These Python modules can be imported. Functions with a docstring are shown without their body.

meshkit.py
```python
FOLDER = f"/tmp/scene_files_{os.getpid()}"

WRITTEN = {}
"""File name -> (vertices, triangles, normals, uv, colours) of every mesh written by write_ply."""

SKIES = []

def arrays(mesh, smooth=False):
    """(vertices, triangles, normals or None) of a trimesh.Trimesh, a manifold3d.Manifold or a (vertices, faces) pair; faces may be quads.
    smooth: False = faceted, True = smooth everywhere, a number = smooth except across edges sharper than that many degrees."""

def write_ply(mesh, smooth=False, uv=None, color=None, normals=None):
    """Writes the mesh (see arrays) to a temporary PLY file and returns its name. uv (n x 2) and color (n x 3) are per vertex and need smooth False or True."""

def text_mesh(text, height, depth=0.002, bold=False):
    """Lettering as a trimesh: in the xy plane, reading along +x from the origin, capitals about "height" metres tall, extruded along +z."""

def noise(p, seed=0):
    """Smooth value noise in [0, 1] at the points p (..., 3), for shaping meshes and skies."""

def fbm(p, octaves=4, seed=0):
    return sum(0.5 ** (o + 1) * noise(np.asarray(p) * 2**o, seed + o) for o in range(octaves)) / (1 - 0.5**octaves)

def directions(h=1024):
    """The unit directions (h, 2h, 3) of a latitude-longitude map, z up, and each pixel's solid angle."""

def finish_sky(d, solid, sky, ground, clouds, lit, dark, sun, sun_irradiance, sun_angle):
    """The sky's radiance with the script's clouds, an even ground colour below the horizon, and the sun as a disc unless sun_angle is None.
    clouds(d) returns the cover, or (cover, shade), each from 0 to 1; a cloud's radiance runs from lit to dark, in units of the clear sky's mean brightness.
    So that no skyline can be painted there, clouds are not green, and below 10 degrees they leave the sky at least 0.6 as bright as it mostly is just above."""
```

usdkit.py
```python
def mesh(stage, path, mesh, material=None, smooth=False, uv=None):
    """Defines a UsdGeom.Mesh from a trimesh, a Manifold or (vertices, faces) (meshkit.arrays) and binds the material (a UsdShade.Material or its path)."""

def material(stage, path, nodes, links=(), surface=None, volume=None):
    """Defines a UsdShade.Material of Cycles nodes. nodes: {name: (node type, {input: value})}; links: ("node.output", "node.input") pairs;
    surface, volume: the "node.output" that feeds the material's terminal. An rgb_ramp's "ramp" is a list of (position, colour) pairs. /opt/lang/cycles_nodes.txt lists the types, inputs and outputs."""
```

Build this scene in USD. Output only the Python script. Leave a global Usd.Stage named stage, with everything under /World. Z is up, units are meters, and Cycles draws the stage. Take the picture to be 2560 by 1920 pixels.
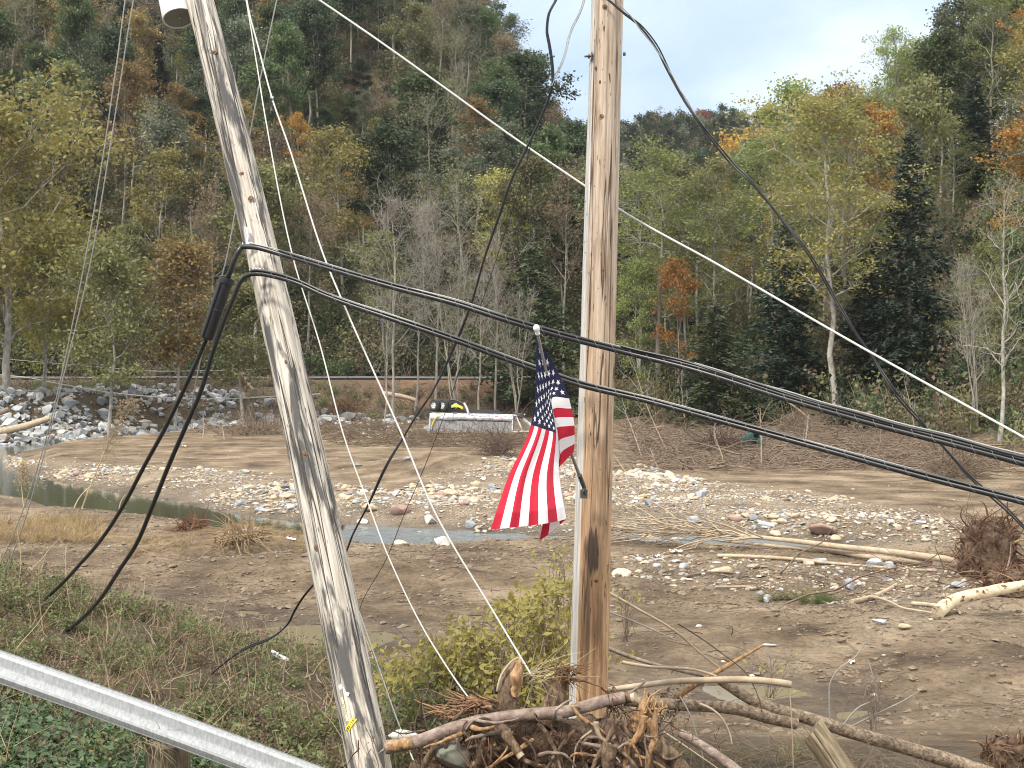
import math, random
import numpy as np, trimesh, usdkit, meshkit
from pxr import Usd, UsdGeom, UsdLux, UsdShade, Gf, Sdf, Vt
from scipy.interpolate import PchipInterpolator, RegularGridInterpolator, CubicSpline
from scipy.spatial import cKDTree
from shapely.geometry import Polygon
from shapely import contains_xy, distance, points as shp_points

stage = Usd.Stage.CreateInMemory()
UsdGeom.SetStageUpAxis(stage, 'Z'); UsdGeom.SetStageMetersPerUnit(stage, 1.0)
World = UsdGeom.Xform.Define(stage, '/World')
LOOKS = '/World/Looks'

# ---------------------------------------------------------------- camera, sky, sun, exposure
EYE = np.array([0.0, 0.0, 6.2]); FPX = 3517.0; PITCH = math.atan(45 / 3517.0)
EXPOSURE = 1.78
SUN_EL, SUN_AZ = math.radians(50), math.atan2(-0.62, -0.78)        # rotation = atan2(x, y)
SKY_STRENGTH, SUN_INT, SUN_ANGLE = 0.074, 0.40, 10.0
cam = UsdGeom.Camera.Define(stage, '/World/camera')
cam.CreateHorizontalApertureAttr(36.0); cam.CreateFocalLengthAttr(36.0 * FPX / 2560.0)
cam.CreateClippingRangeAttr((0.1, 5000.0)); cam.CreateExposureAttr(EXPOSURE)
cam.AddTranslateOp().Set(Gf.Vec3d(*EYE)); cam.AddRotateXOp().Set(90 - math.degrees(PITCH))

dome = UsdLux.DomeLight.Define(stage, '/World/sky')
dome.GetPrim().SetCustomDataByKey('kind', 'structure')
sky = usdkit.material(stage, LOOKS + '/sky', {
    'sky': ('sky_texture', {'sky_type': 'single_scattering', 'sun_disc': False, 'sun_elevation': SUN_EL, 'sun_rotation': SUN_AZ, 'altitude': 600.0, 'aerosol_density': 1.5}),
    'tc': ('texture_coordinate', {}),
    'mp': ('mapping', {'scale': (2.2, 2.2, 5.0), 'location': (0.35, 0.1, 0.52)}),
    'n': ('noise_texture', {'scale': 1.5, 'detail': 6.0, 'roughness': 0.52, 'distortion': 0.3}),
    'r': ('rgb_ramp', {'ramp': [(0.38, (2.05, 2.65, 3.55)), (0.49, (2.55, 3.1, 3.85)), (0.58, (3.4, 3.8, 4.25)), (0.68, (4.1, 4.3, 4.5))]}),
    'sx': ('separate_xyz', {}), 'gr': ('map_range', {'from_min': 0.0, 'from_max': 1.0, 'to_min': 0.80, 'to_max': 2.5, 'clamp': True}),      # overcast: brighter overhead than low down
    'ml': ('vector_math', {'math_type': 'scale'}), 'wf': ('map_range', {'from_min': 0.2, 'from_max': 0.6, 'to_min': 0.0, 'to_max': 0.9, 'clamp': True}), 'ww': ('mix_color', {'b': (4.8, 4.55, 4.2)}),     # thick cloud higher up is whiter
    'mx': ('mix_color', {'blend_type': 'mix', 'fac': 0.90}),
    'bg': ('background_shader', {'strength': SKY_STRENGTH}),
}, [('tc.generated', 'mp.vector'), ('mp.vector', 'n.vector'), ('n.fac', 'r.fac'), ('tc.generated', 'sx.vector'), ('sx.z', 'gr.value'), ('sx.z', 'wf.value'), ('wf.result', 'ww.fac'), ('r.color', 'ww.a'), ('ww.result', 'ml.vector1'), ('gr.result', 'ml.scale'), ('sky.color', 'mx.a'), ('ml.vector', 'mx.b'), ('mx.result', 'bg.color')],
    surface='bg.background')
UsdShade.MaterialBindingAPI.Apply(dome.GetPrim()).Bind(sky)

sun = UsdLux.DistantLight.Define(stage, '/World/sun')
sun.CreateNormalizeAttr(True); sun.CreateIntensityAttr(SUN_INT); sun.CreateAngleAttr(SUN_ANGLE); sun.CreateColorAttr(Gf.Vec3f(1.0, 0.93, 0.82))
_s = np.array([math.sin(SUN_AZ) * math.cos(SUN_EL), math.cos(SUN_AZ) * math.cos(SUN_EL), math.sin(SUN_EL)])
_q = Gf.Rotation(Gf.Vec3d(0, 0, 1), Gf.Vec3d(*_s))
sun.AddTransformOp().Set(Gf.Matrix4d().SetRotate(_q))

# ---------------------------------------------------------------- helpers
rng = np.random.default_rng(7)
_used = {}

def numbered(name, parent='/World'):
    k = (parent, name); n = _used.get(k, 0); _used[k] = n + 1
    return name if n == 0 else f'{name}_{n:03d}'

def tag(prim, label=None, cat=None, group=None, kind=None):
    p = prim.GetPrim() if hasattr(prim, 'GetPrim') else prim
    for k, v in (('label', label), ('category', cat), ('group', group), ('kind', kind)):
        if v: p.SetCustomDataByKey(k, v)
    return p

def thing(name, label, cat, loc=(0, 0, 0), mat=None, group=None):
    path = '/World/' + numbered(name)
    x = UsdGeom.Xform.Define(stage, path)
    if mat is not None:
        M = np.eye(4); M[:3, :3] = mat; M[:3, 3] = loc
        x.AddTransformOp().Set(Gf.Matrix4d(*M.T.ravel().tolist()))
    else:
        x.AddTranslateOp().Set(Gf.Vec3d(*map(float, loc)))
    tag(x, label, cat, group)
    return path

def part(parent, name, mesh, material, smooth=40, uv=None, label=None, kind=None):
    path = parent + '/' + numbered(name, parent)
    m = usdkit.mesh(stage, path, mesh, material, smooth=smooth, uv=uv)
    if label or kind: tag(m, label=label, kind=kind)
    return path

def solo(name, mesh, material, label=None, cat=None, group=None, kind=None, smooth=40):
    path = '/World/' + numbered(name)
    m = usdkit.mesh(stage, path, mesh, material, smooth=smooth)
    tag(m, label, cat, group, kind)
    return path

def ray(px, py):
    px, py = np.asarray(px, float), np.asarray(py, float)
    u, v = (px - 1280) / FPX, (960 - py) / FPX
    c, s = math.cos(PITCH), math.sin(PITCH)
    return np.stack([u, c + v * s, v * c - s], -1)

def W(px, py, Y):
    """The point at distance Y along the view axis of the valley that the photograph shows at px, py (2560 x 1920)."""
    d = ray(px, py)
    return EYE + d * (np.asarray(Y, float) / d[..., 1])[..., None]

def project(P):
    d = np.asarray(P, float) - EYE
    c, s = math.cos(PITCH), math.sin(PITCH)
    fwd = d[..., 1] * c - d[..., 2] * s; up = d[..., 1] * s + d[..., 2] * c
    return 1280 + FPX * d[..., 0] / fwd, 960 - FPX * up / fwd

def nrm(v):
    v = np.asarray(v, float); return v / (np.linalg.norm(v, axis=-1, keepdims=True) + 1e-12)

def tubes(P, R, sides=4):
    """N tubes at once: P (N,K,3), R (N,K) -> vertices, faces."""
    P = np.asarray(P, float); R = np.broadcast_to(np.asarray(R, float), P.shape[:2]); N, K, _ = P.shape
    t = nrm(np.gradient(P, axis=1)) if K > 1 else P
    ref = np.where(np.abs(t[:, :1, 2:]) < 0.9, [0, 0, 1.0], [1.0, 0, 0])
    a = nrm(np.cross(t, np.broadcast_to(ref, t.shape))); b = np.cross(t, a)
    ang = np.arange(sides) * 2 * np.pi / sides
    v = P[:, :, None] + R[:, :, None, None] * (np.cos(ang)[:, None] * a[:, :, None] + np.sin(ang)[:, None] * b[:, :, None])
    i, j = np.meshgrid(np.arange(K - 1), np.arange(sides), indexing='ij'); j2 = (j + 1) % sides
    q = np.stack([i * sides + j, i * sides + j2, (i + 1) * sides + j2, (i + 1) * sides + j], -1).reshape(-1, 4)
    f = np.vstack([q[:, [0, 1, 2]], q[:, [0, 2, 3]]])
    caps = [[(K - 1) * sides, (K - 1) * sides + k, (K - 1) * sides + k + 1] for k in range(1, sides - 1)] + [[0, k + 1, k] for k in range(1, sides - 1)]
    f = np.vstack([f, np.array(caps)])
    F = (f[None] + (np.arange(N) * K * sides)[:, None, None]).reshape(-1, 3)
    return v.reshape(-1, 3), F

def frame_tube(P, R, sides=10):
    """One tube with a parallel-transported frame."""
    P = np.asarray(P, float); K = len(P); R = np.broadcast_to(np.asarray(R, float), (K,))
    t = nrm(np.gradient(P, axis=0)); a = np.cross(t[0], [0, 0, 1.0] if abs(t[0][2]) < .9 else [1.0, 0, 0]); a /= np.linalg.norm(a)
    A = []
    for k in range(K):
        a = a - t[k] * (a @ t[k]); a /= np.linalg.norm(a); A.append(a)
    A = np.array(A); B = np.cross(t, A); ang = np.arange(sides) * 2 * np.pi / sides
    v = P[:, None] + R[:, None, None] * (np.cos(ang)[None, :, None] * A[:, None] + np.sin(ang)[None, :, None] * B[:, None])
    i, j = np.meshgrid(np.arange(K - 1), np.arange(sides), indexing='ij'); j2 = (j + 1) % sides
    q = np.stack([i * sides + j, i * sides + j2, (i + 1) * sides + j2, (i + 1) * sides + j], -1).reshape(-1, 4)
    f = np.vstack([q[:, [0, 1, 2]], q[:, [0, 2, 3]]] + [np.array([[(K - 1) * sides, (K - 1) * sides + k, (K - 1) * sides + k + 1] for k in range(1, sides - 1)] + [[0, k + 1, k] for k in range(1, sides - 1)])])
    return v.reshape(-1, 3), f

def spline(pts, n):
    pts = np.asarray(pts, float); s = np.r_[0, np.cumsum(np.linalg.norm(np.diff(pts, axis=0), axis=1))]
    return CubicSpline(s, pts)(np.linspace(0, s[-1], n)) if len(pts) > 2 else pts[0] + (pts[-1] - pts[0]) * np.linspace(0, 1, n)[:, None]

def pspline(pts, n):
    pts = np.asarray(pts, float); s = np.r_[0, np.cumsum(np.linalg.norm(np.diff(pts, axis=0), axis=1))]
    return PchipInterpolator(s, pts)(np.linspace(0, s[-1], n))

def join(*ms):
    vs, fs, n = [], [], 0
    for m in ms:
        if hasattr(m, 'vertices'): m = (m.vertices, m.faces)
        vs.append(np.asarray(m[0])); fs.append(np.asarray(m[1]) + n); n += len(m[0])
    return np.vstack(vs), np.vstack(fs)

def box(size, c=(0, 0, 0), R=None):
    b = trimesh.creation.box(size); v = b.vertices
    if R is not None: v = v @ np.asarray(R).T
    return v + np.asarray(c), b.faces

def cyl(p0, p1, r, sides=16, r2=None):
    return frame_tube(np.array([p0, p1], float), [r, r if r2 is None else r2], sides)

def basis(z, x=(1, 0, 0)):
    z = nrm(z); x = np.asarray(x, float); x = nrm(x - z * (x @ z)); return np.stack([x, np.cross(z, x), z], 1)

def quads(c, n, size, aspect=1.8, bend=0.0, g=None):
    """Leaf-shaped kites: centres c (N,3), normals n, sizes."""
    g = g or rng; N = len(c); n = nrm(n); r = nrm(g.normal(size=(N, 3))); a = nrm(np.cross(n, r)); b = np.cross(n, a)
    s = np.broadcast_to(size, (N,))[:, None]
    v = np.stack([c - a * s * .5, c - b * s * .5 / aspect + n * s * bend, c + a * s * .5, c + b * s * .5 / aspect + n * s * bend], 1).reshape(-1, 3)
    i = np.arange(N)[:, None] * 4
    return v, np.vstack([i + [0, 1, 2], i + [0, 2, 3]])

# ---------------------------------------------------------------- materials
MAT = {}
def ramp_noise(name, stops, scale=(1, 1, 1), nscale=6.0, detail=5.0, rough=0.6, roughness=0.8, bump=0.3, bdist=0.02, coord='obj', bscale=None, spec=0.3, distortion=0.0, metallic=0.0):
    nodes = {'tc': ('texture_coordinate', {}), 'g': ('geometry', {}), 'mp': ('mapping', {'scale': scale}),
             'n': ('noise_texture', {'scale': nscale, 'detail': detail, 'roughness': rough, 'distortion': distortion}), 'r': ('rgb_ramp', {'ramp': stops}),
             'n2': ('noise_texture', {'scale': bscale or nscale * 2, 'detail': 6.0, 'roughness': 0.65}),
             'b': ('bump', {'strength': bump, 'distance': bdist}), 'p': ('principled_bsdf', {'roughness': roughness, 'specular_ior_level': spec, 'metallic': metallic})}
    src = 'tc.object' if coord == 'obj' else 'g.position'
    MAT[name] = usdkit.material(stage, f'{LOOKS}/{name}', nodes, [(src, 'mp.vector'), ('mp.vector', 'n.vector'), ('mp.vector', 'n2.vector'), ('n.fac', 'r.fac'), ('r.color', 'p.base_color'), ('n2.fac', 'b.height'), ('b.normal', 'p.normal')], surface='p.BSDF')
    return MAT[name]

def plain(name, color, roughness=0.5, metallic=0.0, var=0.15, scale=8.0, bump=0.1):
    c = np.array(color)
    return ramp_noise(name, [(0.3, tuple(c * (1 - var))), (0.7, tuple(c * (1 + var)))], nscale=scale, roughness=roughness, bump=bump, bdist=0.005, metallic=metallic, spec=0.5)

def leafmat(name, cols, transl=0.35, rough=0.55, tree_var=0.19):
    """Leaves: each leaf its own tone out of cols, each tree shifted a little."""
    k = len(cols); stops = [((i + 0.5) / k, c) for i, c in enumerate(cols)]
    nodes = {'g': ('geometry', {}), 'oi': ('object_info', {}), 'r': ('rgb_ramp', {'ramp': stops}),
             'mr': ('map_range', {'from_min': 0.0, 'from_max': 1.0, 'to_min': 1 - tree_var * 2, 'to_max': 1 + tree_var * 2}),
             'mh': ('map_range', {'from_min': 0.0, 'from_max': 1.0, 'to_min': 0.485, 'to_max': 0.515}),
             'hs': ('hsv', {}), 'p': ('principled_bsdf', {'roughness': rough, 'specular_ior_level': 0.35}), 't': ('translucent_bsdf', {}), 'm': ('mix_closure', {'fac': transl})}
    MAT[name] = usdkit.material(stage, f'{LOOKS}/{name}', nodes, [('g.random_per_island', 'r.fac'), ('oi.random', 'mr.value'), ('oi.random', 'mh.value'), ('mr.result', 'hs.value'), ('mh.result', 'hs.hue'),
        ('r.color', 'hs.color'), ('hs.color', 'p.base_color'), ('hs.color', 't.color'), ('p.BSDF', 'm.closure1'), ('t.BSDF', 'm.closure2')], surface='m.closure')
    return MAT[name]

leafmat('leaf_dark', [(0.045, 0.066, 0.032), (0.07, 0.095, 0.045), (0.1, 0.125, 0.062)])
leafmat('leaf_green', [(0.082, 0.115, 0.047), (0.126, 0.159, 0.064), (0.177, 0.204, 0.091)])
leafmat('leaf_grey', [(0.127, 0.147, 0.097), (0.171, 0.191, 0.125), (0.23, 0.243, 0.164)])
leafmat('leaf_olive', [(0.146, 0.146, 0.06), (0.204, 0.191, 0.078), (0.276, 0.243, 0.104)])
leafmat('leaf_yellow', [(0.236, 0.213, 0.067), (0.353, 0.299, 0.091), (0.487, 0.395, 0.133)])
leafmat('leaf_lime', [(0.176, 0.203, 0.064), (0.263, 0.276, 0.091), (0.364, 0.364, 0.134)])
leafmat('leaf_rust', [(0.21, 0.15, 0.06), (0.29, 0.21, 0.085), (0.36, 0.27, 0.12)])
leafmat('leaf_brown', [(0.17, 0.13, 0.08), (0.23, 0.175, 0.11), (0.29, 0.225, 0.145)])
leafmat('leaf_orange', [(0.33, 0.18, 0.045), (0.44, 0.26, 0.065), (0.52, 0.34, 0.1)])
leafmat('leaf_red', [(0.183, 0.051, 0.051), (0.253, 0.068, 0.068), (0.31, 0.099, 0.093)])
leafmat('leaf_hemlock', [(0.035, 0.056, 0.038), (0.055, 0.08, 0.052), (0.078, 0.108, 0.07)], transl=.15)
leafmat('leaf_hemlock_light', [(0.075, 0.108, 0.049), (0.105, 0.144, 0.063), (0.142, 0.181, 0.082)], transl=.2)
leafmat('leaf_ivy', [(.06, .10, .045), (.10, .145, .06), (.17, .2, .10), (.28, .27, .15)], transl=.25)
leafmat('leaf_weed', [(.12, .15, .055), (.18, .19, .085), (.27, .235, .125), (.37, .3, .18)], transl=.3)
leafmat('leaf_dead', [(.14, .10, .065), (.22, .165, .11), (.32, .25, .165), (.44, .35, .23)], transl=.25)
leafmat('leaf_bush', [(0.24, 0.21, 0.055), (0.4, 0.33, 0.09), (0.56, 0.44, 0.14), (0.66, 0.53, 0.22)], transl=.3)
leafmat('straw', [(0.368, 0.297, 0.186), (0.469, 0.378, 0.246), (0.582, 0.481, 0.329)], transl=.2)
leafmat('straw_grass', [(.34, .25, .14), (.45, .35, .2), (.55, .44, .26)], transl=.2)
leafmat('green_grass', [(.11, .15, .045), (.19, .2, .08), (.3, .27, .13)], transl=.3)
leafmat('stick', [(0.134, 0.098, 0.073), (0.212, 0.161, 0.121), (0.336, 0.27, 0.204), (0.471, 0.391, 0.299)], transl=.0, rough=.9)
leafmat('stick_dark', [(0.085, 0.06, 0.042), (0.15, 0.108, 0.078), (0.22, 0.165, 0.12), (0.32, 0.25, 0.185)], transl=.0, rough=.9)
leafmat('root_fibre', [(.10, .05, .03), (.17, .095, .055), (.27, .165, .095), (.4, .27, .16)], transl=.0, rough=.9)
leafmat('splinter', [(.3, .19, .10), (.46, .33, .18), (.6, .47, .29)], transl=.0, rough=.8)
ramp_noise('bark_grey', [(.3, (.13, .12, .10)), (.55, (.25, .23, .2)), (.75, (.37, .35, .31))], scale=(1, 1, .3), nscale=5, bump=.5, bdist=.03)
ramp_noise('bark_pale', [(.3, (.15, .135, .115)), (.5, (.28, .265, .23)), (.7, (.42, .4, .36))], scale=(1, 1, .5), nscale=3.5, bump=.3)
ramp_noise('bark_dark', [(.3, (.05, .042, .035)), (.7, (.14, .12, .1))], scale=(1, 1, .3), nscale=6, bump=.6, bdist=.03)
ramp_noise('twig', [(.3, (.17, .155, .135)), (.7, (.31, .29, .26))], nscale=2, bump=0)
ramp_noise('bark_log', [(.3, (.10, .075, .06)), (.5, (.2, .15, .125)), (.72, (.33, .27, .23))], scale=(1, 1, 1), nscale=14, bump=.7, bdist=.02)
ramp_noise('bark_ridged', [(.32, (.09, .065, .045)), (.5, (.25, .19, .135)), (.7, (.4, .32, .23))], nscale=22, bump=1.0, bdist=.03)
ramp_noise('bark_birch', [(.36, (.06, .045, .03)), (.43, (.45, .36, .24)), (.7, (.6, .52, .38))], scale=(1, 1, 1), nscale=7, detail=4, bump=.5)
ramp_noise('barkless', [(.3, (.26, .2, .135)), (.6, (.38, .31, .225)), (.8, (.46, .4, .31))], nscale=6, bump=.3)
ramp_noise('broken_wood', [(.3, (.12, .065, .035)), (.5, (.27, .16, .08)), (.72, (.46, .32, .18))], scale=(1, 1, .35), nscale=34, bump=1.0, bdist=.01)
ramp_noise('old_timber', [(.3, (.05, .04, .025)), (.5, (.14, .11, .07)), (.75, (.28, .23, .15))], scale=(4, 4, .5), nscale=9, bump=.6, bdist=.01)
ramp_noise('root_soil', [(.3, (.04, .027, .018)), (.5, (.105, .07, .046)), (.72, (.21, .15, .10))], nscale=9, detail=8, bump=1.0, bdist=.06)
ramp_noise('stump_bark', [(.3, (.045, .03, .02)), (.5, (.14, .095, .062)), (.7, (.29, .2, .13))], scale=(1, 1, .4), nscale=22, bump=1.0, bdist=.03)
ramp_noise('cable_black', [(.3, (.010, .010, .011)), (.7, (.018, .018, .02))], nscale=30, roughness=.38, bump=.08, bdist=.002, spec=.5)
ramp_noise('cable_steel', [(.3, (.17, .18, .18)), (.7, (.27, .28, .28))], nscale=60, roughness=.45, bump=.2, bdist=.002, metallic=.6)
ramp_noise('wire_pale', [(.3, (.40, .40, .38)), (.7, (.56, .56, .53))], nscale=80, roughness=.55, bump=.3, bdist=.002)
ramp_noise('wire_grey', [(.3, (.2, .2, .19)), (.7, (.32, .32, .31))], nscale=60, roughness=.55, bump=.2, bdist=.002)
ramp_noise('steel_bracket', [(.3, (.32, .33, .34)), (.7, (.5, .51, .53))], nscale=30, roughness=.5, bump=.2, bdist=.003, metallic=.5)
ramp_noise('steel_dark', [(.3, (.06, .06, .062)), (.7, (.12, .12, .12))], nscale=30, roughness=.6, bump=.3, bdist=.003, metallic=.4)
ramp_noise('tank_paint', [(.3, (.52, .56, .59)), (.7, (.6, .64, .66))], nscale=3, roughness=.4, bump=.03, bdist=.003)
ramp_noise('tank_base', [(.3, (.17, .165, .15)), (.7, (.2, .195, .18))], nscale=5, roughness=.7, bump=.05, bdist=.003)
plain('finial_white', (.72, .72, .68), .45)
plain('staff_grey', (.24, .23, .21), .35, .3)
plain('tag_yellow', (.75, .6, .03), .4); plain('tag_pale', (.72, .68, .38), .5); plain('tag_white', (.78, .78, .78), .45); plain('tag_blue', (.45, .47, .62), .45); plain('ink', (.02, .02, .02), .6)
plain('rubber', (.022, .022, .023), .8); plain('rim_white', (.6, .6, .58), .5); plain('truck_white', (.46, .48, .52), .4, 0, .25, 1.2); plain('truck_skirt', (.46, .49, .53), .4, 0, .12, 1.0)
plain('strap_yellow', (.62, .5, .03), .5); plain('tape_red', (.45, .04, .04), .5); plain('plastic_teal', (.01, .07, .065), .5); plain('plastic_white', (.58, .58, .57), .45); plain('chassis_black', (.03, .03, .032), .6)
plain('sign_yellow', (.7, .5, .02), .4); plain('asphalt', (.10, .10, .10), .9, 0, .3, 2.0, .4); plain('asphalt_edge', (.03, .03, .032), .9, 0, .4, 3.0, .6); plain('paint_white', (.7, .7, .68), .6)
ramp_noise('truck_panel', [(.3, (.17, .15, .13)), (.48, (.27, .275, .29)), (.7, (.37, .38, .4))], scale=(3, 3, .6), nscale=2.5, roughness=.45, bump=.15, bdist=.01, metallic=.3)
ramp_noise('galvanised', [(.28, (.22, .235, .245)), (.5, (.29, .305, .315)), (.72, (.37, .385, .395))], scale=(1, .35, .35), nscale=70, detail=4, roughness=.5, bump=.3, bdist=.003, metallic=.2, spec=.4)

def stonemat(name, cols):
    k = len(cols); stops = [((i + 0.5) / k, c) for i, c in enumerate(cols)]
    nodes = {'tc': ('texture_coordinate', {}), 'oi': ('object_info', {}), 'r': ('rgb_ramp', {'ramp': stops, 'interpolate': False}), 'n': ('noise_texture', {'scale': 2.2, 'detail': 8.0, 'roughness': 0.65}),
             'mr': ('map_range', {'from_min': .3, 'from_max': .7, 'to_min': .72, 'to_max': 1.22}), 'hs': ('hsv', {}), 'b': ('bump', {'strength': .5, 'distance': .04}), 'p': ('principled_bsdf', {'roughness': .75, 'specular_ior_level': .35})}
    MAT[name] = usdkit.material(stage, f'{LOOKS}/{name}', nodes, [('tc.object', 'n.vector'), ('oi.random', 'r.fac'), ('r.color', 'hs.color'), ('n.fac', 'mr.value'), ('mr.result', 'hs.value'), ('hs.color', 'p.base_color'), ('n.fac', 'b.height'), ('b.normal', 'p.normal')], surface='p.BSDF')
stonemat('stone_mixed', [(0.353, 0.302, 0.227), (0.403, 0.353, 0.269), (0.302, 0.252, 0.193), (0.26, 0.277, 0.286), (0.437, 0.395, 0.328), (0.361, 0.286, 0.202), (0.193, 0.155, 0.134), (0.336, 0.353, 0.361), (0.386, 0.328, 0.244), (0.26, 0.185, 0.143), (0.344, 0.302, 0.244), (0.437, 0.428, 0.403), (0.227, 0.202, 0.168), (0.286, 0.26, 0.227)])
stonemat('stone_tan', [(0.386, 0.319, 0.218), (0.445, 0.378, 0.277), (0.395, 0.311, 0.202)])
stonemat('stone_grey', [(0.292, 0.318, 0.344), (0.361, 0.387, 0.413), (0.232, 0.249, 0.267)])
stonemat('stone_riprap', [(0.274, 0.289, 0.304), (0.334, 0.35, 0.357), (0.205, 0.213, 0.22), (0.38, 0.38, 0.365), (0.304, 0.289, 0.258), (0.426, 0.433, 0.433)])
stonemat('stone_red', [(.3, .2, .165), (.26, .18, .15)])
stonemat('stone_white', [(0.459, 0.459, 0.433), (0.493, 0.476, 0.425)])
stonemat('stone_dark', [(.17, .17, .14), (.15, .15, .13)])

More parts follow.
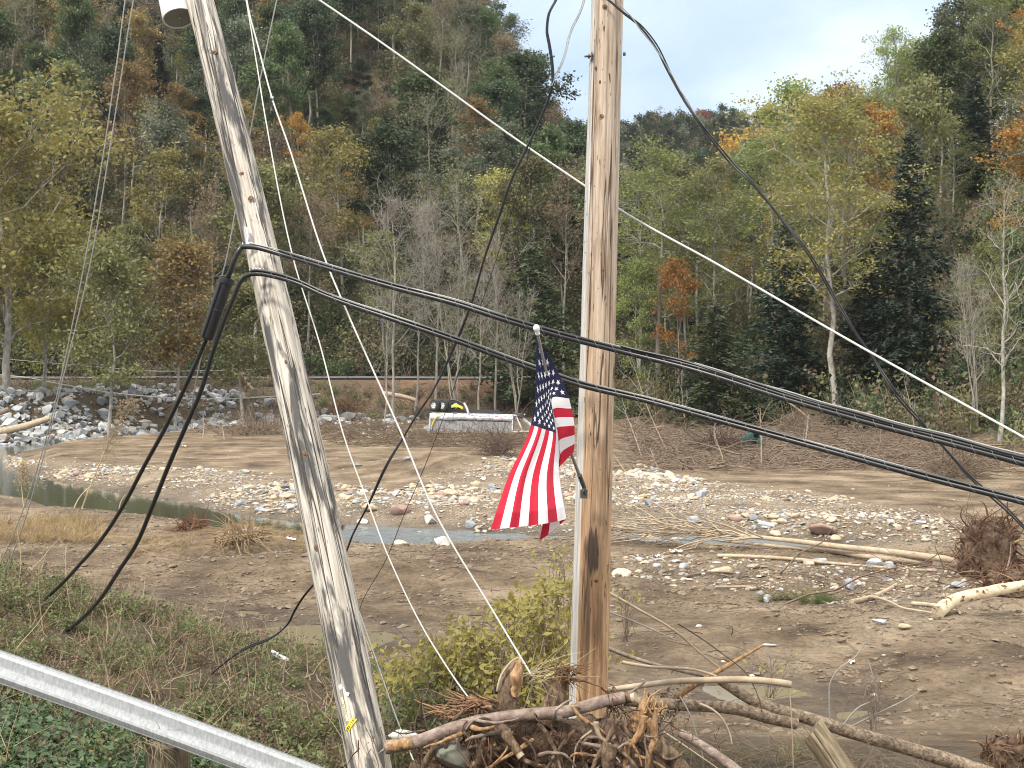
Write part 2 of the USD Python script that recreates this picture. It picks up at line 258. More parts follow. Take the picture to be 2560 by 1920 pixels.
# pole wood (object space: z runs along the pole)
def polewood(name, base, stain_cols, stain_thr, grey_x=None, low=None, burn=None):
    nodes = {'tc': ('texture_coordinate', {}), 'm1': ('mapping', {'scale': (26, 26, 1.1)}), 'm2': ('mapping', {'scale': (8, 8, 1.15), 'location': (3.1, 1.7, .4)}), 'm3': ('mapping', {'scale': (9, 9, .22), 'location': (.3, .8, .1)}), 'm4': ('mapping', {'scale': (38, 38, 7)}),
             'n1': ('noise_texture', {'scale': 1.6, 'detail': 7.0, 'roughness': .65}), 'r1': ('rgb_ramp', {'ramp': base}),
             'n2': ('noise_texture', {'scale': 1.0, 'detail': 5.0, 'roughness': .62, 'distortion': .6}), 'r2': ('rgb_ramp', {'ramp': stain_thr}),
             'n3': ('noise_texture', {'scale': 1.0, 'detail': 3.0, 'roughness': .5}), 's3': ('math', {'math_type': 'subtract', 'value2': .5}), 'a3': ('math', {'math_type': 'absolute'}),
             'r3': ('rgb_ramp', {'ramp': [(0.0, (1, 1, 1)), (.006, (1, 1, 1)), (.014, (0, 0, 0)), (1, (0, 0, 0))]}),
             'n4': ('noise_texture', {'scale': 1.0, 'detail': 1.0}), 'r4': ('rgb_ramp', {'ramp': [(0, (0, 0, 0)), (.69, (0, 0, 0)), (.73, (1, 1, 1)), (1, (1, 1, 1))]}),
             'x1': ('mix_color', {'b': stain_cols[0]}), 'x2': ('mix_color', {'b': stain_cols[1]}), 'x3': ('mix_color', {'b': stain_cols[2]}),
             'sx': ('separate_xyz', {}), 'h1': ('math', {'math_type': 'subtract'}), 'b': ('bump', {'strength': .8, 'distance': .012}), 'p': ('principled_bsdf', {'roughness': .8, 'specular_ior_level': .25})}
    links = [('tc.object', f'm{i}.vector') for i in (1, 2, 3, 4)] + [(f'm{i}.vector', f'n{i}.vector') for i in (1, 2, 3, 4)] + [('n1.fac', 'r1.fac'), ('n2.fac', 'r2.fac'), ('n3.fac', 's3.value1'), ('s3.value', 'a3.value1'), ('a3.value', 'r3.fac'), ('n4.fac', 'r4.fac'), ('tc.object', 'sx.vector')]
    col = 'r1.color'
    if low:                                                       # fresher, warmer wood towards the foot
        nodes['lz'] = ('map_range', {'from_min': low[0], 'from_max': low[1], 'to_min': 1.0, 'to_max': 0.0, 'clamp': True}); nodes['rl'] = ('rgb_ramp', {'ramp': low[2]}); nodes['xl'] = ('mix_color', {})
        links += [('sx.z', 'lz.value'), ('n1.fac', 'rl.fac'), ('lz.result', 'xl.fac'), (col, 'xl.a'), ('rl.color', 'xl.b')]; col = 'xl.result'
    links += [('r2.color', 'x1.fac'), (col, 'x1.a'), ('r3.color', 'x2.fac'), ('x1.result', 'x2.a'), ('r4.color', 'x3.fac'), ('x2.result', 'x3.a')]
    col = 'x3.result'
    if grey_x is not None:                                        # the weathered grey flake along one side
        nodes['gx'] = ('map_range', {'from_min': grey_x - .004, 'from_max': grey_x + .004, 'to_min': 1.0, 'to_max': 0.0, 'clamp': True}); nodes['rg'] = ('rgb_ramp', {'ramp': [(.3, (.25, .24, .23)), (.5, (.41, .40, .38)), (.7, (.54, .52, .48))]}); nodes['xg'] = ('mix_color', {})
        links += [('sx.x', 'gx.value'), ('n1.fac', 'rg.fac'), ('gx.result', 'xg.fac'), (col, 'xg.a'), ('rg.color', 'xg.b')]; col = 'xg.result'
    if burn:
        nodes['bx'] = ('map_range', {'range_type': 'smoothstep', 'from_min': -.105, 'from_max': -.045, 'to_min': 0.0, 'to_max': 1.0, 'clamp': True}); nodes['bx2'] = ('map_range', {'range_type': 'smoothstep', 'from_min': -.04, 'from_max': .005, 'to_min': 1.0, 'to_max': 0.0, 'clamp': True}); nodes['bm'] = ('math', {'math_type': 'multiply'}); nodes['bn'] = ('map_range', {'from_min': .38, 'from_max': .58, 'to_min': 0.0, 'to_max': .95, 'clamp': True}); nodes['bm2'] = ('math', {'math_type': 'multiply'}); nodes['xb'] = ('mix_color', {'b': (.13, .075, .045)})
        nodes['bv'] = ('vector_math', {'math_type': 'subtract', 'vector2': burn}); nodes['bs'] = ('mapping', {'scale': (17, 6, 5.2)}); nodes['bl'] = ('vector_math', {'math_type': 'length'}); nodes['ba'] = ('math', {'math_type': 'multiply_add', 'value2': -2.2}); nodes['br'] = ('map_range', {'from_min': .05, 'from_max': -.25, 'to_min': 0.0, 'to_max': .93, 'clamp': True}); nodes['xk'] = ('mix_color', {'b': (.05, .035, .03)})
        links += [('sx.x', 'bx.value'), ('sx.x', 'bx2.value'), ('bx.result', 'bm.value1'), ('bx2.result', 'bm.value2'), ('n3.fac', 'bn.value'), ('bm.value', 'bm2.value1'), ('bn.result', 'bm2.value2'), ('bm2.value', 'xb.fac'), (col, 'xb.a'), ('tc.object', 'bv.vector1'), ('bv.vector', 'bs.vector'), ('bs.vector', 'bl.vector1'), ('n1.fac', 'ba.value1'), ('bl.value', 'ba.value3'), ('ba.value', 'br.value'), ('br.result', 'xk.fac'), ('xb.result', 'xk.a')]; col = 'xk.result'
    links += [(col, 'p.base_color'), ('n1.fac', 'h1.value1'), ('r3.color', 'h1.value2'), ('h1.value', 'b.height'), ('b.normal', 'p.normal')]
    MAT[name] = usdkit.material(stage, f'{LOOKS}/{name}', nodes, links, surface='p.BSDF')

polewood('pole_weathered', [(.3, (.21, .175, .14)), (.46, (.37, .335, .285)), (.6, (.49, .46, .41)), (.75, (.57, .55, .515))], [(.05, .05, .052), (.05, .045, .04), (.15, .12, .09)],
         [(0, (0, 0, 0)), (.485, (0, 0, 0)), (.535, (.45, .45, .45)), (.59, (.92, .92, .92)), (1, (1, 1, 1))])
polewood('pole_fresh', [(.3, (.20, .14, .095)), (.47, (.34, .265, .2)), (.6, (.44, .365, .29)), (.75, (.52, .45, .375))], [(.17, .10, .06), (.09, .06, .04), (.10, .06, .035)],
         [(0, (0, 0, 0)), (.56, (0, 0, 0)), (.64, (.55, .55, .55)), (1, (.9, .9, .9))], grey_x=-.112, low=(1.3, 4.3, [(.3, (.16, .085, .042)), (.47, (.31, .185, .095)), (.62, (.42, .28, .155)), (.75, (.5, .36, .22))]), burn=(-.01, -.14, 1.62))
ramp_noise('knot', [(.3, (.05, .03, .02)), (.5, (.14, .085, .05)), (.7, (.28, .19, .12))], nscale=40, bump=.6, bdist=.004)

# ---------------------------------------------------------------- the ground
def smooth(t): t = np.clip(t, 0, 1); return t * t * (3 - 2 * t)
def fbm2(x, y, s, o=4, seed=0): return meshkit.fbm(np.stack([x / s, y / s, np.full_like(x, .37 + seed)], -1), o, seed) - .5
def on_plane(pts, z):
    d = ray(*np.array(pts, float).T); return (EYE + d * ((z - EYE[2]) / d[:, 2])[:, None])[:, :2]

RIVER_PX = [(-160, 1122), (0, 1112), (200, 1099), (400, 1086), (440, 1089), (330, 1103), (150, 1117), (60, 1128), (20, 1150), (40, 1178), (89, 1192), (233, 1223), (311, 1235), (428, 1250), (544, 1278), (720, 1300), (850, 1311), (1000, 1318),
            (1200, 1331), (1480, 1345), (1750, 1343), (1900, 1345), (2186, 1370), (2376, 1375), (2560, 1375), (2800, 1382), (2800, 1412), (2560, 1408), (2376, 1404), (2200, 1396), (1900, 1380), (1750, 1375), (1522, 1364), (1433, 1358), (1161, 1369), (986, 1377),
            (860, 1374), (700, 1345), (486, 1310), (389, 1297), (241, 1288), (150, 1280), (60, 1245), (-160, 1215)]
river_poly = Polygon(on_plane(RIVER_PX, 0.0)).buffer(0)
PUDDLE_Z = .42
PUDDLES_PX = [[(600, 1573), (690, 1568), (780, 1562), (850, 1566), (960, 1578), (1000, 1592), (940, 1618), (900, 1640), (760, 1645), (660, 1610)], [(280, 1487), (330, 1483), (372, 1490), (420, 1500), (380, 1505), (300, 1498)],
              [(1748, 1718), (1850, 1712), (1980, 1722), (2072, 1736), (2050, 1748), (1960, 1752), (1900, 1768), (1800, 1750)], [(2085, 1785), (2150, 1776), (2185, 1780), (2150, 1794), (2100, 1798)], [(575, 1525), (640, 1530), (680, 1536), (600, 1536)]]
puddle_polys = [Polygon(on_plane(p, PUDDLE_Z)).buffer(.25).buffer(-.2) for p in PUDDLES_PX]
TOE = np.array([(-90, 84), (-60, 99), (-40, 110), (-31, 122), (-20, 128), (2, 131), (15, 127), (24, 116), (29, 98), (34, 80), (45, 60), (70, 38), (120, 10)], float)

VALLEY = np.array([(60, 760), (25, 420), (12, 200), (8, 131), (15, 127), (24, 116), (29, 98), (34, 80), (45, 60), (70, 38), (120, 10)], float)   # foot of the right-hand hill

def toe_distance(x, y, line=None):
    d = np.full(x.shape, 1e9); L = TOE if line is None else line
    for a, b in zip(L[:-1], L[1:]):
        e = b - a; t = np.clip(((x - a[0]) * e[0] + (y - a[1]) * e[1]) / (e @ e), 0, 1)
        d = np.minimum(d, np.hypot(x - a[0] - t * e[0], y - a[1] - t * e[1]))
    if line is not None: return d * np.where(x > np.interp(y, line[::-1, 1], line[::-1, 0]), 1, -1)
    return d * np.where(y > np.interp(x, TOE[:, 0], TOE[:, 1]), 1, -1)

def crest(x): return 14 + .55 * np.clip(-x, 0, 9) + .2 * np.clip(x, 0, 9)
MOUNDS = [(-8.3, 43, 3.2, 1.6, .75), (-3.4, 37.5, 3.0, 1.2, .3), (-1, 40, 3.5, 1.4, .15), (3, 38, 3, 1.8, .3), (8, 30, 4, 2, .35), (12, 34, 4, 2, .3), (-15, 51, 4, 1.6, .25), (-7.5, 38.5, 3.4, 1.1, .5), (-1.5, 72, 4, 4, .9), (-5, 76, 4, 3, .55), (12.5, 41, 4, 1.6, .5), (9.5, 25, 3, 1.5, .3)]

def height(x, y):
    x, y = np.broadcast_arrays(np.asarray(x, float), np.asarray(y, float))
    base = .55 + .004 * np.clip(y - 60, 0, 80) + .34 * fbm2(x, y * 1.5, 6.0, 4, 1) + .22 * fbm2(x * .8, y * 1.3, 1.3, 3, 5)
    for mx, my, sx, sy, h in MOUNDS: base = base + h * np.exp(-((x - mx) / sx) ** 2 - ((y - my) / sy) ** 2) * (1 + .7 * fbm2(x, y, .9, 3, 9))
    nm = smooth((y - 21) / 4) * smooth((48 - y) / 8); base = base + nm * (.42 * fbm2(x * .7, y, 2.6, 4, 15) + .20 * fbm2(x, y, .8, 3, 16))
    rut = np.sin((y + .10 * x + 1.1 * fbm2(x, y, 9, 2, 17)) * 2 * np.pi / 1.5); base = base + .10 * rut * smooth((fbm2(x, y, 8, 2, 18) + .06) / .12) * nm * smooth((40 - y) / 8)
    d = toe_distance(x, y)
    amp = 1.1 + 1.9 * smooth((-12 - x) / 12)
    left = amp * smooth(d / 13) + .5 * fbm2(x, y, 2.5, 3, 3) * smooth(d / 4)
    t = smooth((y - 139.5) / 6.0); left = left * (1 - t) + (4.75 - base) * t
    d2 = toe_distance(x, y, VALLEY)
    right = 1.0 * smooth(d2 / 7) + .68 * np.clip(d2 - 7, 0, 400) + .9 * fbm2(x, y, 6, 3, 4) * smooth(d2 / 6)
    wl = smooth((12 - x) / 8)
    z = base + wl * left + right
    f = smooth((31 - x - .07 * (y - 200)) / 43)
    hl = 4.7 + .58 * np.clip(y - 156, 0, 400) * f + 5 * fbm2(x, y, 40, 3, 6) * smooth((y - 158) / 30)
    z = np.where(y > 150, np.maximum(z, hl * smooth((y - 150) / 4)), z)
    far = 88 * smooth((y - 330) / 260) * (1 + .30 * fbm2(x, y, 90, 3, 8)) * smooth((x + 140) / 120)
    z = np.maximum(z, np.where(y > 330, far, -9))
    # the near bank, from the road above down to the mud
    zt = 2.45 - .15 * np.clip(x, -10, 12) + .22 * fbm2(x, y, 1.6, 4, 11)
    zt = zt + (4.55 - zt) * smooth((9 - y) / 5)
    k = smooth((y - crest(x)) / 8.0)
    z = np.where(y < 40, zt * (1 - k) + z * k, z)
    near = (y > 20) & (y < 130) & (np.abs(x) < 110)
    if near.any():
        p = shp_points(x[near], y[near]); inside = contains_xy(river_poly, x[near], y[near]); dr = distance(river_poly.exterior, p); zz = z[near]
        zz = np.where(inside, -.45 * smooth(dr / 1.6) - .01, np.minimum(zz, .02 + .12 * dr + .04 * dr ** 2))
        for q in puddle_polys:
            i2 = contains_xy(q, x[near], y[near]); dq = distance(q.exterior, p)
            w = smooth((2.0 - dq) / 2.0); zz = np.where(i2, PUDDLE_Z - .05 * smooth(dq / .25), zz * (1 - w) + np.maximum(PUDDLE_Z + .03 + .05 * dq, PUDDLE_Z) * w)
        z = z.copy(); z[near] = zz
    return z

GY = np.exp(np.arange(math.log(3.2), math.log(760), .0088))
GS = np.r_[np.linspace(-1.4, -.5, 36)[:-1], np.linspace(-.5, .5, 330), np.linspace(.5, 1.4, 36)[1:]]
SY, YY = np.meshgrid(GS, GY); XX = SY * (YY + 12)
ZZ = height(XX, YY)
_interp = RegularGridInterpolator((GY, GS), ZZ, bounds_error=False, fill_value=None)
def H(x, y): x, y = np.broadcast_arrays(np.asarray(x, float), np.asarray(y, float)); return _interp(np.stack([y, x / (y + 12)], -1))

def ground_at(px, py, y0=9.0, y1=400.0):
    """Where the view through px, py meets the ground."""
    ys = np.exp(np.linspace(math.log(y0), math.log(y1), 1500)); P = W(np.full_like(ys, px), np.full_like(ys, py), ys)
    below = P[:, 2] < H(P[:, 0], P[:, 1]); i = int(np.argmax(below)) if below.any() else len(ys) - 1
    p = P[i].copy(); p[2] = float(H(p[0], p[1])); return p

ny, nx = XX.shape
idx = np.arange(ny * nx).reshape(ny, nx)
gq = np.stack([idx[:-1, :-1], idx[:-1, 1:], idx[1:, 1:], idx[1:, :-1]], -1).reshape(-1, 4)
gv = np.stack([XX, YY, ZZ], -1).reshape(-1, 3)
GPX, GPY = project(gv)
GRAVEL_PX = Polygon([(10, 1140), (141, 1151), (369, 1165), (613, 1174), (732, 1193), (824, 1204), (1000, 1225), (1060, 1195), (1150, 1160), (1250, 1140), (1440, 1150), (1520, 1180), (1600, 1160), (1760, 1200), (1900, 1215), (2100, 1240), (2400, 1290), (2430, 1330), (2400, 1372), (2186, 1367), (1900, 1343), (1750, 1341),
                     (1480, 1343), (1200, 1330), (850, 1311), (720, 1300), (544, 1278), (428, 1250), (233, 1223), (89, 1192), (10, 1175)])
NEARGRAVEL_PX = Polygon([(1560, 1385), (1900, 1395), (2200, 1410), (2450, 1420), (2560, 1500), (2560, 1570), (2250, 1560), (2000, 1500), (1750, 1470), (1560, 1440)])
FARGRAVEL_PX = Polygon([(790, 1045), (900, 1030), (960, 1050), (1060, 1085), (1000, 1110), (850, 1080)])
def maskof(poly, x, y, soft):
    px, py = project(np.stack([x, y, H(x, y)], -1)); ins = contains_xy(poly, px, py); d = distance(poly.exterior, shp_points(px, py)); return np.clip(.5 + np.where(ins, d, -d) / soft, 0, 1)
x_, y_ = gv[:, 0], gv[:, 1]
m_gravel = np.maximum.reduce([maskof(GRAVEL_PX, x_, y_, 30), .7 * maskof(NEARGRAVEL_PX, x_, y_, 60), .8 * maskof(FARGRAVEL_PX, x_, y_, 30)]) * ((y_ > 20) & (y_ < 140))
dtoe = toe_distance(x_, y_)
m_veg = np.maximum(smooth((crest(x_) + 5.0 - y_) / 4) , smooth((dtoe - 1) / 6) * (y_ > 60))
m_clay = .75 * smooth((y_ - 138.5) / 3) * smooth((148 - y_) / 2) * smooth((8 - x_) / 6) * smooth((x_ + 20) / 10)
dist_r = distance(river_poly, shp_points(x_, y_)); m_wet = smooth((2.2 - dist_r) / 2.2) * (y_ < 140)
for q in puddle_polys: m_wet = np.maximum(m_wet, smooth((1.6 - distance(q, shp_points(x_, y_))) / 1.6))
mask = np.stack([m_gravel, m_veg, m_clay], -1)

def groundmat():
    nodes = {'g': ('geometry', {}), 'at': ('attribute', {'attribute': 'mask'}), 'wt': ('attribute', {'attribute': 'wet'}), 'sc': ('separate_color', {}), 'sw': ('separate_color', {}),
        'nb': ('noise_texture', {'scale': .45, 'detail': 7.0, 'roughness': .6}), 'nf': ('noise_texture', {'scale': 9.0, 'detail': 8.0, 'roughness': .7}), 'mt': ('mapping', {'scale': (1.1, 1.7, 1), 'rotation': (0, 0, .12)}), 'nt': ('noise_texture', {'scale': 1.1, 'detail': 6.0, 'roughness': .6}),
        'vo': ('voronoi_texture', {'scale': 16.0, 'feature': 'f1'}), 'vo2': ('voronoi_texture', {'scale': 26.0}),
        'rm': ('rgb_ramp', {'ramp': [(.34, (.085, .06, .038)), (.45, (.16, .118, .077)), (.55, (.22, .168, .113)), (.66, (.30, .238, .168))]}),
        'rt': ('rgb_ramp', {'ramp': [(.34, (.62, .6, .57)), (.5, (1, 1, 1)), (.66, (1.22, 1.2, 1.15))]}), 'mul': ('mix_color', {'blend_type': 'multiply', 'fac': .8}),
        'rf': ('rgb_ramp', {'ramp': [(.3, (.5, .48, .45)), (.5, (1, 1, 1)), (.72, (1.5, 1.47, 1.4))]}), 'mul2': ('mix_color', {'blend_type': 'multiply', 'fac': .75, 'use_clamp_result': False}),
        'pebc': ('rgb_ramp', {'ramp': [(.0, (.3, .25, .185)), (.3, (.42, .36, .28)), (.5, (.25, .21, .175)), (.7, (.5, .45, .36)), (.85, (.2, .16, .12)), (.95, (.37, .37, .37))], 'interpolate': False}), 'pebm': ('rgb_ramp', {'ramp': [(0, (.75, .75, .75)), (.25, (.7, .7, .7)), (.5, (.12, .12, .12)), (1, (0, 0, 0))]}),
        'sv': ('separate_color', {}), 'gm': ('math', {'math_type': 'multiply'}), 'xg': ('mix_color', {}),
        'rv': ('rgb_ramp', {'ramp': [(.3, (.045, .038, .024)), (.5, (.095, .075, .046)), (.7, (.17, .13, .085))]}), 'xv': ('mix_color', {}), 'rc': ('rgb_ramp', {'ramp': [(.3, (.10, .055, .036)), (.5, (.17, .098, .062)), (.7, (.24, .15, .10))]}), 'xc': ('mix_color', {}),
        'dk': ('map_range', {'from_min': 0., 'from_max': 1., 'to_min': 1.0, 'to_max': .62}), 'hs': ('hsv', {}), 'ro': ('map_range', {'from_min': 0., 'from_max': 1., 'to_min': .92, 'to_max': .5}),
        'wv': ('wave_texture', {'bands_direction': 'y', 'scale': 1.6, 'distortion': 5.0, 'detail': 3.0, 'detail_scale': 1.2}), 'wm': ('math', {'math_type': 'multiply_add', 'value2': .22}), 'add': ('math', {'math_type': 'multiply_add', 'value2': .45}), 'b': ('bump', {'strength': 1.0, 'distance': .17}), 'p': ('principled_bsdf', {'specular_ior_level': .3})}
    links = [('at.color', 'sc.color'), ('wt.color', 'sw.color'), ('g.position', 'nb.vector'), ('g.position', 'nf.vector'), ('g.position', 'mt.vector'), ('mt.vector', 'nt.vector'), ('g.position', 'vo.vector'), ('nb.fac', 'rm.fac'), ('nt.fac', 'rt.fac'), ('nf.fac', 'rf.fac'),
        ('rm.color', 'mul.a'), ('rt.color', 'mul.b'), ('mul.result', 'mul2.a'), ('rf.color', 'mul2.b'), ('vo.color', 'sv.color'), ('sv.r', 'pebc.fac'), ('vo.distance', 'pebm.fac'), ('pebm.color', 'gm.value1'), ('sc.r', 'gm.value2'), ('gm.value', 'xg.fac'), ('mul2.result', 'xg.a'), ('pebc.color', 'xg.b'),
        ('nf.fac', 'rv.fac'), ('sc.g', 'xv.fac'), ('xg.result', 'xv.a'), ('rv.color', 'xv.b'), ('nb.fac', 'rc.fac'), ('sc.b', 'xc.fac'), ('xv.result', 'xc.a'), ('rc.color', 'xc.b'), ('sw.r', 'dk.value'), ('dk.result', 'hs.value'), ('xc.result', 'hs.color'), ('hs.color', 'p.base_color'),
        ('sw.r', 'ro.value'), ('ro.result', 'p.roughness'), ('nt.fac', 'add.value1'), ('nf.fac', 'add.value3'), ('g.position', 'wv.vector'), ('wv.fac', 'wm.value1'), ('add.value', 'wm.value3'), ('wm.value', 'b.height'), ('b.normal', 'p.normal')]
    MAT['ground'] = usdkit.material(stage, f'{LOOKS}/ground', nodes, links, surface='p.BSDF')
groundmat()
gm = usdkit.mesh(stage, '/World/ground', (gv, gq), MAT['ground'], smooth=True)
tag(gm, kind='structure')
api = UsdGeom.PrimvarsAPI(gm)
api.CreatePrimvar('mask', Sdf.ValueTypeNames.Color3fArray, 'vertex').Set(Vt.Vec3fArray.FromNumpy(mask.astype(np.float32)))
api.CreatePrimvar('wet', Sdf.ValueTypeNames.Color3fArray, 'vertex').Set(Vt.Vec3fArray.FromNumpy(np.repeat(m_wet[:, None], 3, 1).astype(np.float32)))
# the road shoulder the photograph was taken from (behind and below the camera)
rv_ = np.array([(-60, -40, 4.55), (60, -40, 4.55), (60, 3.25, 4.55), (-60, 3.25, 4.55)], float)
tag(stage.GetPrimAtPath(solo('road_shoulder', (rv_, np.array([[0, 1, 2], [0, 2, 3]])), MAT['asphalt'], smooth=False)), kind='structure')

# water
def watermat(name, tint, rip, dist, scale):
    MAT[name] = usdkit.material(stage, f'{LOOKS}/{name}', {'g': ('geometry', {}), 'mp': ('mapping', {'scale': scale}), 'n': ('noise_texture', {'scale': 1.0, 'detail': 5.0, 'roughness': .6}), 'b': ('bump', {'strength': rip, 'distance': dist}),
        'p': ('principled_bsdf', {'base_color': tint, 'roughness': .06, 'ior': 1.33, 'specular_ior_level': .5})}, [('g.position', 'mp.vector'), ('mp.vector', 'n.vector'), ('n.fac', 'b.height'), ('b.normal', 'p.normal')], surface='p.BSDF')
watermat('water_still', (.022, .025, .016), .12, .03, (1.2, 3.0, 1)); watermat('water_riffle', (.10, .115, .12), .7, .08, (4, 8, 1)); watermat('water_puddle', (.15, .128, .085), .04, .01, (2, 4, 1))
def sheet(poly, z):
    t = trimesh.creation.triangulate_polygon(poly, engine='earcut'); return np.c_[t[0], np.full(len(t[0]), z)], t[1]
from shapely.geometry import box as sbox
wide = river_poly.buffer(.5)
for nm, cut, m in (('river_pool', sbox(-120, 0, -6.6, 140), 'water_still'), ('river_riffle', sbox(-6.6, 0, 120, 140), 'water_riffle')):
    g = wide.intersection(cut); g = g if g.geom_type == 'Polygon' else max(g.geoms, key=lambda q: q.area)
    ms = sheet(g, 0.0)
    if nm == 'river_riffle':                                        # broken water running over the stones
        qx, qy = np.meshgrid(np.arange(-6.6, 40, .16), np.arange(36, 62, .13)); qz = .17 * (meshkit.fbm(np.stack([qx / .9, qy / .45, qx * 0], -1), 4, 2) - .5) * np.clip(1.25 - (qx + 2) / 14, .25, 1); ii = np.arange(qx.size).reshape(qx.shape)
        cell = np.stack([ii[:-1, :-1], ii[:-1, 1:], ii[1:, 1:], ii[1:, :-1]], -1).reshape(-1, 4); ins = contains_xy(g, qx.ravel(), qy.ravel()); cell = cell[ins[cell].all(1)]; used = np.unique(cell); remap = np.zeros(qx.size, int); remap[used] = np.arange(len(used)); ms = (np.c_[qx.ravel(), qy.ravel(), qz.ravel()][used], remap[cell])
    tag(stage.GetPrimAtPath(solo(nm, ms, MAT[m], smooth=nm == 'river_riffle')), kind='structure')
for q in puddle_polys: tag(stage.GetPrimAtPath(solo('puddle', sheet(q.buffer(.12), PUDDLE_Z), MAT['water_puddle'], smooth=False)), kind='structure')

# the far road: a broken slab of asphalt on top of the washed-out bank
rx = np.linspace(-95, 4, 60); rz = 4.95 + .03 * np.sin(rx * .3)
edge = 146.6 + .5 * (meshkit.fbm(np.stack([rx / 3, rx * 0, rx * 0], -1), 3) - .5)
top0 = np.c_[rx, edge, rz]; top1 = np.c_[rx, np.full_like(rx, 154.5), rz + .12]; bot0 = np.c_[rx, edge + .1, rz - .34]; bot1 = np.c_[rx, np.full_like(rx, 154.5), rz - .34]
rv2 = np.vstack([top0, top1, bot0, bot1]); n = len(rx); a = np.arange(n - 1)
rf = np.vstack([np.c_[a, a + 1, n + a + 1], np.c_[a, n + a + 1, n + a]])
rd = solo('far_road', (rv2, rf), MAT['asphalt'], kind='structure', smooth=False)
ef = np.vstack([np.c_[2 * n + a, 2 * n + a + 1, a + 1], np.c_[2 * n + a, a + 1, a]])
part(rd, 'broken_edge', (rv2 + [0, -.004, 0], ef), MAT['asphalt_edge'], smooth=False)
ln = np.c_[rx, edge + .55, rz + .017]; ln2 = np.c_[rx, edge + .67, rz + .019]
part(rd, 'edge_line', (np.vstack([ln, ln2]), np.vstack([np.c_[a, a + 1, n + a + 1], np.c_[a, n + a + 1, n + a]])), MAT['paint_white'], smooth=False)
#PART2
# ---------------------------------------------------------------- trees: kinds first, each a trunk and a crown
KINDS = '/World/tree_kinds'
stage.CreateClassPrim(KINDS)

def limbs(g, start, dirs, L, r0, K=5, droop=0.0, wob=.12):
    """N curved limbs from start (N,3) along dirs (N,3) with lengths L."""
    N = len(start); t = np.linspace(0, 1, K)[None, :, None]; P = start[:, None] + dirs[:, None] * (L[:, None, None] * t)
    w = g.normal(size=(N, 1, 3)) * wob * L[:, None, None] * t ** 2 + np.cumsum(g.normal(size=(N, K, 3)) * .035, axis=1) * L[:, None, None] * (t > 0)
    P = P + w; P[:, :, 2] -= (droop * L[:, None]) * np.linspace(0, 1, K)[None] ** 2
    return P, r0[:, None] * np.linspace(1, .28, K)[None]

def tree_mesh(seed, Ht=20.0, r=.18, cb=.42, spread=.2, nprim=16, nsec=5, nter=0, leaves=5200, lsize=.32, lspread=.7, up=.6, trunks=1, flat=.6, lean=.03, elev=(25, 62), twigs=0, bare_low=4):
    g = np.random.default_rng(seed); T, C, tipsall = [], [], []
    for tr in range(trunks):
        K = 10; zz = np.linspace(0, 1, K); az = g.uniform(0, 2 * np.pi); ln = (lean if trunks == 1 else .13) * Ht
        tp = np.c_[np.cos(az) * ln * zz ** 1.5, np.sin(az) * ln * zz ** 1.5, Ht * zz]; tp[1:, :2] += np.cumsum(g.normal(size=(K - 1, 2)) * .007 * Ht, axis=0)
        rr = r * (1 - .86 * zz) * np.where(zz == 0, 1.25, 1); T.append(tubes(tp[None], rr[None], 7))
        n = nprim; h = cb + (1 - cb) * (np.arange(n) + g.uniform(0, 1, n)) / n * .97
        base = np.stack([np.interp(h, zz, tp[:, k]) for k in range(3)], 1); th = np.arange(n) * 2.39996 + g.uniform(0, .6, n)
        rel = (h - cb) / (1 - cb); prof = np.sin(np.pi * np.clip(rel * .82 + .16, 0, 1)) ** .8
        L = spread * Ht * prof * g.uniform(.7, 1.25, n); el = np.radians(g.uniform(*elev, n) + 18 * rel)
        D = np.stack([np.cos(th) * np.cos(el), np.sin(th) * np.cos(el), np.sin(el)], 1)
        P, R = limbs(g, base, D, L, np.clip(r * (1 - .8 * h) * .55, .02, 1)); T.append(tubes(P, R, 4))
        # secondaries
        s = g.uniform(.3, 1.0, (n, nsec)); ii = np.repeat(np.arange(n), nsec); sv = s.ravel()
        f = sv * (P.shape[1] - 1); i0 = np.clip(f.astype(int), 0, P.shape[1] - 2); q0 = P[ii, i0] + (P[ii, i0 + 1] - P[ii, i0]) * (f - i0)[:, None]
        D2 = nrm(D[ii] + g.normal(size=(len(ii), 3)) * .65 + [0, 0, .12]); L2 = L[ii] * g.uniform(.25, .55, len(ii)) + .35
        P2, R2 = limbs(g, q0, D2, L2, np.full(len(ii), .024 + .05 * r), K=4); T.append(tubes(P2, R2, 3))
        tips = [P2[:, -1], P2[:, -2], P[:, -1]]
        if nter:
            jj = np.repeat(np.arange(len(ii)), nter); k2 = g.integers(1, 4, len(jj)); q1 = P2[jj, k2]; D3 = nrm(D2[jj] + g.normal(size=(len(jj), 3)) * .8 + [0, 0, .2]); L3 = L2[jj] * g.uniform(.35, .75, len(jj)) + .15
            P3, R3 = limbs(g, q1, D3, L3, np.full(len(jj), .017), K=3); T.append(tubes(P3, R3, 3)); tips.append(P3[:, -1])
            if twigs:
                kk = np.repeat(np.arange(len(jj)), twigs); q2 = P3[kk, g.integers(1, 3, len(kk))]; D4 = nrm(D3[kk] + g.normal(size=(len(kk), 3)) * .8 + [0, 0, .25]); P4, R4 = limbs(g, q2, D4, g.uniform(.4, 1.0, len(kk)), np.full(len(kk), .010), K=2); T.append(tubes(P4, R4, 3)); tips.append(P4[:, -1])
        tipsall.append(np.vstack(tips))
    trunk = join(*T); crown = None
    if leaves:
        tips = np.vstack(tipsall); dens = g.gamma(.9, 1, len(tips)); c = tips[g.choice(len(tips), leaves, p=dens / dens.sum())]
        c = c + g.normal(size=c.shape) * lspread * [1, 1, flat]
        nn = g.normal(size=c.shape) * .75 + [0, 0, up]; crown = quads(c, nn, lsize * g.uniform(.6, 1.35, leaves), 1.7, .06, g)
    return trunk, crown

